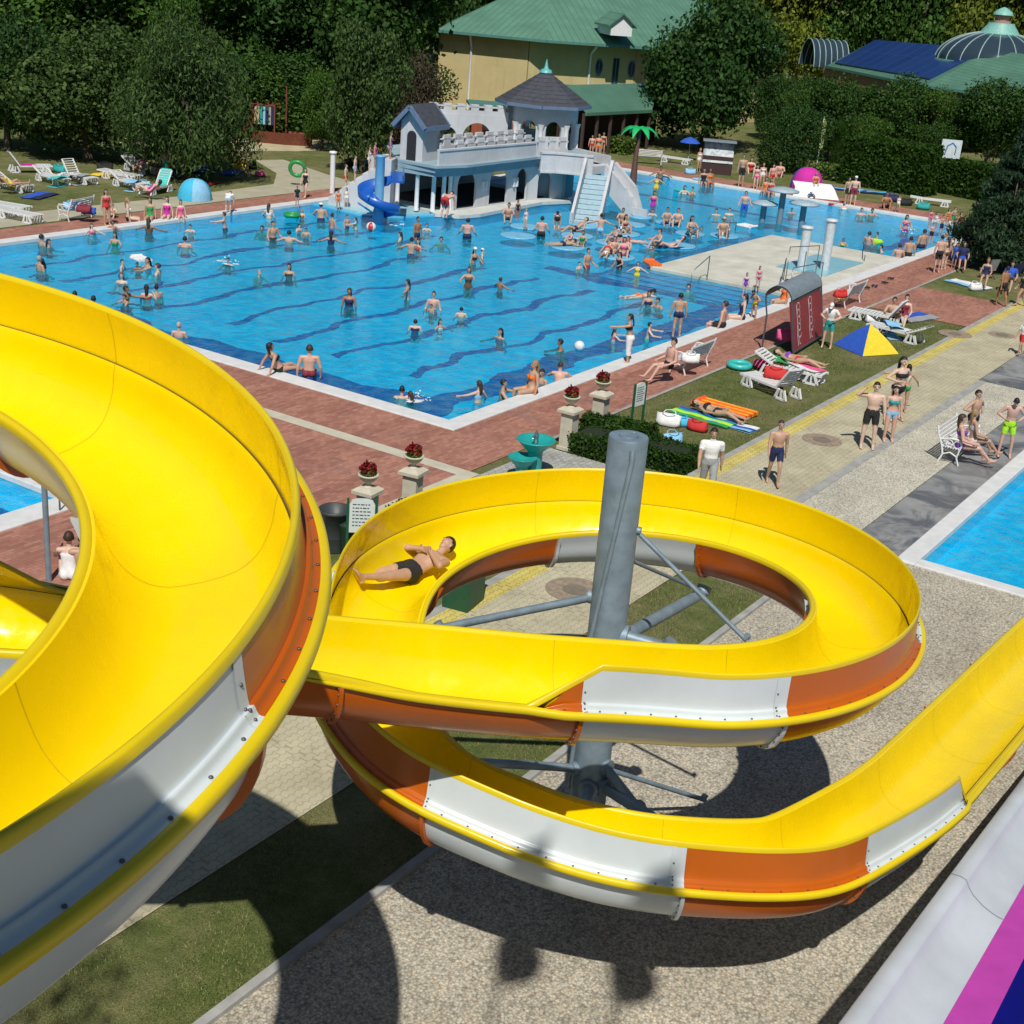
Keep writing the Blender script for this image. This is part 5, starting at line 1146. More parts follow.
POSTG = plain('green_post_paint', (.01, .09, .04), .5); SIGNW = plain('sign_white', (.62, .68, .66), .5, var=.05); INK = plain('sign_ink', (.03, .06, .10), .7)
def notice(px, py, rz, h, w, hh, label):
    r_ = thing('notice_sign', px, py, rz, label, 'sign')
    for x in (-w / 2 - .03, w / 2 + .03): m = MB(); m.bar((x, 0, 0), (x, 0, h), .05, .05, up=(1, 0, 0)); m.build('sign_post', [POSTG], r_)
    m = MB(); m.prism([(-w / 2, h - hh), (w / 2, h - hh), (w / 2, h - .12), (w / 2 - .05, h - .03), (w / 2 - .15, h), (-w / 2 + .15, h), (-w / 2 + .05, h - .03), (-w / 2, h - .12)], -.015, .015, 0, lambda v: Vector((v.x, v.z, v.y))); m.build('board', [SIGNW], r_)
    m = MB(); rg = random.Random(int(px))
    for k in range(7):
        z = h - .12 - k * (hh - .2) / 7; x = -w / 2 + .06
        while x < w / 2 - .1: l = .03 + .05 * rg.random(); m.cbox((x + l / 2, -.019, z), (l, .004, .018)); x += l + .018
    m.build('print', [INK], r_); return r_
notice(360, 566, heading(0, 500, 60, 480) * 0 + R(-50), 1.45, .5, .72, 'white notice board on green posts beside the litter bins')
notice(635, 437, R(-8), 1.5, .42, .62, 'white notice board on green posts behind the steel post')
# ---- advertising screen with barrel roof, beside the brick deck
k = thing('advert_stand', 795, 352, 0, 'tilted red advertising board under a barrel roof beside the brick deck', 'advertising stand')
RED = plain('dark_red_print', (.28, .03, .035), .5, var=.25, scale=2); FRM = plain('dark_grey_frame', (.10, .11, .12), .5, .3); ALU = plain('dull_aluminium', (.30, .36, .40), .5, .4)
b0, b1 = at(793, 356), at(822, 338); ad = (b1 - b0); ad.z = 0; L_ = ad.length; ad.normalize(); an = Vector((-ad.y, ad.x, 0)); k.location = (b0.x, b0.y, 0); k.rotation_euler = (0, 0, math.atan2(ad.y, ad.x))
hB = 1.75; tl = .35
b = MB(); b.add([(0, 0, .15), (L_, 0, .15), (L_, tl, hB), (0, tl, hB), (0, .06, .15), (L_, .06, .15), (L_, tl + .06, hB), (0, tl + .06, hB)], [(0, 1, 2, 3), (7, 6, 5, 4), (0, 3, 7, 4), (1, 5, 6, 2), (3, 2, 6, 7)]); b.build('board', [RED], k)
# swirling white lettering-like script strokes of the print, running up the board
m = MB(); fz = lambda x, z: Vector((x, tl * (z - .15) / (hB - .15) - .012, z))
def stroke(pts, w):
    P = [fz(x, z) for x, z in pts]; rows = []
    for i, p in enumerate(P):
        d = (P[min(i + 1, len(P) - 1)] - P[max(i - 1, 0)]).normalized(); s_ = Vector((-d.z, 0, d.x)); s_ = Vector((s_.x, tl * s_.z / (hB - .15), s_.z)); rows.append([p - s_ * w, p + s_ * w])
    m.loft(rows, False, False)
for x0 in (L_ * .22, L_ * .62):
    for i in range(6):
        z0 = .3 + .22 * i; A0 = .13 + .03 * (i % 2); stroke([(x0 + A0 * math.cos(t) * (1 if i % 3 else .7), z0 + .11 + .13 * math.sin(t)) for t in np.linspace(.6 + i, 5.4 + i, 14)], .018)
    stroke([(x0 - .2, .25), (x0 - .24, .6), (x0 - .17, 1.1), (x0 - .21, 1.6)], .03)
m.build('white_script', [plain('print_white', (.6, .56, .55), .6)], k)
b = MB()
for x in (0, L_): b.bar((x, -.02, .0), (x, tl - .02, hB + .1), .05, .05); b.bar((x, tl + .75, 0), (x, tl + .75, 1.2), .05, .05, up=(1, 0, 0)); b.tube([(x, tl + .75, 1.2)] + [(x, tl + .42 + .45 * math.cos(R(t)), 1.75 + .45 * math.sin(R(t))) for t in range(0, 181, 20)], .028, 6)
b.bar((0, -.02, .13), (L_, -.02, .13), .05, .05); b.bar((0, tl, hB), (L_, tl, hB), .05, .05); b.build('frame', [FRM], k)
b = MB(); b.loft([[(x, tl + .42 + .48 * math.cos(R(t)), 1.76 + .48 * math.sin(R(t))) for x in (-.06, L_ + .06)] for t in range(10, 171, 16)], False, False); b.loft([[(x, tl + .42 + .46 * math.cos(R(t)), 1.74 + .46 * math.sin(R(t))) for x in (-.06, L_ + .06)] for t in range(10, 171, 16)], False, False); b.build('barrel_roof', [ALU], k)
# second stand at the far end with a faded picture board
k = thing('advert_stand', 716, 174, 0, 'dark display stand with pale faded picture board at the far deck', 'advertising stand'); k.rotation_euler = (0, 0, R(-62))
b = MB(); b.cbox((0, .25, .55), (1.9, .6, 1.1)); b.build('base', [plain('dark_red_brown', (.05, .025, .025), .7)], k)
b = MB(); b.add([(-.95, -.1, .7), (.95, -.1, .7), (.95, .35, 1.95), (-.95, .35, 1.95)], [(0, 1, 2, 3)]); pm = NT('faded_poster'); n_ = pm.noise(pm.coord(), 2.6, 4, .6, 1.2); pm.base(pm.ramp(n_, [(.38, (.22, .30, .36)), (.5, (.45, .50, .52)), (.64, (.60, .60, .58))])); b.build('picture_board', [pm.m], k)
b = MB(); b.cbox((0, .25, 2.02), (2.1, .85, .1)); b.build('roof', [ALU], k)
b = MB(); b.add([(-.95, .36, .6), (.95, .36, .6), (.95, .36, 1.95), (-.95, .36, 1.95)], [(3, 2, 1, 0)]); b.cbox((-.93, .2, 1.5), (.06, .06, 1.0)); b.cbox((.93, .2, 1.5), (.06, .06, 1.0)); b.build('frame', [FRM], k)
# ---- tents
def dome_tent(px, py, r, h, cols, label, rz=0.):
    k = thing('beach_tent', px, py, rz, label, 'tent'); n = len(cols) ; m = 24
    for i, c in enumerate(cols):
        b = MB(); rows = []
        for j in range(9):
            t = R(90 * j / 8); rows.append([(r * math.cos(t) ** .8 * math.cos(2 * PI * (i + q / 6) / n), r * math.cos(t) ** .8 * math.sin(2 * PI * (i + q / 6) / n), h * math.sin(t)) for q in range(7)])
        b.loft(rows, False, False); b.build('panel', [cloth(c)], k)
    return k
def ridge_tent(px, py, rz, label, cols, s=1.):
    k = thing('beach_tent', px, py, rz, label, 'tent'); a, h = .75 * s, .85 * s
    C = [(-a, -a, 0), (a, -a, 0), (a, a, 0), (-a, a, 0)]; T = (0, 0, h)
    for i in range(4):
        b = MB(); p, q = Vector(C[i]), Vector(C[(i + 1) % 4]); rows = [[p.lerp(q, u).lerp(Vector(T), v) + Vector((0, 0, .06 * math.sin(PI * v))) for u in np.linspace(0, 1, 5)] for v in np.linspace(0, .999, 6)]; b.loft(rows, False, False); b.build('panel', [cloth(cols[i])], k)
    return k
ridge_tent(866, 349, R(-30), 'small blue and yellow tent on the grass by the brick path', ['yellow', 'yellow', 'blue', 'blue'], 1.05)
dome_tent(195, 199, .8, .95, ['cyan', 'sky', 'cyan', 'sky', 'cyan'], 'round sky blue beach tent under the willow')
q = dome_tent(806, 188, 1.0, 1.25, ['magenta', 'purple', 'magenta', 'magenta', 'pink'], 'pink and purple beach tent at the far side of the pool')
b = MB(); b.loft([[(-1.3, -1, .02), (1.4, -1.1, .02)], [(-1.1, -.2, .5), (1.2, -.2, .55)], [(-1.2, .4, .75), (1.1, .4, .7)]], False, False); o = b.build('white_windbreak', [cloth('white')]); q = at(812, 196); o.location = (q.x, q.y, 0); o.rotation_euler = (0, 0, R(-58)); tag(o, 'white cloth windbreak in front of the pink tent', 'windbreak')
# ---- umbrellas / shade in the far lawn
def parasol(px, py, h, r, c, label):
    k = thing('parasol', px, py, 0, label, 'parasol'); b = MB(); b.tube([(0, 0, 0), (0, 0, h)], .02, 6); b.build('pole', [WPL], k); b = MB(); b.lathe([(r, h - .35), (r * .6, h - .12), (.03, h + .02)], 10, (0, 0, 0), 0, False, False); b.build('canopy', [cloth(c)], k)
parasol(208, 160, 1.7, .55, 'orange', 'small orange parasol under the willow beside the bags')
parasol(688, 160, 1.5, .7, 'blue', 'blue parasol in the shade of the huge dark tree')
# ---- flag and banner
k = thing('feather_flag', 816, 170, 0, 'narrow pale green and yellow feather flag before the dark trees', 'flag'); b = MB(); b.tube([(0, 0, 0), (0, 0, 3.5)], .03, 6); b.build('pole', [WPL], k); b = MB(); b.add([(.03, 0, 1.3), (.22, -.14, 1.5), (.24, -.15, 3.1), (.03, 0, 3.5)], [(0, 1, 2, 3)]); b.build('flag_cloth', [plain('flag_lime', (.34, .38, .14), .8)], k)
k = thing('banner_board', 943, 192, R(-60), 'white banner board with blue curve on a pole above the hedge', 'banner')
zb = z_for((k.location.x, k.location.y), 158)
b = MB(); b.bar((0, .03, 0), (0, .03, zb), .08, .08, up=(1, 0, 0)); b.build('pole', [FRM], k); b = MB(); b.cbox((0, 0, zb + .55), (1.25, .04, 1.15)); b.build('board', [plain('banner_white', (.62, .68, .72), .6)], k); b = MB(); b.tube([(-.35, -.03, zb + .2), (-.25, -.03, zb + .75), (.05, -.03, zb + .95), (.3, -.03, zb + .7), (.28, -.03, zb + .25)], .04, 6); b.build('blue_mark', [plain('print_blue', (.05, .22, .45), .6)], k)
# ---- palm of plastic and lamp / shower posts
k = thing('artificial_palm', 633, 180, 0, 'artificial palm tree with bright green leaves beside the far pool edge', 'artificial palm'); zp = z_for((k.location.x, k.location.y), 130)
b = MB(); b.tube([(0, 0, -.7), (.05, 0, zp * .5), (.18, -.02, zp)], [.26, .14, .1], 10); b.build('trunk', [plain('brown_plastic_trunk', (.13, .06, .04), .6, var=.3, scale=12)], k)
b = MB(); PG = plain('bright_green_plastic', (.02, .42, .12), .4)
for i in range(8):
    a = 2 * PI * i / 8 + .2; d = Vector((math.cos(a), math.sin(a), 0)); s_ = Vector((-d.y, d.x, 0)); rows = []
    for t in np.linspace(0, 1, 7): c = Vector((.18, 0, zp)) + d * 1.25 * t + Vector((0, 0, .35 * math.sin(PI * t * .8) - .6 * t * t)); w = .22 * math.sin(PI * (.12 + .88 * t)) + .01; rows.append([c - s_ * w - Vector((0, 0, .08 * w * 4)), c, c + s_ * w - Vector((0, 0, .08 * w * 4))])
    b.loft(rows, False, False); 
b.build('frond_crown', [PG], k)
def simple_post(name, px, py, top, r, mat, label, cat, cap=.0, base=.0):
    k = thing(name, px, py, 0, label, cat, z=0.); zt = z_for((k.location.x, k.location.y), top); b = MB(); b.lathe([(r, base), (r, zt)], 14); b.build('shaft', [mat], k)
    b = MB(); b.lathe([(r + cap, zt), (r + cap, zt + .08), (r * .4, zt + .1)], 14); b.build('cap', [mat], k); return k
simple_post('shower_post', 332, 193, 153, .13, WHITEP, 'slim white shower post at the far left deck', 'shower post', .06)
simple_post('shower_column', 801, 270, 228, .2, plain('pale_shower_paint', (.55, .62, .66), .5), 'white shower column on the platform, left of two', 'shower column', .06)
simple_post('shower_column', 824, 271, 221, .2, plain('pale_shower_paint', (.55, .62, .66), .5), 'taller white shower column on the platform, right of two', 'shower column', .06)
q = simple_post('lamp_post', 49, 581, 440, .055, STEEL, 'thin steel lamp post seen through the big slide loop', 'lamp post', .02)
for i, (px, py, tp, wr, lb) in enumerate([(762, 222, 203, .7, 'pale water mushroom at left of the three in the pool'), (779, 224, 190, .8, 'tallest pale water mushroom in the middle of the three'), (801, 227, 203, .78, 'pale water mushroom nearest the platform showers')]):
    k = thing('water_mushroom', px, py, 0, lb, 'water mushroom', 'mushroom water features', z=-.09); zt = z_for((k.location.x, k.location.y), tp) - k.location.z; b = MB(); b.lathe([(.16, -.65), (.16, zt - .1)], 12); b.build('stem', [plain('grey_blue_steel', (.16, .24, .28), .4)], k); b = MB(); b.lathe([(.16, zt - .12), (wr, zt - .08), (wr, zt), (wr * .6, zt + .1), (.05, zt + .16)], 20); b.build('mushroom_cap', [plain('pale_mushroom', (.34, .44, .50), .4)], k)
# ---- handrails
def rail(pts, label, r=.022):
    b = MB(); [b.tube(p, r, 6) for p in pts]; o = b.build('handrail', [plain('rail_steel', (.22, .25, .27), .3, .7)]); tag(o, label, 'handrail', 'steel pool handrails'); return o
def rpx(a, c, h0=.95):
    A0, C0 = at(*a), at(*c, -.3); return [[A0, A0 + up * h0, C0 + up * h0 * .8, C0]]
rail(rpx((707, 279), (690, 290)), 'steel handrail at the near steps of the platform')
rail(rpx((783, 281), (778, 300)), 'steel handrail by the footbath on the platform')
A0, C0, E0 = at(785, 283), at(815, 276), at(790, 290)
rail([[A0, A0 + up * 1.5, C0 + up * 1.3, C0], [E0, E0 + up * .9, at(820, 284) + up * .9, at(820, 284)], [at(802, 280), at(802, 280) + up * 1.2]], 'steel shower railing round the footbath')
for (a, c, lb) in (((701, 241), (690, 244), 'short steel rail post at the far platform edge, left'), ((728, 238), (735, 233), 'short steel rail post at the far platform corner'), ((864, 262), (862, 256), 'steel railing at the right end of the platform')): rail(rpx(a, c, .7), lb)
rail([[at(70, 510), at(70, 510) + up * .7, at(62, 503, -.3) + up * .6, at(62, 503, -.3)], [at(60, 512), at(60, 512) + up * .7, at(52, 505, -.3) + up * .6, at(52, 505, -.3)]], 'white pool ladder rails seen through the big slide loop')
# ---- lily pad floats in the pool
PAD = plain('pale_blue_pad', (.17, .47, .68), .45, var=.25)
pads = [(518, 236, 1.25), (525, 227, 1.1), (567, 247, 1.25), (577, 236, 1.15), (586, 226, 1.05), (583, 218, 1.0), (632, 225, 1.05), (625, 234, 1.1), (612, 243, 1.15), (617, 257, 1.2), (640, 217, .95), (668, 223, 1.0), (690, 234, 1.1), (724, 236, 1.1), (655, 245, 1.1), (680, 246, 1.1)]
b = MB(); b.lathe([(.9, -.06), (1., -.01), (1.0, .02), (.97, .05), (.9, .055), (.05, .045)], 28); pm_ = b.mesh('pool_pad'); pm_.materials.append(PAD)
PADLB = {(518, 236): 'empty pale round pad at the left front of the pad course', (724, 236): 'pale round pad at the right end of the course by the platform corner'}
for (px, py, r_) in pads:
    o = bpy.data.objects.new('pool_pad', pm_); COL.objects.link(o); q = at(px, py, WZ); o.location = (q.x, q.y, WZ); r_ *= .66; o.scale = (r_, r_, 1); tag(o, PADLB.get((px, py), 'pale blue round floating pad of the crossing course between stairs and platform'), 'pool pad', 'pale round pads floating in the pool' if (px, py) not in PADLB else None)
# ---- towels, mats, floats, bags
def flat(name, px, py, rz, l, w, cols, label, cat, z=.02, th=.03, waves=.012):
    b = MB(); n = len(cols); rg = random.Random(int(px * 31 + py))
    ph = [rg.random() * 6 for _ in range(3)]
    hz = lambda x, y: z + waves * (math.sin(x * 7 + ph[0]) + math.sin(y * 9 + ph[1]) + 2)
    for i in range(n):
        y0, y1 = -w / 2 + w * i / n, -w / 2 + w * (i + 1) / n
        b.loft([[(x, y, hz(x, y)) for y in (y0, (y0 + y1) / 2, y1)] for x in np.linspace(-l / 2, l / 2, 12)], False, False, i)
    b.add([(-l / 2, -w / 2, .005), (l / 2, -w / 2, .005), (l / 2, w / 2, .005), (-l / 2, w / 2, .005)], [(3, 2, 1, 0)], 0)
    o = b.build(name, [cloth(c) for c in cols]); q = at(px, py); o.location = (q.x, q.y, 0); o.rotation_euler = (0, 0, rz); return tag(o, label, cat)
TW = heading(680, 412, 735, 428)
flat('beach_towel', 704, 418, TW, 1.9, .75, ['green', 'lime', 'teal', 'blue'], 'green and blue striped towel under the sunbathing woman', 'towel')
flat('beach_towel', 728, 424, TW, 1.7, .6, ['sky', 'blue', 'white'], 'blue and white towel between the woman and the orange air mattress', 'towel', z=.012)
b = MB(); 
for i in range(6): b.tube([(-.9, -.33 + i * .13, .09), (.9, -.33 + i * .13, .09)], .068, 8, i % 2)
b.tube([(-.86, -.33, .12), (-.86, .33, .12)], .08, 8, 0); o = b.build('air_mattress', [plain('orange_vinyl', (.85, .12, .015), .35), plain('amber_vinyl', (.85, .35, .03), .35)]); q = at(724, 411); o.location = (q.x, q.y, 0); o.rotation_euler = (0, 0, heading(705, 404, 755, 418)); tag(o, 'orange and amber inflatable mattress lying on the grass', 'air mattress')
flat('beach_towel', 800, 377, heading(776, 370, 812, 384), 1.6, .6, ['white', 'pink'], 'pink and white towel on the lounger below the advertising screen', 'towel', z=.36)
flat('beach_towel', 915, 318, heading(885, 322, 930, 315), 1.9, 1.0, ['grey', 'blue'], 'grey and blue blanket under the couple by the brick path', 'towel')
flat('beach_towel', 968, 285, heading(950, 282, 985, 291), 1.9, .9, ['sky', 'white'], 'pale blue and white towel on the grass by the conifer', 'towel')
flat('beach_towel', 225, 172, .4, 2.2, 1.6, ['blue', 'navy'], 'dark blue blanket on the lawn under the willow', 'towel')
flat('beach_towel', 208, 184, .3, 1.2, .7, ['red'], 'red towel on the grass right of the blue tent', 'towel')
flat('beach_towel', 375, 163, .3, 2.6, 1.6, ['navy', 'blue'], 'dark blanket in the shade of the small tree', 'towel')
for (px, py, w_, l_, c, lb) in ((684, 191, 1.2, .6, 'turq', 'turquoise air mattress near the far pool edge'), (652, 267, .9, .5, 'orange', 'crumpled orange float on the platform edge'), (141, 259, .9, .45, 'white', 'white float held by the woman in the left pool'), (835, 204, 1., .7, 'red', 'red inflatable boat at the far pool edge'), (700, 182, 1.1, .45, 'sky', 'pale blue air mattress by the display stand'), (747, 226, 1.2, .5, 'white', 'white air mattress floating beside the right pads'), (875, 242, .9, .4, 'lime', 'yellow-green float held by swimmers beyond the platform')):
    b = MB()
    for i in range(4): b.tube([(-l_ / 2 * 1.6, -w_ / 4 + i * w_ / 6, .05), (l_ / 2 * 1.6, -w_ / 4 + i * w_ / 6, .06)], .07, 8)
    b.tube([(-l_ * .8, -w_ / 4, .09), (-l_ * .8, w_ / 4, .09)], .08, 8); o = b.build('float', [plain('vinyl_' + c, COLS[c], .35)]); q = at(px, py, -.06); o.location = (q.x, q.y, .05 if py == 267 else (.02 if px == 700 else WZ - .02)); o.rotation_euler = (0, 0, px * .7); tag(o, lb, 'float')
def torus(px, py, R_, r_, c, label, z=.0, tilt=0., rz=0., zoff=0.):
    b = MB(); n = 20; rows = [[((R_ + r_ * math.cos(2 * PI * j / 8)) * math.cos(2 * PI * i / n), (R_ + r_ * math.cos(2 * PI * j / 8)) * math.sin(2 * PI * i / n), r_ * math.sin(2 * PI * j / 8)) for j in range(8)] for i in range(n + 1)]
    b.loft(rows, True, False); o = b.build('swim_ring', [plain('vinyl_' + c, COLS[c], .35)]); q = at(px, py, z); o.location = (q.x, q.y, z + r_ * (1 - abs(math.sin(tilt))) + (R_ + r_) * math.sin(tilt) + zoff); o.rotation_euler = (tilt, 0, rz); return tag(o, label, 'swim ring')
torus(739, 368, .32, .1, 'turq', 'pale turquoise swim ring on the grass by the kerb'); torus(297, 186, .38, .1, 'green', 'green swim ring carried on the far deck', 0., R(75), R(120), .4); torus(292, 217, .3, .1, 'green', 'green swim ring on the water near the far edge', WZ)
for (px, py, r_, c, lb, z) in ((371, 231, .22, 'red', 'red and white beach ball floating by the spiral slide', WZ), (579, 350, .17, 'white', 'white ball floating near the pool edge', WZ)):
    b = MB(); b.ball((0, 0, 0), r_, 18, 12); o = b.build('beach_ball', [plain('vinyl_' + c, COLS[c], .35), cloth('white')]); q = at(px, py, z); o.location = (q.x, q.y, z + r_ * .8); tag(o, lb, 'ball')
    for pgn in o.data.polygons: pgn.material_index = int((math.atan2(pgn.center.y, pgn.center.x) + PI) / (PI / 3)) % 2
def bag(px, py, c, label, s=1., z=0., rz=0.):
    b = MB(); rg = random.Random(int(px * 13 + py)); rows = []
    for zz, a, d in ((0, .21, .11), (.02, .25, .13), (.14, .25, .125), (.27, .245, .085), (.345, .25, .022)):
        rows.append([(a * math.copysign(abs(math.cos(t)) ** .55, math.cos(t)) + .015 * math.sin(5 * t + zz * 20 + px), d * math.copysign(abs(math.sin(t)) ** .55, math.sin(t)) + .012 * math.sin(3 * t + py), zz + .012 * math.sin(4 * t + px)) for t in np.linspace(0, 2 * PI, 18, endpoint=False)])
    b.loft(rows)
    for y in (-.03, .03): b.tube([(-.13, y, .33), (-.1, y * 3, .40), (.0, y * 4.5, .42), (.1, y * 3, .40), (.13, y, .33)], .011, 5)
    o = b.build('beach_bag', [cloth(c)]); q = at(px, py, z); o.location = (q.x, q.y, z); o.scale = (s * 1.15, s * 1.2, s * .78); o.rotation_euler = (0, 0, rz or R(122) + rg.random() * 1.2 - .6); return tag(o, label, 'bag')
bag(668, 425, 'white', 'white and blue bag at the head of the striped towel', 1.2); bag(681, 425, 'cyan', 'bright blue bag beside the striped towel', .9); bag(697, 430, 'red', 'red patterned bag in front of the striped towel', 1.0)
bag(672, 443, 'sky', 'blue and red bag on the grass behind the low hedge', 1.0); bag(690, 362, 'white', 'white bag on the bench beside the sitting man', 1., .45); bag(762, 368, 'pink', 'pink bag on the lounger in front of the screen', 1.); bag(775, 378, 'red', 'red bag on the white lounger near the screen', 1.2, .36)
bag(787, 340, 'pink', 'pink rucksack hanging under the advertising screen', 1.3, .25); bag(840, 297, 'red', 'red bag on the bench behind the screen', 1., .44); bag(872, 322, 'white', 'white bag beside the couple on the blanket', 1.)
bag(72, 210, 'sky', 'pale blue cool bag on the far left bench', 1.2, .44); bag(84, 212, 'wine', 'dark red bag on the far left bench', 1.1, .44); bag(89, 214, 'blue', 'blue bag hanging at the end of the far left bench', 1., .3)
bag(213, 168, 'black', 'black bag on the blanket under the willow', 1.4); bag(241, 170, 'yellow', 'yellow and red bag on the blanket by the sandy path', 1.4); bag(249, 168, 'black', 'black bag behind the yellow one on the blanket', 1.5); bag(260, 176, 'pink', 'pink bag at the end of the blanket by the path', .9)
for (px, py, c) in ((838, 306, 'black'), (858, 292, 'teal'), (868, 288, 'black'), (875, 286, 'navy'), (843, 300, 'yellow'), (884, 283, 'black'), (892, 279, 'black'), (790, 282, 'black'), (799, 283, 'grey')):
    b = MB(); 
    for s_ in (-.07, .07): b.lathe([(.05, 0), (.055, .03), (.04, .06)], 10, (s_, 0, 0)); b.lathe([(.045, 0), (.05, .03), (.035, .05)], 10, (s_, .14, 0))
    o = b.build('flip_flops', [cloth(c)]); q = at(px, py, .05); o.location = (q.x, q.y, .05); o.rotation_euler = (0, 0, px); tag(o, '%s pair of sandals left on the white coping near the platform' % c, 'sandals', 'sandals left along the white coping')
# picnic chairs in the conifer's shade
def folding_chair(px, py, c, rz, label):
    k = thing('folding_chair', px, py, rz, label, 'chair'); b = MB(); b.bar((-.25, 0, .4), (.25, 0, .4), .5, .03); b.build('seat', [cloth(c)], k); b = MB(); b.bar((-.25, .25, .42), (-.25, .4, .9), .5, .03, up=(0, 1, 0)); b.v = [(x, y, z) for x, y, z in b.v]; b = MB(); b.add([(-.25, .25, .42), (.25, .25, .42), (.25, .42, .92), (-.25, .42, .92)], [(0, 1, 2, 3)]); b.build('backrest', [cloth(c)], k)
    for x in (-.25, .25):
        b = MB(); b.bar((x, -.25, 0), (x, .42, .92), .03, .03); b.bar((x, .3, 0), (x, -.25, .42), .03, .03); b.build('side_frame', [FRM], k)
folding_chair(986, 278, 'grey', 2.6, 'grey folding chair under the conifer by the pale towel'); folding_chair(962, 262, 'blue', 2.2, 'blue folding chair at the edge of the conifer shade'); folding_chair(1010, 282, 'navy', 2.6, 'dark blue folding chair deep in the conifer shade')
# playground ship
k = thing('play_ship', 279, 143, 0, 'red-brown wooden play ship with coloured slats and mast', 'playground ship'); k.rotation_euler = (0, 0, R(-62)); k.scale = (.72, .72, .78); WOOD = plain('red_brown_timber', (.17, .045, .025), .8, var=.3)
b = MB(); hull = [[(x, y * w_, z) for y in (-1, 1)] for x, w_, z in ()]
prof = [(-2.4, .75), (-1, 1.0), (.8, 1.0), (2.0, .6), (2.9, .03)]
b.loft([[(x, -w_ * .8, 0), (x, -w_, .9), (x, -w_ + .1, .9), (x, 0, .35), (x, w_ - .1, .9), (x, w_, .9), (x, w_ * .8, 0)] for x, w_ in prof], True, True, 0, False); b.build('hull', [WOOD], k)
b = MB()
for x in (-2.2, -.2): 
    for y in (-.8, .8): b.bar((x, y, .8), (x, y, 3.0), .12, .12, up=(1, 0, 0))
b.bar((-2.2, -.8, 2.9), (-.2, -.8, 2.9), .1, .14); b.bar((-2.2, .8, 2.9), (-.2, .8, 2.9), .1, .14); b.build('cabin_frame', [WOOD], k)
for i, c in enumerate(['wine', 'sand', 'sand', 'teal', 'sky', 'navy', 'grey', 'navy']): b = MB(); x = -2.1 + i * .25; b.cbox((x, -.84, 2.1), (.2, .05, 1.35)); b.build('slat', [cloth(c)], k)
b = MB(); b.tube([(.6, 0, .5), (.6, 0, 4.4)], .07, 7); b.build('mast', [WOOD], k); b = MB(); b.bar((-2.2, -.8, 1.5), (-3.8, -.8, .1), .1, .4); b.build('ramp', [WOOD], k)

flat('beach_towel', 40, 196, .4, 1.9, .9, ['navy', 'blue'], 'dark blue towel on the grass in front of the left loungers', 'towel')
flat('beach_towel', 108, 175, .2, 1.5, 1.2, ['yellow'], 'yellow cloth spread in the shade near the left trunks', 'towel')
flat('beach_towel', 66, 176, .6, 1.9, .9, ['black', 'white', 'black', 'white'], 'black and white striped towel behind the second lounger', 'towel')
flat('beach_towel', 850, 190, -.9, 1.9, 1., ['blue', 'sky'], 'blue towel on the far lawn behind the white cap man', 'towel'); flat('beach_towel', 874, 193, -.9, 1.9, 1., ['navy', 'cyan'], 'dark and bright blue towel on the far lawn before the long hedge', 'towel'); flat('beach_towel', 862, 183, -.9, 1.7, .8, ['white'], 'white towel at the foot of the long hedge, left', 'towel'); flat('beach_towel', 884, 186, -.9, 1.7, .8, ['white', 'sky'], 'white and pale towel at the foot of the long hedge, right', 'towel')
for (px, py, c, s_, lb) in ((105, 171, 'black', 1.4, 'black bag on the yellow cloth near the left trunks'), (60, 172, 'teal', 1.3, 'teal bag beside the striped towel on the left lawn'), (143, 188, 'sky', 1.2, 'pale blue bag between the loungers at the blue tent'), (164, 176, 'orange', 1.3, 'orange bag at the willow trunk'), (172, 178, 'navy', 1.5, 'navy bag in the willow shade'), (200, 172, 'blue', 1.5, 'blue bag beside the orange parasol'), (190, 170, 'grey', 1.4, 'grey bag left of the orange parasol'), (352, 166, 'black', 1.4, 'black bag in the shade of the small tree'), (890, 201, 'navy', 1.5, 'navy bag on the far deck lawn'), (905, 205, 'black', 1.4, 'black bag right of the navy one on the far lawn'), (826, 192, 'blue', 1.5, 'blue bag before the pink tent'), (800, 189, 'orange', 1.2, 'orange bag at the side of the pink tent'), (923, 209, 'teal', 1.3, 'teal bag at the far corner lounger'), (690, 174, 'sky', 1.2, 'pale blue bag behind the far edge sitters'), (975, 290, 'white', 1.1, 'white bag on the grass beside the pale towel'), (960, 440, 'white', 1., 'white bag standing behind the right pool bench'), (884, 330, 'navy', 1.1, 'navy bag on the grass by the couple')):
    bag(px, py, c, lb, s_)
for (px, py, rz, c, lb) in ((778, 372, .5, 'green', 'green towel hanging on the screen lounger'), (892, 336, .6, 'sky', 'pale blue towel crumpled at the foot of the tent lounger'), (58, 186, .3, 'turq', 'turquoise towel on the second lounger'), (133, 190, .4, 'sky', 'pale blue cloth on the lounger left of the blue tent'), (80, 184, .2, 'grey', 'patterned grey cloth on the lounger near the trunks')):
    flat('beach_towel', px, py, rz, 1.2, .5, [c, c], lb, 'towel', z=.37, waves=.03)

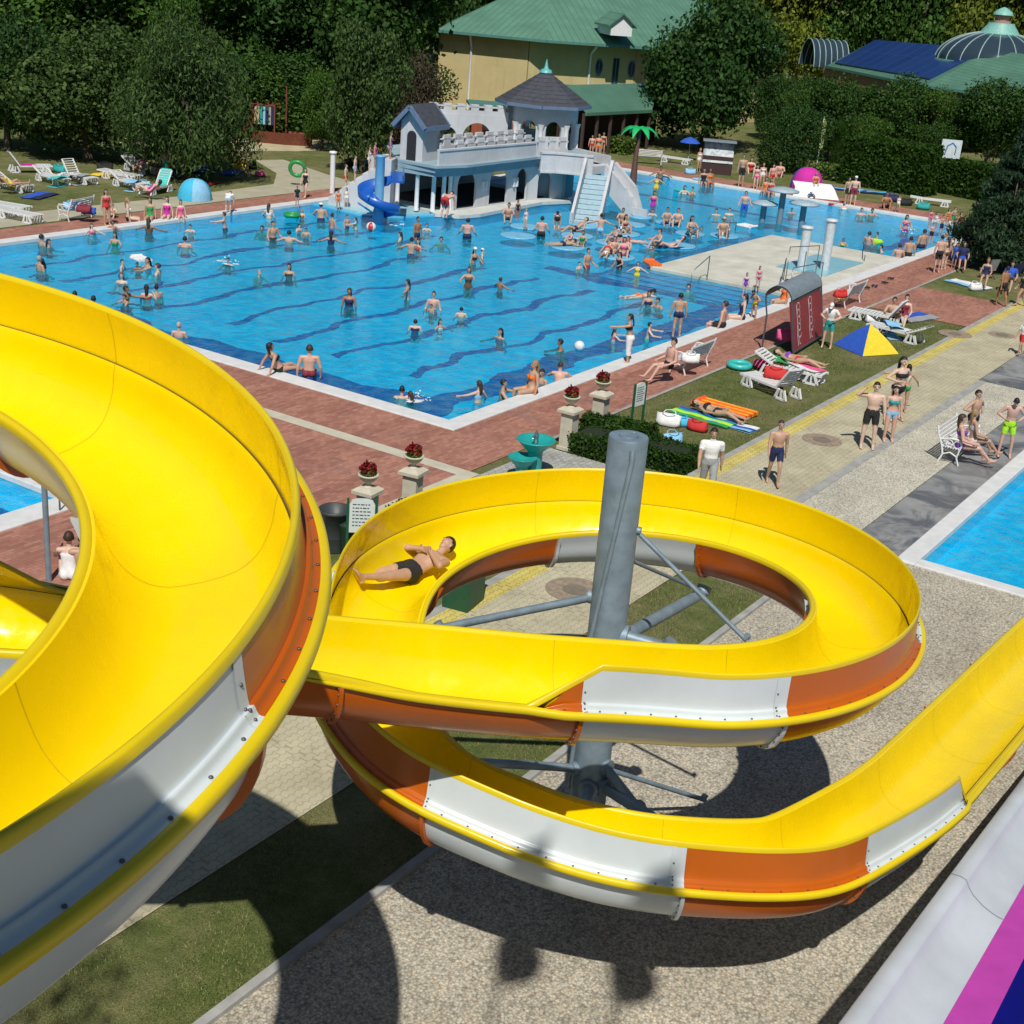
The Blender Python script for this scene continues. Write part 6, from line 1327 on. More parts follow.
def splash(px, py, s, label, n=46):
    rg = random.Random(int(px)); b = MB()
    for i in range(n):
        a, r_ = rg.random() * 6.28, s * rg.random() ** .6; h = (s - r_) * .9 * rg.random() ** 1.5; b.ball((r_ * math.cos(a) * 1.4, r_ * math.sin(a), h + .01), .008 + .016 * rg.random(), 6, 4, 0, (1.4, 1.2, .6 if h < .05 else 1.2))
    for i in range(7):
        a, r_ = rg.random() * 6.28, s * (.3 + .7 * rg.random()); c = Vector((r_ * math.cos(a) * 1.3, r_ * math.sin(a), .006)); k = 10
        b.add([c + Vector(((.1 + .1 * rg.random()) * math.cos(2 * PI * j / k), (.04 + .06 * rg.random()) * math.sin(2 * PI * j / k), .0)) for j in range(k)], [tuple(range(k))])
    o = b.build('splash', [plain('white_foam', (.8, .84, .85), .6)]); q = at(px, py, WZ); o.location = (q.x, q.y, WZ + .004); o.rotation_euler = (0, 0, px); tag(o, label, 'splash', kind='stuff')
for (px, py, s, lb) in ((905, 231, .7, 'white splash round the woman beyond the platform'), (228, 263, .4, 'white splash round the lone swimmer in the far left lanes'), (414, 398, .4, 'white splash at the feet of the couple in the near corner'), (396, 224, .4, 'white water at the foot of the spiral slide')): splash(px, py, s, lb, 30)
# ================================================================ people
def m_skin(name, c):
    x = NT(name); f = x.noise(x.coord(), 7., 4, .6); c = srgb(c)
    x.base(x.ramp(f, [(.3, tuple(v * .86 for v in c[:3])), (.7, tuple(min(1, v * 1.08) for v in c[:3]))])); x.set(Roughness=.5, Specular_IOR_Level=.4, Subsurface_Weight=0.); return x.m
SKIN = dict(fair=m_skin('skin_fair', (.62, .43, .335)), tan=m_skin('skin_tan', (.47, .29, .20)), brown=m_skin('skin_brown', (.34, .165, .09)), pink=m_skin('skin_rosy', (.58, .35, .275)))
HAIR = {k: plain('hair_' + k, c, .6, var=.3, scale=30) for k, c in dict(dark=(.012, .009, .008), brown=(.045, .024, .012), blond=(.32, .20, .08), grey=(.3, .29, .28), ginger=(.18, .06, .02), white=(.72, .72, .72)).items()}
EYE = plain('eye_dark', (.02, .015, .012), .3); EYEW = plain('eye_white', (.7, .68, .65), .3); LIP = plain('lips', (.40, .13, .11), .5)
V3 = Vector
def roundcone(b, p, q, r0, r1, n=12):
    p, q = V3(p), V3(q); d = (q - p).normalized(); rings = []
    u = d.cross(V3((0, 0, 1))); u = u if u.length > 1e-3 else d.cross(V3((1, 0, 0))); u.normalize(); v = d.cross(u)
    for c, r, s in [(p, r0, t) for t in (-80, -50, -22)] + [(p, r0, 0), (q, r1, 0)] + [(q, r1, t) for t in (22, 50, 80)]:
        rings.append([c + d * (r * math.sin(R(s))) + (u * math.cos(2 * PI * k / n) + v * math.sin(2 * PI * k / n)) * (r * math.cos(R(s))) for k in range(n)])
    b.loft(rings)
def ell(b, c, ax, rad, n=14, m=9):
    """ellipsoid with axis frame ax (3 columns) and radii"""
    M = Matrix((ax[0], ax[1], ax[2])).transposed(); c = V3(c); rings = []
    for i in range(m + 1):
        t = PI * (i + .02) / (m + .04); rings.append([c + M @ V3((rad[0] * math.sin(t) * math.cos(2 * PI * k / n), rad[1] * math.sin(t) * math.sin(2 * PI * k / n), -rad[2] * math.cos(t))) for k in range(n)])
    b.loft(rings)
def frame(up, fwd):
    z = V3(up).normalized(); x = V3(fwd) - z * V3(fwd).dot(z)
    if x.length < 1e-4: x = V3((1, 0, 0)) - z * z.x
    x.normalize(); return x, z.cross(x), z                 # forward, left, up
STAND = dict(hip=.93, up=(0, 0, 1), fwd=(1, 0, 0), head=(0, 0, 1), look=(1, 0, 0),
             armL=((.05, .22, -1), (.18, .08, -1)), armR=((.05, -.22, -1), (.18, -.08, -1)), legL=((.02, .06, -1), (-.03, .02, -1)), legR=((.02, -.06, -1), (-.03, -.02, -1)))
def P_(**k): d = dict(STAND); d.update(k); return d
POSES = dict(
    stand=P_(legR=((.12, -.05, -1), (-.06, -.02, -1))),
    hips=P_(armL=((-.25, .75, -.75), (.55, -.75, -.25)), armR=((-.25, -.75, -.75), (.55, .75, -.25)), legL=((0, .14, -1), (0, .05, -1)), legR=((.02, -.12, -1), (0, -.04, -1))),
    lookdown=P_(up=(.12, 0, 1), head=(.75, 0, .8), look=(.7, 0, -.7), armL=((-.15, .7, -.7), (.6, -.72, -.35)), armR=((-.15, -.7, -.7), (.6, .72, -.35)), legL=((.05, .16, -1), (-.05, .05, -1)), legR=((.02, -.14, -1), (0, -.05, -1))),
    shade=P_(armR=((.55, -.8, .15), (.15, .65, .75)), armL=((.05, .28, -1), (.1, .1, -1)), legL=((.02, .12, -1), (0, .03, -1)), legR=((.02, -.1, -1), (0, -.02, -1))),
    walk=P_(hip=.91, legL=((.42, .03, -1), (.02, 0, -1)), legR=((-.22, -.03, -1), (-.42, 0, -1)), armL=((-.3, .2, -1), (-.05, .05, -1)), armR=((.3, -.2, -1), (.5, -.02, -1))),
    wadeb=P_(armL=((.1, .35, -1), (.75, .25, -.45)), armR=((.1, -.35, -1), (.75, -.25, -.5))),
    wadec=P_(head=(.1, .1, 1), look=(1, .4, 0), armL=((.05, .25, -1), (.3, .1, -1)), armR=((.35, -.5, -.7), (.35, .45, .8))),
    waded=P_(up=(.15, .05, 1), look=(1, -.4, -.1), armL=((.3, .6, -.75), (.8, -.2, -.3)), armR=((.05, -.3, -1), (.45, -.25, -.7))),
    swimf=P_(up=(.35, 0, 1), head=(.1, 0, 1), armL=((.7, .55, -.5), (.9, -.35, -.1)), armR=((.7, -.55, -.5), (.9, .35, -.1))),
    wade=P_(armL=((.25, .9, -.45), (.7, .6, -.25)), armR=((.25, -.9, -.45), (.7, -.6, -.25)), legL=((.05, .1, -1), (-.05, .02, -1)), legR=((.1, -.1, -1), (-.1, -.02, -1))),
    reach=P_(up=(.1, 0, 1), armL=((1, .25, -.2), (1, .1, -.05)), armR=((.6, -.6, -.6), (.8, .1, -.1))),
    side=P_(armL=((.1, 1, -.12), (.15, 1, .02)), armR=((.1, -.7, -.75), (.5, -.3, -.5))),
    float_=P_(hip=.93, armL=((.35, .7, -.65), (.9, .2, -.1)), armR=((.35, -.7, -.65), (.9, -.2, -.1))),
    sit=P_(hip=.0, up=(-.1, 0, 1), legL=((1, .12, -.05), (.15, 0, -1)), legR=((1, -.12, -.05), (.2, 0, -1)), armL=((.0, .3, -1), (.25, .05, -.9)), armR=((.0, -.3, -1), (.25, -.05, -.9))),
    lean=P_(hip=.0, up=(-.55, 0, 1), head=(-.2, 0, 1), legL=((1, .1, .1), (.9, 0, -.42)), legR=((1, -.08, .0), (.9, .05, -.35)), armL=((-.45, .35, -.85), (-.35, .1, -.8)), armR=((-.45, -.35, -.85), (-.35, -.1, -.8))),
    bench=P_(hip=.0, up=(-.22, 0, 1), legL=((1, .12, .0), (.55, 0, -.85)), legR=((1, -.1, -.02), (.7, 0, -.75)), armL=((.15, .3, -.9), (.7, -.1, -.3)), armR=((.15, -.35, -.9), (.7, .05, -.2))),
    ground=P_(hip=.0, up=(.1, 0, 1), legL=((.8, .25, .6), (.45, -.1, -.9)), legR=((.85, -.25, .5), (.5, .1, -.85)), armL=((.6, .35, -.7), (.9, -.1, .1)), armR=((.6, -.35, -.7), (.9, .1, .1))),
    lie=P_(hip=.0, up=(-1, 0, .12), fwd=(0, 0, 1), head=(-1, 0, .22), look=(.2, 0, 1), legL=((1, .1, .04), (1, .02, -.06)), legR=((1, -.1, .25), (.9, 0, -.32)), armL=((.85, .5, -.1), (.9, .1, .1)), armR=((.85, -.5, -.1), (.9, -.1, .1))),
    recline=P_(hip=.0, up=(-.8, 0, .5), fwd=(.5, 0, .8), head=(-.65, 0, .75), look=(1, 0, .3), legL=((1, .1, .35), (.75, 0, -.55)), legR=((1, -.1, .05), (1, 0, -.05)), armL=((.4, .45, -.7), (.85, .1, -.1)), armR=((.4, -.45, -.7), (.85, -.1, -.1))),
    prone=P_(hip=.0, up=(1, 0, .10), fwd=(0, 0, -1), head=(.9, 0, .5), look=(1, 0, -.2), legL=((-1, .1, -.02), (-1, .02, .02)), legR=((-1, -.1, -.02), (-1, -.02, .02)), armL=((.8, .5, -.3), (.9, -.3, .0)), armR=((.8, -.5, -.3), (.9, .3, .0))),
    bend=P_(hip=.78, up=(.95, 0, .32), head=(1, 0, .3), look=(.8, 0, -.6), armL=((.3, .15, -1), (.1, 0, -1)), armR=((.35, -.15, -1), (.1, 0, -1)), legL=((.35, .1, -1), (-.4, 0, -1)), legR=((.4, -.1, -1), (-.4, 0, -1))),
    rider=P_(hip=.0, up=(-1, 0, .17), fwd=(0, 0, 1), head=(-.9, -.12, .45), look=(.45, -.25, .9), legL=((1, .05, .21), (1, -.02, .27)), legR=((1, -.17, .04), (1, -.10, .07)), armL=((.80, .46, .27), (-.30, -.93, .17)), armR=((.80, -.46, .22), (-.12, .95, .26)), crossed=True),
)
def build_body(pose, sex, hi=False):
    p = POSES[pose]; b = MB(); f = sex == 'f'; k = .955 if f else 1.
    X, Y, Z = frame(p['up'], p['fwd']); pel = V3((0, 0, p['hip']))
    sw = (.175 if f else .205); hw = .09; seg = {}
    waist = pel + Z * .17; chest = pel + Z * .36; neck0 = pel + Z * .50; 
    hd = V3(p['head']).normalized(); neck1 = neck0 + hd * .10; hc = neck1 + hd * .105
    # trunk
    n = 18
    secs = [(-.09, .105, .085), (-.04, .168 if f else .158, .115), (.04, .172 if f else .158, .118), (.12, .135 if f else .148, .098), (.19, .122 if f else .147, .092), (.28, .142 if f else .165, .105), (.37, .155 if f else .182, .112), (.44, .145 if f else .175, .092), (.485, .095, .07), (.52, .055, .055)]
    b.loft([[pel + Z * h + Y * (w * math.cos(2 * PI * i / n)) + X * (d * math.sin(2 * PI * i / n) + (.012 if .25 < h < .45 else 0)) for i in range(n)] for h, w, d in secs])
    if f:
        for s in (-1, 1): ell(b, pel + Z * .335 + X * .085 + Y * .068 * s, (X, Y, Z), (.062, .064, .064))
    for s in (-1, 1): ell(b, pel - Z * .02 - X * .05 + Y * .075 * s, (X, Y, Z), (.09, .09, .105))
    roundcone(b, neck0 - Z * .02, neck1 + hd * .03, .058 if not f else .05, .052 if not f else .046)
    # head
    lx, ly, lz = frame(hd, p['look'])
    ell(b, hc + lz * .015 - lx * .008, (lx, ly, lz), (.098, .078, .108), 18, 12); ell(b, hc - lz * .055 + lx * .03, (lx, ly, lz), (.062, .056, .062))
    ell(b, hc - lz * .095 + lx * .058, (lx, ly, lz), (.026, .032, .024)); roundcone(b, hc + lx * .088 + lz * .012, hc + lx * .108 - lz * .028, .011, .017, 8)
    for s in (-1, 1): ell(b, hc + ly * .079 * s - lx * .008 - lz * .008, (lx, ly, lz), (.022, .011, .033), 8, 6); ell(b, hc + ly * .032 * s + lx * .083 + lz * .028, (lx, ly, lz), (.016, .026, .012), 8, 6)
    ends = {}
    for s, A, Lg in ((1, 'armL', 'legL'), (-1, 'armR', 'legR')):
        sh = pel + Z * .445 + Y * sw * s; ua, fa = (V3(v).normalized() for v in p[A])
        el = sh + ua * (.29 * k); wr = el + fa * (.255 * k); m = .9 if f else 1.05
        roundcone(b, pel + Z * .455 + Y * .07 * s, sh, .06, .062 * m); roundcone(b, sh, el, .060 * m, .045 * m); roundcone(b, el, wr, .046 * m, .030 * m); ell(b, el.lerp(wr, .28), frame(fa, X) , (.046 * m, .046 * m, .085))
        ell(b, sh.lerp(el, .42), frame(ua, X), (.054 * m, .052 * m, .09))
        seg['ua%d' % s] = (sh, el); seg['fa%d' % s] = (el, wr)
        # hand: palm, four fingers, thumb
        hx, hy, hz = frame(fa, X * .3 - Y * s); pc_ = wr + hz * .05
        ell(b, pc_, (hx, hy, hz), (.019, .041, .056), 10, 7); roundcone(b, wr, pc_, .026, .026, 8)
        fr_ = .0095 if hi else .0115
        for i, (o_, l_) in enumerate(((-.031, .058), (-.0105, .074), (.0105, .079), (.031, .07))):
            a0 = pc_ + hz * .04 + hy * o_ * -s; a1 = a0 + hz * (l_ * .55) + hy * (o_ * .18 * -s) - hx * .004 * s; a2 = a1 + hz * (l_ * .42) + hx * (.016)
            roundcone(b, a0, a1, fr_, fr_ * .95, 8); roundcone(b, a1, a2, fr_ * .95, fr_ * .82, 8)
        t0 = wr + hz * .022 + hy * .026 * s; t1 = t0 + hz * .034 + hy * .03 * s + hx * .008; roundcone(b, t0, t1, .013, .0115, 8); roundcone(b, t1, t1 + hz * .032 + hy * .004 * s + hx * .008, .0115, .0095, 8)
        hp_ = pel + Y * hw * s - Z * .03; th, shn = (V3(v).normalized() for v in p[Lg])
        kn = hp_ + th * (.43 * k); an_ = kn + shn * (.42 * k); hm = 1.04 if f else 1.
        roundcone(b, hp_, kn, .094 * hm, .061); roundcone(b, kn, an_, .059, .039); cx_, cy_, cz_ = frame(-shn, X if abs(shn.dot(X)) < .8 else Z)
        ell(b, hp_.lerp(kn, .3), frame(-th, X), (.088 * hm, .084 * hm, .15)); ell(b, kn.lerp(an_, .3) - cx_ * .018, (cx_, cy_, cz_), (.054, .05, .115)); ell(b, kn + cx_ * .01, (cx_, cy_, cz_), (.052, .05, .055))
        seg['th%d' % s] = (hp_, kn); seg['sh%d' % s] = (kn, an_)
        fx = cx_ if pose not in ('lie', 'prone', 'rider') else (cx_ * .75 + V3(p[Lg][1]).normalized() * .75)
        if pose in ('sit', 'lean', 'bench'): fx = cx_ * .9 + shn * .35
        fx = fx.normalized(); fz = (-shn - fx * (-shn).dot(fx)).normalized(); fy = fz.cross(fx); ft = an_ - fz * .045
        roundcone(b, an_, ft - fx * .035 - fz * .015, .036, .034, 10); roundcone(b, an_ - fz * .015, ft + fx * .09, .036, .031, 10); ell(b, ft + fx * .105 - fz * .012, (fx, fy, fz), (.082, .044, .024), 12, 7)
        ell(b, ft + fx * .05 - fz * .014, (fx, fy, fz), (.1, .036, .022), 12, 7)
        for i in range(5): c0 = ft + fx * (.165 - .012 * i) + fy * (.034 - .017 * i) * -s - fz * .018; roundcone(b, c0, c0 + fx * (.035 - .004 * i), .0125 - .0008 * i, .0105 - .0008 * i, 7)
        ends[s] = ft
    seg['trunk'] = (pel - Z * .05, neck0); seg['neck'] = (neck0, neck1); seg['head'] = (neck1, hc + lz * .1)
    me = b.mesh('body_parts'); tmp = bpy.data.objects.new('tmp', me); COL.objects.link(tmp)
    rm = tmp.modifiers.new('r', 'REMESH'); rm.mode = 'VOXEL'; rm.voxel_size = .0075 if hi else .0125; rm.use_smooth_shade = True
    sm = tmp.modifiers.new('s', 'SMOOTH'); sm.factor = .5; sm.iterations = 5 if hi else 3
    if not hi: dc_ = tmp.modifiers.new('d', 'DECIMATE'); dc_.ratio = .42
    dg = bpy.context.evaluated_depsgraph_get(); ev_ = tmp.evaluated_get(dg); out = bpy.data.meshes.new_from_object(ev_); bpy.data.objects.remove(tmp); out.name = 'person_' + pose + sex
    out.materials.clear(); out.polygons.foreach_set('use_smooth', [True] * len(out.polygons))
    co = np.array([v.co[:] for v in out.vertices]); no = np.array([v.normal[:] for v in out.vertices])
    # facial features joined to the body mesh
    fb = MB()
    for s in (-1, 1):
        ell(fb, hc + ly * .031 * s + lx * .0885 + lz * .016, (lx, ly, lz), (.009, .0145, .0075), 8, 6); nw = len(fb.f)
    ew = len(fb.f)
    for s in (-1, 1): ell(fb, hc + ly * .031 * s + lx * .0955 + lz * .016, (lx, ly, lz), (.004, .0062, .0062), 8, 6)
    for s in (-1, 1): fb.tube([hc + lx * .094 + ly * s * .016 + lz * .034, hc + lx * .095 + ly * s * .032 + lz * .040, hc + lx * .086 + ly * s * .05 + lz * .034], .0042, 5)
    ei = len(fb.f); ell(fb, hc + lx * .088 - lz * .056, (lx, ly, lz), (.008, .023, .0085), 10, 6)
    fv, ff = fb.v, fb.f; nv = len(out.vertices); bm = bmesh.new(); bm.from_mesh(out); vs = [bm.verts.new(v) for v in fv]
    for i, q in enumerate(ff):
        try: fc = bm.faces.new([vs[j] for j in q]); fc.material_index = 1 if i < ew else (2 if i < ei else 3); fc.smooth = True
        except ValueError: pass
    pol = [[v.index for v in fc.verts] for fc in bm.faces][:0]
    bm.to_mesh(out); bm.free()
    # region of every original face
    polys = [pg for pg in out.polygons if max(pg.vertices) < nv]
    def cl(c, a, e): d = e - a; t = max(0, min(1, (c - a).dot(d) / d.length_squared)); return t, (c - a - d * t).length
    reg = {}
    names = list(seg)
    A_ = np.array([seg[k_][0][:] for k_ in names]); D_ = np.array([(seg[k_][1] - seg[k_][0])[:] for k_ in names]); L2 = (D_ ** 2).sum(1)
    wgt = np.array([.115 if k_ == 'trunk' else .06 if k_[:2] in ('th',) else .09 if k_ == 'head' else .0 for k_ in names])
    C = np.array([pg.center[:] for pg in polys]); tt = np.clip(((C[:, None] - A_) * D_).sum(2) / L2, 0, 1); dist = np.linalg.norm(C[:, None] - A_ - tt[..., None] * D_, axis=2) - wgt
    lab = dist.argmin(1); T = tt[np.arange(len(C)), lab]
    hT = ((C - np.array(pel)) @ np.array(Z)); hF = (C - np.array(hc)) @ np.array(lx); hU = (C - np.array(hc)) @ np.array(lz); hB_ = ((C - np.array(pel)) @ np.array(X))
    LN = np.array([names[i] for i in lab])
    def offset(mask, name, d, flare=0.):
        idx = np.where(mask)[0]
        if len(idx) == 0: return None
        mp, vv, ff2 = {}, [], []
        for i in idx:
            q = []
            for v in polys[i].vertices:
                if v not in mp: mp[v] = len(vv); vv.append((co[v] + no[v] * d).tolist())
                q.append(mp[v])
            ff2.append(q)
        m = bpy.data.meshes.new(name); m.from_pydata(vv, [], ff2); m.polygons.foreach_set('use_smooth', [True] * len(ff2)); m.update(); return m
    th_ = np.char.startswith(LN, 'th'); ar = np.char.startswith(LN, 'ua'); trk = LN == 'trunk'
    out_c = {}
    out_c['shorts'] = offset((trk & (hT < .10)) | (th_ & (T < .62)), 'swim_shorts', .016)
    out_c['trunks'] = offset((trk & (hT < .09)) | (th_ & (T < .26)), 'swim_trunks', .009)
    out_c['bottom'] = offset((trk & (hT < .045)) | (th_ & (T < .07)), 'bikini_bottom', .008)
    out_c['top'] = offset((trk & (hT > .275) & (hT < .395)), 'bikini_top', .008)
    out_c['suit'] = offset((trk & (hT < .41)) | (th_ & (T < .06)), 'swimsuit', .008)
    out_c['shirt'] = offset((trk & (hT > -.06)) | (ar & (T < .55)), 'shirt', .011)
    out_c['long'] = offset((trk & (hT < .10)) | (th_) | (np.char.startswith(LN, 'sh') & (T < .9)), 'trousers', .017)
    out_c['wrap'] = offset((trk & (hT < .10)) | (th_ & (T < 1.01)) | (np.char.startswith(LN, 'sh') & (T < .45)), 'towel_wrap', .028)
    hm_ = (LN == 'head') | (LN == 'neck')
    short = hm_ & (((hU > .058) & (hF < .088)) | ((hF < .0) & (hU > -.035)) | ((hF < .028) & (hU > .03)))
    out_c['h_short'] = offset(short, 'hair', .011); out_c['h_buzz'] = offset(short, 'hair', .004)
    hm = out_c['h_short']
    if hm is not None:
        bmh = bmesh.new(); bmh.from_mesh(hm); tmpb = MB(); dn = (Z * -1 if p['up'][2] > .3 else -lz)
        bk_ = hc - lx * .075; rows = []
        for i in range(8):
            t = i / 7; c = bk_ + dn * (.30 * t) - lx * (.018 * math.sin(PI * t)) - (X * .03 * t); w = .085 * (1 - .35 * t)
            rows.append([c + ly * (w * math.cos(2 * PI * j / 10)) + lx * ((.034 - .012 * t) * math.sin(2 * PI * j / 10)) for j in range(10)])
        tmpb.loft(rows); vs = [bmh.verts.new(v) for v in tmpb.v]
        for q in tmpb.f:
            try: fc = bmh.faces.new([vs[j] for j in q]); fc.smooth = True
            except ValueError: pass
        lm = bpy.data.meshes.new('hair'); bmh.to_mesh(lm); bmh.free(); out_c['h_long'] = lm
        cb = MB(); rows = [[hc + lz * h + lx * (r_ * 1.12 * math.cos(2 * PI * j / 16) - .004) + ly * (r_ * .95 * math.sin(2 * PI * j / 16)) for j in range(16)] for h, r_ in ((.045, .098), (.075, .094), (.105, .075), (.125, .045), (.132, .005))]
        cb.loft(rows, True, False); cb.add([hc + lz * .05 + lx * .09 + ly * .06, hc + lz * .04 + lx * .155 + ly * .04, hc + lz * .04 + lx * .155 - ly * .04, hc + lz * .05 + lx * .09 - ly * .06], [(0, 1, 2, 3)]); out_c['cap'] = cb.mesh('cap')
    for m in [out]:
        for mm in (SKIN['fair'], EYEW, EYE, LIP): m.materials.append(mm)
    zmin, zmax = co[:, 2].min(), co[:, 2].max()
    return out, out_c, zmin, zmax
BODY = {}
def body(pose, sex, hi=False):
    k = (pose, sex, hi)
    if k not in BODY: BODY[k] = build_body(*k)
    return BODY[k]
CLN = dict(shorts='swim_shorts', trunks='swim_trunks', bottom='bikini_bottom', top='bikini_top', suit='swimsuit', shirt='shirt', long='trousers', wrap='towel_wrap')
def person(loc, rz, pose, sex, wear, label, skin='tan', hair='dark', hs=None, s=1., group=None, hi=False, cap=None, rot=None):
    me, oc, z0, z1 = body(pose, sex, hi); o = bpy.data.objects.new('person', me); COL.objects.link(o); wv = 1. if hi else (.86 + .26 * ((loc[0] * 7.3 + loc[1] * 3.1) % 1.)); o.location = loc; o.scale = (s * wv, s * wv, s) if pose not in ('lie', 'prone', 'recline', 'rider') else (s, s, s); o.rotation_euler = rot or (0, 0, rz)
    sl_ = o.material_slots[0]; sl_.link = 'OBJECT'; sl_.material = SKIN[skin]; tag(o, label, 'person', group)
    hk = hs or ('h_long' if sex == 'f' else 'h_short'); items = [(w, cloth(c)) for w, c in wear] + ([(hk, HAIR[hair])] if hair else []) + ([('cap', cloth(cap))] if cap else [])
    for w, m in items:
        cm = oc.get(w)
        if cm is None: continue
        c = bpy.data.objects.new(CLN.get(w, 'cap' if w == 'cap' else 'hair'), cm); COL.objects.link(c); c.parent = o
        if not cm.materials: cm.materials.append(m)
        c.material_slots[0].link = 'OBJECT'; c.material_slots[0].material = m
    return o
AZC = math.atan2(CAM[1] + 0., CAM[0] + 0.)
HEAD = {'c': 212, 'a': 32, 'l': 122, 'r': -58, 'cl': 167, 'cr': 257, 'al': 77, 'ar': -13}
def hd_(h): return R(HEAD[h] if isinstance(h, str) else h)
HT = 1.74
def stand_px(px, py, h, pose, sex, wear, label, s=None, top=None, z=0., **kw):
    p = at(px, py, z); me, oc, z0, z1 = body(pose, sex, kw.get('hi', False))
    if top is not None: s = min(1.08, max(.55, (z_for((p.x, p.y), top) - z) / (z1 - z0)))
    s = s or 1.; return person((p.x, p.y, z - z0 * s), hd_(h), pose, sex, wear, label, s=s, **kw)
def wade_px(px, py, top, h, pose, sex, wear, label, s=1., **kw):
    """py = where the body meets the water, top = top of the head"""
    if pose == 'wade': pose = ('wadeb', 'wadec', 'waded', 'wadeb', 'wade')[int(px * 7 + py * 3) % 5]
    elif pose == 'float_': pose = ('float_', 'swimf', 'wadeb')[int(px * 5 + py) % 3]
    p = at(px, py, WZ); me, oc, z0, z1 = body(pose, sex); vis = max(.2, (z_for((p.x, p.y), top) - WZ) * .9); s *= .93; full = (z1 - z0) * s
    if vis > full - .45: s = (vis + .45) / (z1 - z0); full = (z1 - z0) * s
    return person((p.x, p.y, WZ + vis - full - z0 * s), hd_(h), pose, sex, wear, label, s=s, **kw)
def seat_px(px, py, h, pose, sex, wear, label, z=.04, s=1., **kw):
    p = at(px, py, z); return person((p.x, p.y, z + .115 * s), hd_(h), pose, sex, wear, label, s=s, **kw)
# ================================================================ who is where
W_ = wade_px; S = stand_px; T = seat_px
M1 = lambda c: [('trunks', c)]; MS = lambda c: [('shorts', c)]; BK = lambda c, d=None: [('top', c), ('bottom', d or c)]; SU = lambda c: [('suit', c)]
# the man on the slide
best = (9e9, 0)
for i in range(iS + 60, iS + 250):
    q = pix(STN[i][('L', 'tub')][0]); d = (q[0] - 403) ** 2 + (q[1] - 574) ** 2
    if d < best[0]: best = (d, i)
i_r = best[1]; st_r = STN[i_r]; nrm = (st_r[('R', 'tub')][3] - st_r[('L', 'tub')][3]).cross(STN[i_r + 3][('L', 'tub')][0] - STN[i_r - 3][('L', 'tub')][0]).normalized()
nrm = nrm if nrm.z > 0 else -nrm
zr = st_r[('L', 'tub')][0].z + .125; pr_ = at(409, 574, zr)
fd = at(360, 601, zr - .12) - at(459, 553, zr + .16); fd = (fd - nrm * fd.dot(nrm)).normalized(); ly_ = nrm.cross(fd); nrm = (nrm - ly_ * .16).normalized(); ly_ = nrm.cross(fd)
person(pr_ + nrm * .06, 0, 'rider', 'm', [('trunks', 'black')], 'man in black trunks sliding feet first with arms crossed over his chest', 'tan', 'dark', hi=True, rot=Matrix((fd, ly_, nrm)).transposed().to_euler(), s=1.1)
# by the path
S(705, 500, 210, 'walk', 'm', [('shirt', 'white'), ('long', 'grey')], 'man in white polo shirt and grey trousers walking past the low hedge', top=428, skin='tan')
S(772, 485, 215, 'walk', 'm', [('shorts', 'navy')], 'bald man in dark blue shorts walking on the yellow edged path', top=420, skin='tan', hair='brown', hs='h_buzz')
S(866, 448, 205, 'shade', 'm', [('shorts', 'black')], 'man in black patterned shorts shading his eyes with one hand', top=382, skin='fair')
S(887, 441, 215, 'stand', 'f', BK('teal', 'sky'), 'woman in blue bikini with white headband beside the man shading his eyes', top=386, skin='pink')
S(893, 420, 240, 'hips', 'f', BK('black', 'black'), 'dark haired woman in black bikini standing behind the man in black shorts', top=356, skin='fair')
S(901, 412, 30, 'side', 'f', BK('turq', 'green'), 'woman in turquoise bikini walking away with one arm out', top=364, skin='tan')
S(1003, 457, 205, 'lookdown', 'm', [('shorts', 'lime')], 'man in bright yellow-green shorts looking down at the pool edge', top=396, skin='pink')
S(968, 446, 250, 'hips', 'm', [('trunks', 'black')], 'man in black trunks standing behind the bench by the right pool', top=390, skin='tan')
T(961, 448, -62, 'bench', 'f', BK('purple'), 'woman in purple bikini sitting on the bench by the right pool', z=.45, skin='pink', hair='brown')
T(973, 442, -50, 'bench', 'f', BK('white'), 'person in white leaning back on the bench beside the woman in purple', z=.45, skin='tan', hair='blond')
S(1019, 355, 150, 'walk', 'm', [('shorts', 'red'), ('shirt', 'white')], 'boy in white shirt and red shorts at the right edge of the path', top=320, skin='tan')
S(1000, 306, 60, 'walk', 'm', [('shorts', 'black')], 'man in black shorts walking off the grass by the conifer', top=266, skin='brown')
S(1019, 306, 120, 'walk', 'f', [('suit', 'black')], 'person in black stepping onto the pavers right of the conifer', top=270, skin='tan')
S(826, 348, 190, 'lookdown', 'm', [('shorts', 'teal'), ('shirt', 'white')], 'person in teal shorts and white cap beside the advertising screen', top=302, skin='fair', cap='white')
# pool edge, near side
T(279, 371, -20, 'lean', 'f', BK('black'), 'woman in black bikini leaning back on the near pool edge', skin='tan', hair='dark')
T(309, 376, 40, 'sit', 'm', [('trunks', 'wine')], 'man in dark red trunks sitting on the near pool edge, back to the camera', skin='pink', hair='brown')
T(531, 392, 150, 'sit', 'f', BK('orange'), 'woman in orange bikini sitting on the pool edge above the turquoise fountain', skin='tan', hair='blond')
W_(541, 383, 367, 'cl', 'wade', 'm', M1('navy'), 'dark haired man in the water between the orange bikini woman and the bald man', skin='tan')
W_(559, 383, 361, 'a', 'float_', 'm', M1('navy'), 'bald man in the water beside the orange bikini woman', skin='pink', hair='brown', hs='h_buzz')
S(627, 363, 120, 'reach', 'f', [('top', 'black'), ('wrap', 'white')], 'woman with white towel round her waist handing something to a child in the pool', top=314, skin='tan')
W_(613, 341, 327, -40, 'reach', 'f', BK('pink'), 'child in the pool reaching up to the woman with the white towel', s=.7, skin='fair', hair='brown')
W_(647, 341, 320, -58, 'reach', 'm', M1('teal'), 'boy in the pool stretching his arms towards the diver', s=.8, skin='fair')
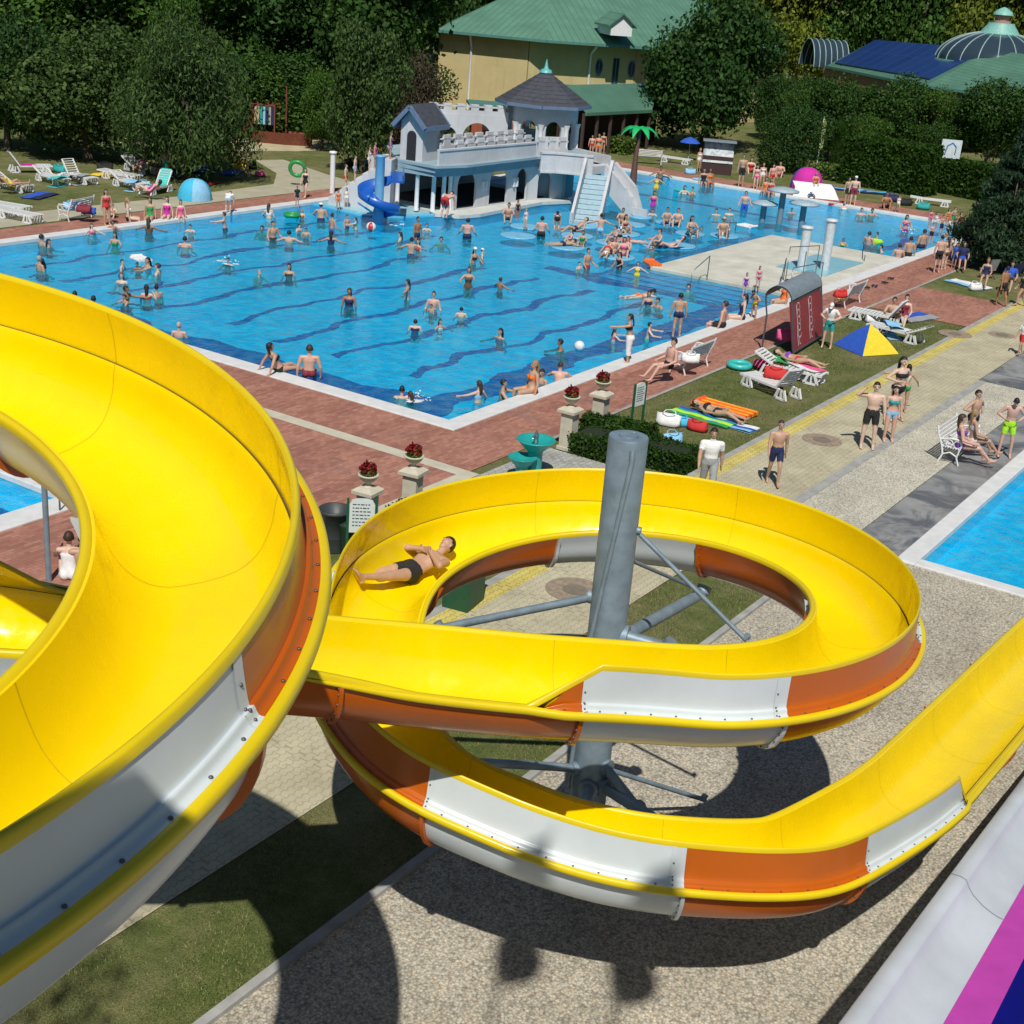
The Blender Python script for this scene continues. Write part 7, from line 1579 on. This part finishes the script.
S(676, 337, 40, 'stand', 'm', [('trunks', 'navy')], 'thin boy in dark trunks standing on the pool edge', top=293, skin='tan')
T(721, 327, 100, 'sit', 'm', [('shorts', 'black')], 'big man in black shorts sitting on the pool edge', skin='pink', hair='brown', s=1.02)
T(741, 319, 120, 'sit', 'f', SU('navy'), 'person sitting on the pool edge right of the big man in black shorts', skin='fair')
S(753, 319, 150, 'lookdown', 'm', [('trunks', 'yellow')], 'boy in yellow trunks bending at the pool edge by the steps', top=290, skin='tan', s=.8)
S(757, 290, 215, 'stand', 'f', BK('pink', 'magenta'), 'woman in bright pink swimwear standing on the platform by the steps', top=266, skin='pink')
S(744, 297, 200, 'stand', 'f', [('suit', 'purple')], 'small child in purple on the platform steps', top=282, skin='fair', s=.6)
T(783, 303, 140, 'sit', 'f', [('suit', 'orange')], 'woman in orange sitting on the pool edge behind the advertising screen', skin='tan')
T(668, 368, 150, 'bench', 'm', [('trunks', 'black')], 'man in black trunks sitting on the ornate bench on the brick deck', z=.45, skin='pink')
# near water
W_(401, 399, 386, 'a', 'float_', 'm', M1('navy'), 'man floating at the near corner of the pool', skin='pink'); W_(410, 400, 390, 'al', 'float_', 'f', BK('green'), 'woman in green beside the man at the near pool corner', skin='fair', hair='brown')
W_(478, 402, 378, 'al', 'side', 'f', BK('sky'), 'woman with one arm out standing at the near corner of the pool', skin='fair', hair='brown'); W_(501, 397, 377, 'r', 'reach', 'm', M1('blue'), 'man in the water reaching to the woman in the orange bikini', skin='tan')
W_(565, 350, 338, 'l', 'float_', 'm', M1('navy'), 'swimmer left of the white ball near the pool edge', skin='brown')
def swim(px, py, h, sex, wear, label, **kw):
    p = at(px, py, WZ); return person((p.x, p.y, WZ - .03), hd_(h), 'prone', sex, wear, label, **kw)
swim(640, 296, -20, 'f', BK('orange'), 'swimmer lying in the water with a companion before the steps', skin='fair'); W_(648, 305, 289, 'c', 'float_', 'f', BK('navy'), 'dark haired swimmer before the platform steps, left of two', skin='tan'); W_(660, 307, 296, 'cl', 'float_', 'm', M1('navy'), 'swimmer before the platform steps, right of two', skin='tan')
W_(688, 291, 283, 'c', 'float_', 'm', M1('navy'), 'swimmer resting on the underwater steps', skin='pink')
W_(587, 267, 246, 'cr', 'bend' if 0 else 'wade', 'm', M1('red'), 'man in red trunks wading in front of the round pads', skin='tan'); W_(579, 269, 261, 'cr', 'wade', 'm', M1('navy'), 'child beside the wading man in red trunks', s=.65, skin='fair')
W_(637, 275, 260, 'c', 'wade', 'f', [('suit', 'yellow')], 'girl in yellow standing by the corner of the platform', s=.75, skin='fair', hair='brown')
W_(500, 338, 327, 'cl', 'wade', 'f', SU('navy'), 'woman turning in the middle of the near lanes', skin='tan'); W_(461, 317, 306, 'a', 'wade', 'm', M1('navy'), 'small boy standing left of the turning woman', s=.7, skin='fair')
W_(415, 331, 318, 'a', 'wade', 'm', [('suit', 'navy')], 'child in dark top with blue and yellow arm bands in the near lanes', s=.75, skin='fair'); W_(440, 328, 318, 'cr', 'wade', 'f', BK('white'), 'girl beside the child with arm bands', s=.75, skin='tan', hair='brown')
W_(433, 309, 289, 'c', 'wade', 'm', M1('navy'), 'man walking through the water carrying a child', skin='pink', hair='brown'); W_(431, 313, 303, 'cl', 'wade', 'm', M1('navy'), 'child held by the man in the middle of the pool', s=.6, skin='tan', hair='brown')
W_(407, 299, 277, 'l', 'side', 'f', [('suit', 'grey')], 'woman standing with one arm stretched sideways in the lanes', skin='tan'); W_(349, 306, 286, 'c', 'stand', 'f', SU('navy'), 'woman with folded arms standing alone in the near lanes', skin='brown', hair='brown')
W_(500, 288, 276, 'ar', 'wade', 'm', M1('navy'), 'boy standing at the right ends of the lane lines', s=.8, skin='brown', hair='brown'); W_(468, 288, 264, 'c', 'reach', 'f', [('suit', 'brown')], 'woman holding a baby in the middle of the pool', skin='tan', hair='brown')
W_(473, 262, 245, 'cr', 'wade', 'f', BK('black'), 'woman with a white cap near the castle, left of two', skin='tan', cap='white'); W_(482, 258, 247, 'r', 'side', 'm', M1('navy'), 'child with a white cap and arm stretched right', s=.75, skin='fair', cap='white')
W_(289, 275, 262, 'c', 'wade', 'f', SU('black'), 'woman in black swimsuit alone in the left lanes', skin='tan'); W_(257, 276, 268, 'cr', 'float_', 'm', M1('navy'), 'swimmer low in the water in the left lanes', skin='fair', hair='grey')
W_(467, 238, 216, 'a', 'wade', 'm', [('shorts', 'navy')], 'man in dark blue shorts standing before the castle ledge', skin='pink'); W_(441, 243, 236, 'c', 'float_', 'm', M1('navy'), 'swimmer low in the water before the castle arches', skin='tan')
W_(417, 240, 214, 'cr', 'stand', 'm', [('trunks', 'navy')], 'tall tanned man standing before the blue spiral slide', skin='brown'); W_(411, 254, 235, 'a', 'wade', 'm', M1('navy'), 'man hugging a woman before the spiral slide', skin='tan'); W_(418, 250, 237, 'cl', 'wade', 'f', BK('red'), 'woman held by the man before the spiral slide', skin='fair', hair='brown')
W_(427, 230, 222, 'c', 'float_', 'f', BK('white'), 'girl right of the tall tanned man by the castle ledge', s=.8, skin='fair', hair='brown'); W_(400, 240, 231, 'l', 'side', 'f', BK('orange'), 'woman lying back in the water with an arm stretched left', skin='fair')
W_(347, 227, 213, 'cr', 'wade', 'm', M1('navy'), 'boy left of two playing near the splash basin', s=.75, skin='tan'); W_(356, 229, 216, 'l', 'reach', 'f', BK('green'), 'girl right of two playing near the splash basin', s=.75, skin='fair', hair='brown')
W_(332, 228, 211, 'ar', 'wade', 'm', M1('blue'), 'man wading beside the splash basin', skin='tan', hair='brown'); W_(331, 244, 229, 'a', 'wade', 'f', SU('navy'), 'woman in navy swimsuit wading, back to the camera', skin='tan')
W_(321, 220, 201, 'a', 'wade', 'm', M1('navy'), 'big man with white and blue cap standing at the far left edge', skin='tan', cap='white'); W_(302, 217, 208, 'c', 'wade', 'f', BK('orange'), 'small girl left of the man with the white and blue cap', s=.7, skin='fair', hair='blond')
W_(289, 242, 229, 'a', 'wade', 'm', M1('navy'), 'man with round shoulders wading near the far left edge', skin='pink'); W_(299, 231, 223, 'cr', 'wade', 'm', M1('navy'), 'child with dark hair, left of two, near the far left edge', s=.65, skin='fair'); W_(306, 236, 227, 'c', 'wade', 'm', M1('red'), 'child, right of two, near the far left edge', s=.65, skin='tan')
W_(262, 231, 225, 'c', 'float_', 'm', M1('navy'), 'swimmer with only head and shoulders out, right of the wading couple', skin='tan'); W_(273, 239, 219, 'cr', 'wade', 'm', [('trunks', 'black')], 'thin man wading left of the man with round shoulders', skin='tan', hair='brown'); W_(269, 218, 202, 'a', 'wade', 'f', BK('white'), 'woman wading close to the far left edge', skin='fair', hair='brown')
W_(225, 229, 210, 'l', 'reach', 'm', M1('navy'), 'man wading with bent arms at the far left edge', skin='pink', hair='brown'); S(228, 214, 'a', 'bend', 'm', [('shirt', 'white'), ('trunks', 'white')], 'child in white shirt bending at the far left edge', s=.75, skin='fair')
W_(228, 264, 257, 'c', 'float_', 'm', M1('navy'), 'swimmer alone in the far lanes at the left', s=.8, skin='tan')
# left group
W_(42, 245, 233, 'ar', 'float_', 'm', M1('navy'), 'dark haired man in the water at the far left corner, left of two', skin='tan'); W_(49, 247, 238, 'r', 'float_', 'f', SU('black'), 'dark haired woman in the water at the far left corner, right of two', skin='tan')
W_(92, 235, 222, 'cr', 'wade', 'f', BK('pink', 'white'), 'girl in pink leaning at the far left edge', s=.8, skin='fair', hair='brown'); W_(115, 244, 230, 'c', 'wade', 'f', BK('green'), 'woman in the water below the girl in the red swimsuit', skin='tan', hair='brown'); W_(113, 231, 219, 'c', 'wade', 'm', M1('wine'), 'boy at the edge behind the woman in the water', s=.8, skin='brown')
S(107, 225, 250, 'stand', 'f', SU('red'), 'girl in red swimsuit standing on the far left brick deck', top=189, skin='tan', hair='brown')
T(113, 217, 212, 'ground', 'm', M1('navy'), 'dark haired child crouching beside the girl in the red swimsuit', z=.0, s=.6, skin='fair')
T(129, 220, -40, 'sit', 'f', BK('white', 'black'), 'blond woman sitting on the far left edge with legs to the right', skin='fair', hair='blond')
T(150, 219, 215, 'sit', 'f', SU('green'), 'woman in green swimsuit sitting on the far left edge behind another', skin='tan', hair='brown'); W_(149, 232, 217, 'a', 'wade', 'f', SU('brown'), 'long haired woman in the water in front of the one in green', skin='brown', hair='brown')
T(167, 218, 215, 'sit', 'f', SU('magenta'), 'woman in magenta striped swimsuit sitting on the far left edge', skin='fair', hair='brown'); T(181, 218, 230, 'sit', 'f', SU('pink'), 'girl in pink sitting on the far left edge next to the magenta swimsuit', s=.85, skin='fair', hair='brown')
W_(191, 231, 223, 'c', 'float_', 'm', M1('navy'), 'boy with only his head and shoulders out by the girl in pink', s=.8, skin='fair'); W_(185, 247, 235, 'a', 'float_', 'm', M1('navy'), 'man with dark hair, back to the camera, below the boy by the edge', skin='pink')
W_(40, 270, 254, 'ar', 'wade', 'm', M1('navy'), 'man hugging a woman at the left side of the pool', skin='tan', hair='grey'); W_(44, 268, 257, 'l', 'wade', 'f', SU('green'), 'woman hugged by the grey haired man at the left side', skin='brown')
W_(121, 270, 258, 'r', 'wade', 'm', M1('navy'), 'boy left of the white float', s=.8, skin='fair', hair='brown'); W_(149, 268, 256, 'cl', 'reach', 'f', SU('white'), 'woman holding the white float', skin='tan'); W_(158, 274, 262, 'l', 'wade', 'm', M1('blue'), 'man in front of the woman holding the white float', skin='fair', hair='brown'); W_(138, 268, 261, 'c', 'float_', 'm', M1('black'), 'child low in the water before the white float', s=.7, skin='brown')
W_(122, 283, 271, 'c', 'wade', 'f', BK('navy'), 'woman with red-brown hair between the float and the couple', skin='fair', hair='ginger'); W_(125, 300, 284, 'r', 'reach', 'm', M1('navy'), 'tanned man reaching towards the couple at the left', skin='brown'); W_(128, 303, 293, 'cl', 'float_', 'm', M1('navy'), 'child in front of the tanned man at the left', s=.7, skin='tan')
W_(147, 299, 283, 'a', 'wade', 'f', BK('red'), 'woman in red bikini, back to the camera, at the left side', skin='fair'); W_(158, 297, 283, 'al', 'wade', 'm', M1('navy'), 'man beside the woman in the red bikini', skin='tan')
W_(75, 297, 290, 'a', 'float_', 'm', M1('navy'), 'dark head showing just above the slide rim, left of two', skin='tan'); W_(92, 303, 296, 'a', 'float_', 'm', M1('navy'), 'dark head showing just above the slide rim, right of two', skin='tan'); W_(179, 337, 320, 'a', 'float_', 'm', M1('navy'), 'bald man leaning on the near pool edge beside the big slide', skin='pink', hair=None)
T(70, 578, 40, 'ground', 'f', SU('white'), 'woman sitting on the deck seen through the big slide loop, left of two', z=0, skin='fair', hair='brown', hs='h_short'); T(85, 580, 40, 'ground', 'm', M1('navy'), 'dark haired man sitting on the deck seen through the big slide loop, right of two', z=0, skin='tan')
# castle and far left deck
S(444, 219, 10, 'bend', 'm', [('shorts', 'red')], 'man in red shorts bending down on the castle ledge', s=.95, skin='pink', z=.1, hair='brown'); S(435, 193, 212, 'stand', 'f', BK('yellow'), 'girl standing behind the castle columns', top=177, z=.1, skin='tan')
S(305, 198, 200, 'walk', 'f', SU('black'), 'woman in black swimsuit walking on the deck with a green ring', top=168, skin='fair', hair='brown'); S(297, 207, 240, 'stand', 'm', [('shirt', 'black'), ('trunks', 'navy')], 'boy in dark top at the edge in front of the woman with the green ring', top=188, skin='tan', s=.8)
S(338, 210, 230, 'stand', 'f', SU('orange'), 'child in orange by the white shower post', top=193, skin='tan', s=.7); S(346, 208, 200, 'stand', 'f', SU('white'), 'child in white by the white shower post', top=191, skin='fair', s=.7)
S(132, 153, 220, 'hips', 'm', M1('sand'), 'man with hands on hips standing in the tree shade', top=126, skin='pink'); S(166, 178, 200, 'walk', 'm', [('shorts', 'teal')], 'boy in teal shorts with orange towel at the willow trunk', top=148, skin='tan', hair='brown')
T(10, 186, -10, 'recline', 'f', [('suit', 'yellow')], 'person in yellow reclining on a lounger at the left edge', z=.34, skin='tan'); T(141, 169, 212, 'recline', 'f', BK('pink'), 'woman reclining on the lounger under the willow', z=.34, skin='fair', hair='brown'); T(150, 192, 100, 'recline', 'f', SU('magenta'), 'woman in magenta on the lounger next to the blue tent', z=.34, skin='fair')
T(245, 170, 212, 'ground', 'f', SU('yellow'), 'woman in yellow sitting on the dark blue blanket', z=0, skin='tan'); T(236, 168, 190, 'ground', 'm', MS('navy'), 'man in dark shorts sitting on the dark blue blanket', z=0, skin='tan')
for (k_, c, sx, lb) in ((0, 'purple', 'f', 'child in purple at the gatehouse door'), (2, 'magenta', 'f', 'child in magenta queuing on the castle stair'), (3, 'white', 'f', 'child in white queuing on the castle stair'), (5, 'sky', 'm', 'child in pale blue trunks queuing on the castle stair'), (7, 'red', 'm', 'child in red queuing low on the castle stair')):
    me_, oc_, z0_, z1_ = body('stand', sx); person((25.0 - .13 * k_ + .2 * math.sin(k_ * 2), 22.3 + .3 * k_, TZ - .25 * k_ - z0_ * .7), R(300), 'stand', sx, SU(c) if sx == 'f' else M1(c), lb, s=.7, skin='fair' if k_ % 2 else 'tan', hair='brown')
for (px, py, c, lb) in ((457, 131, 'orange', 'child looking out of the castle back wall arch'), (522, 130, 'red', 'child in red under the pavilion arch'), (526, 131, 'white', 'child in white under the pavilion arch')): S(px, py + 8, 212, 'stand', 'm', [('shirt', c)], lb, z=TZ, s=.75, skin='tan')
S(571, 154, 200, 'stand', 'f', [('shirt', 'green'), ('bottom', 'green')], 'person in green beside the castle pavilion', top=132, skin='tan', hair='brown'); S(591, 155, 212, 'stand', 'm', M1('red'), 'man by the porch, left of two', top=135, skin='pink'); S(602, 155, 212, 'stand', 'f', BK('wine'), 'woman by the porch, right of two', top=132, skin='tan'); S(597, 160, 212, 'stand', 'f', BK('orange'), 'child standing at the top of the castle stairs', z=1.9, s=.8, skin='tan')
# round pads
def pad(px, py, h, pose, sex, wear, label, **kw): return T(px, py, h, pose, sex, wear, label, z=-.05, **kw)
pad(508, 220, 212, 'ground', 'm', M1('navy'), 'dark haired boy sitting on the castle ledge, left of two', skin='tan', s=.9); S(517, 220, 230, 'stand', 'f', SU('black'), 'woman in black swimsuit on the castle ledge', top=203, skin='brown', z=.05, s=.75); S(525, 229, 'cl', 'stand', 'f', BK('white'), 'small girl standing on a left pad', top=213, skin='fair', s=.7, hair='blond')
W_(541, 236, 214, 'a', 'wade', 'm', [('shorts', 'black')], 'broad man in black shorts wading past the left pads', skin='pink'); S(556, 234, 'a', 'bend', 'f', BK('black'), 'woman bending over the pad course, back to the camera', s=.8, skin='fair', z=-.3); pad(575, 231, 150, 'recline', 'm', M1('navy'), 'man reclining on a pad with his knees up', skin='tan'); pad(563, 246, -30, 'prone', 'm', M1('navy'), 'dark haired boy lying on the front pad', s=.85, skin='tan'); pad(571, 244, 150, 'ground', 'f', BK('pink'), 'girl sitting on the front pad', s=.75, skin='fair', hair='brown'); pad(582, 246, 200, 'ground', 'f', SU('green'), 'girl in green at the right of the front pad', s=.75, skin='tan')
W_(600, 233, 211, 'a', 'wade', 'm', [('trunks', 'sky')], 'man in pale blue trunks standing at the foot of the stairs', skin='pink')
for (px, py, h, po, sx, wr, lb, s) in ((622, 224, 212, 'ground', 'm', M1('navy'), 'boy sitting on the pad at the foot of the side chute', .85), (624, 233, 240, 'ground', 'f', BK('wine'), 'woman in wine red sitting on the second right pad', .95), (615, 243, 150, 'ground', 'm', M1('navy'), 'boy sitting on the middle right pad', .85), (629, 243, 122, 'prone', 'f', SU('red'), 'girl in red lying on the middle right pad', .85), (606, 256, 200, 'recline', 'f', BK('red', 'white'), 'woman in red and white reclining on the nearest right pad', .95), (613, 254, 230, 'ground', 'm', M1('red'), 'boy in red trunks on the nearest right pad', .85), (623, 256, 212, 'ground', 'f', BK('pink'), 'girl in pink bikini on the nearest right pad', .9), (627, 254, 180, 'ground', 'm', M1('orange'), 'boy in orange trunks at the right of the nearest pad', .85), (666, 224, 212, 'ground', 'm', M1('navy'), 'boy sitting on the pad near the palm, left of two', .9), (677, 225, 200, 'ground', 'm', M1('black'), 'boy in black sitting on the pad near the palm, right of two', .9), (690, 235, 230, 'ground', 'f', SU('grey'), 'woman in grey swimsuit sitting on the pad before the white air mattress', 1.), (659, 247, 150, 'ground', 'm', M1('navy'), 'boy on the pad beside the platform corner, left', .9), (671, 248, 122, 'recline', 'f', BK('sky'), 'woman on the pad beside the platform corner, right', .95), (722, 236, 212, 'ground', 'm', M1('white'), 'man with pale hat sitting at the rightmost pad', 1.)):
    pad(px, py, h, po, sx, wr, lb, s=s, skin='pink' if px % 2 else 'tan', hair='brown' if px % 3 else 'dark', **({'cap': 'sand'} if px == 722 else {}))
W_(619, 268, 250, 'cl', 'wade', 'f', SU('black'), 'girl in dark swimsuit before the nearest right pad', s=.8, skin='tan'); S(619, 247, 212, 'lookdown', 'm', M1('black'), 'man with white cap standing among the children on the right pads', top=227, skin='fair', cap='white', z=-.05)
W_(653, 251, 244, 'c', 'float_', 'm', M1('navy'), 'head of a swimmer by the orange float', skin='tan'); W_(652, 215, 208, 'c', 'float_', 'm', M1('navy'), 'swimmer alone right of the side chute', skin='fair', s=.8); W_(716, 215, 208, 'c', 'float_', 'm', M1('navy'), 'dark haired swimmer, left of two, by the mushrooms', skin='fair'); W_(729, 215, 207, 'c', 'float_', 'm', M1('navy'), 'dark haired swimmer, right of two, by the mushrooms', skin='fair')
W_(744, 210, 189, 'c', 'wade', 'm', MS('blue'), 'man with blue shorts wading left of the mushrooms', skin='pink', hair='brown'); W_(684, 193, 184, 'c', 'float_', 'f', BK('white'), 'woman on the turquoise air mattress', skin='fair', hair='brown'); W_(692, 194, 186, 'cl', 'float_', 'm', M1('navy'), 'man beside the turquoise air mattress', skin='tan')
W_(656, 189, 172, 'c', 'wade', 'f', SU('yellow'), 'girl in yellow and orange at the palm', skin='tan', hair='brown'); W_(653, 205, 189, 'c', 'wade', 'f', SU('magenta'), 'girl in magenta below the palm', skin='tan', hair='brown'); W_(660, 178, 165, 'c', 'wade', 'm', M1('black'), 'dark haired boy at the edge beside the palm', skin='brown')
W_(791, 213, 207, 'c', 'float_', 'm', M1('navy'), 'swimmer between the two right mushrooms', s=.8, skin='tan')
# far side
S(698, 172, 240, 'stand', 'f', SU('white'), 'person standing left of the picture board stand', top=148, skin='tan', hair='blond'); T(703, 184, 212, 'sit', 'f', SU('black'), 'dark haired person sitting on the far edge by the stand', skin='tan'); T(709, 184, 220, 'sit', 'f', BK('orange'), 'tanned woman sitting on the far edge by the stand', skin='brown', hair='brown')
S(740, 187, 212, 'stand', 'm', [('shorts', 'black')], 'man in black shorts standing at the far pool edge', top=146, skin='tan', s=1.05); S(755, 189, 200, 'stand', 'f', BK('pink'), 'woman in pink bikini in the group at the far edge', top=165, skin='fair', hair='brown'); S(761, 187, 212, 'stand', 'f', SU('white'), 'woman in white swimsuit in the group at the far edge', top=163, skin='tan', hair='blond'); S(771, 188, 230, 'stand', 'm', M1('red'), 'man in red trunks in the group at the far edge', top=164, skin='pink'); T(765, 193, 212, 'sit', 'f', SU('orange'), 'person in orange sitting on the far edge, left of two', skin='tan'); T(770, 194, 212, 'sit', 'f', SU('red'), 'person in red sitting on the far edge, right of two', skin='tan', hair='brown'); T(750, 172, 212, 'ground', 'f', SU('red'), 'person in red sitting on the grass behind the far edge group', z=0, skin='fair'); T(779, 176, 200, 'ground', 'm', M1('pink'), 'rosy man sitting on the grass behind the far edge group', z=0, skin='pink')
S(846, 204, 212, 'stand', 'm', [('shorts', 'black')], 'man in black shorts at the far edge beside the white cap man', top=177, skin='tan'); S(852, 205, 205, 'stand', 'm', [('shorts', 'wine')], 'man with white cap at the far edge', top=176, skin='fair', cap='white'); T(815, 184, 212, 'ground', 'f', SU('orange'), 'child in orange on top of the pink tent corner', z=.9, s=.7, skin='tan', hair='blond')
W_(844, 209, 200, 'c', 'wade', 'f', SU('white'), 'woman in white top in the water at the red boat', skin='fair', hair='blond'); W_(861, 215, 207, 'c', 'float_', 'm', M1('navy'), 'man leaning at the far edge right of the red boat', skin='pink', hair='brown'); W_(871, 215, 207, 'c', 'float_', 'm', M1('navy'), 'dark haired man leaning at the far edge', skin='tan'); W_(905, 230, 213, 'c', 'wade', 'f', BK('magenta'), 'woman splashing beyond the platform', skin='tan'); W_(868, 244, 230, 'ar', 'wade', 'm', M1('navy'), 'man playing with the yellow-green float', skin='pink', hair='brown'); W_(876, 241, 231, 'l', 'wade', 'm', M1('navy'), 'boy holding the yellow-green float', s=.8, skin='tan'); W_(842, 246, 237, 'c', 'wade', 'f', BK('yellow'), 'child behind the white shower columns', s=.7, skin='tan', hair='brown'); W_(884, 252, 244, 'l', 'float_', 'm', M1('navy'), 'swimmer with dark hair low in the water near the right deck', skin='fair'); W_(898, 258, 242, 'a', 'bend' if 0 else 'wade', 'm', [('shorts', 'cyan')], 'man in bright blue shorts wading out at the right deck', skin='pink', hair='brown'); T(908, 256, 30, 'sit', 'm', [('trunks', 'black')], 'dark haired man sitting on the right edge, back to the camera', skin='tan'); T(921, 248, 60, 'sit', 'm', [('shorts', 'navy')], 'boy in navy shorts sitting on the right edge', skin='tan', hair='brown')
S(936, 273, 30, 'stand', 'm', [('shorts', 'black')], 'big man in black shorts on the brick deck, back to the camera', top=235, skin='pink'); S(943, 270, 60, 'stand', 'f', BK('brown'), 'woman beside the big man on the brick deck', top=237, skin='fair', hair='brown'); S(953, 268, 200, 'stand', 'm', [('shorts', 'blue'), ('shirt', 'blue')], 'person in blue by the conifer', top=243, skin='tan'); S(961, 266, 150, 'stand', 'f', [('suit', 'blue')], 'person in blue swimsuit half under the conifer', top=246, skin='tan', hair='blond')
for (px, py, tp, c, sx, lb) in ((929, 227, 211, 'pink', 'f', 'woman in pink at the far right corner of the pool'), (934, 231, 212, 'white', 'f', 'woman in white at the far right corner of the pool'), (940, 236, 215, 'navy', 'm', 'man in navy at the far right corner of the pool'), (946, 229, 208, 'orange', 'f', 'woman in orange at the far right corner of the pool'), (952, 227, 207, 'green', 'm', 'man in green at the far right corner of the pool'), (958, 232, 212, 'red', 'f', 'woman in red by the conifer at the far corner'), (944, 249, 232, 'sky', 'm', 'man in pale blue on the deck corner behind the big man'), (930, 243, 226, 'black', 'm', 'tanned man in black at the pool end'), (951, 252, 234, 'white', 'f', 'woman in white robe on the deck corner')):
    S(px, py, 200 + px % 60, 'stand' if px % 2 else 'hips', sx, (SU(c) if sx == 'f' else MS(c)), lb, top=tp, skin='tan' if px % 3 else 'pink', hair='brown' if px % 2 else 'dark')
S(897, 212, 230, 'walk', 'f', [('suit', 'white')], 'woman in white walking on the far deck', top=196, skin='tan'); T(885, 208, 212, 'ground', 'm', MS('navy'), 'man sitting on the far deck left of the walking woman', z=0, skin='brown')
# lawns on the right
p = at(716, 417); person((p.x, p.y, .15), TW, 'lie', 'f', BK('black'), 'woman in black bikini sunbathing on the striped towel', 'tan', 'brown')
p = at(795, 374); person((p.x, p.y, .47), heading(776, 372, 812, 380), 'lie', 'f', BK('purple', 'red'), 'sunbather lying on the lounger below the advertising screen', 'tan', 'dark')
T(891, 321, 200, 'ground', 'm', [('shorts', 'navy')], 'man sitting on the blanket by the brick path', z=.02, skin='tan'); T(903, 319, 190, 'bench', 'f', [('suit', 'wine')], 'woman in dark red sitting on the blanket by the brick path', z=.15, skin='fair')
T(985, 278, 190, 'bench', 'f', [('suit', 'navy')], 'red haired woman sitting in the grey folding chair', z=.42, skin='tan', hair='ginger', s=.95); T(962, 261, 200, 'bench', 'm', [('shorts', 'blue'), ('shirt', 'navy')], 'man in navy sitting in the blue folding chair', z=.42, skin='tan', s=.95); T(1009, 282, 190, 'bench', 'm', [('shorts', 'black'), ('shirt', 'blue')], 'man in blue shirt sitting in the dark blue folding chair', z=.42, skin='tan', s=.95)
bpy.context.view_layer.update()
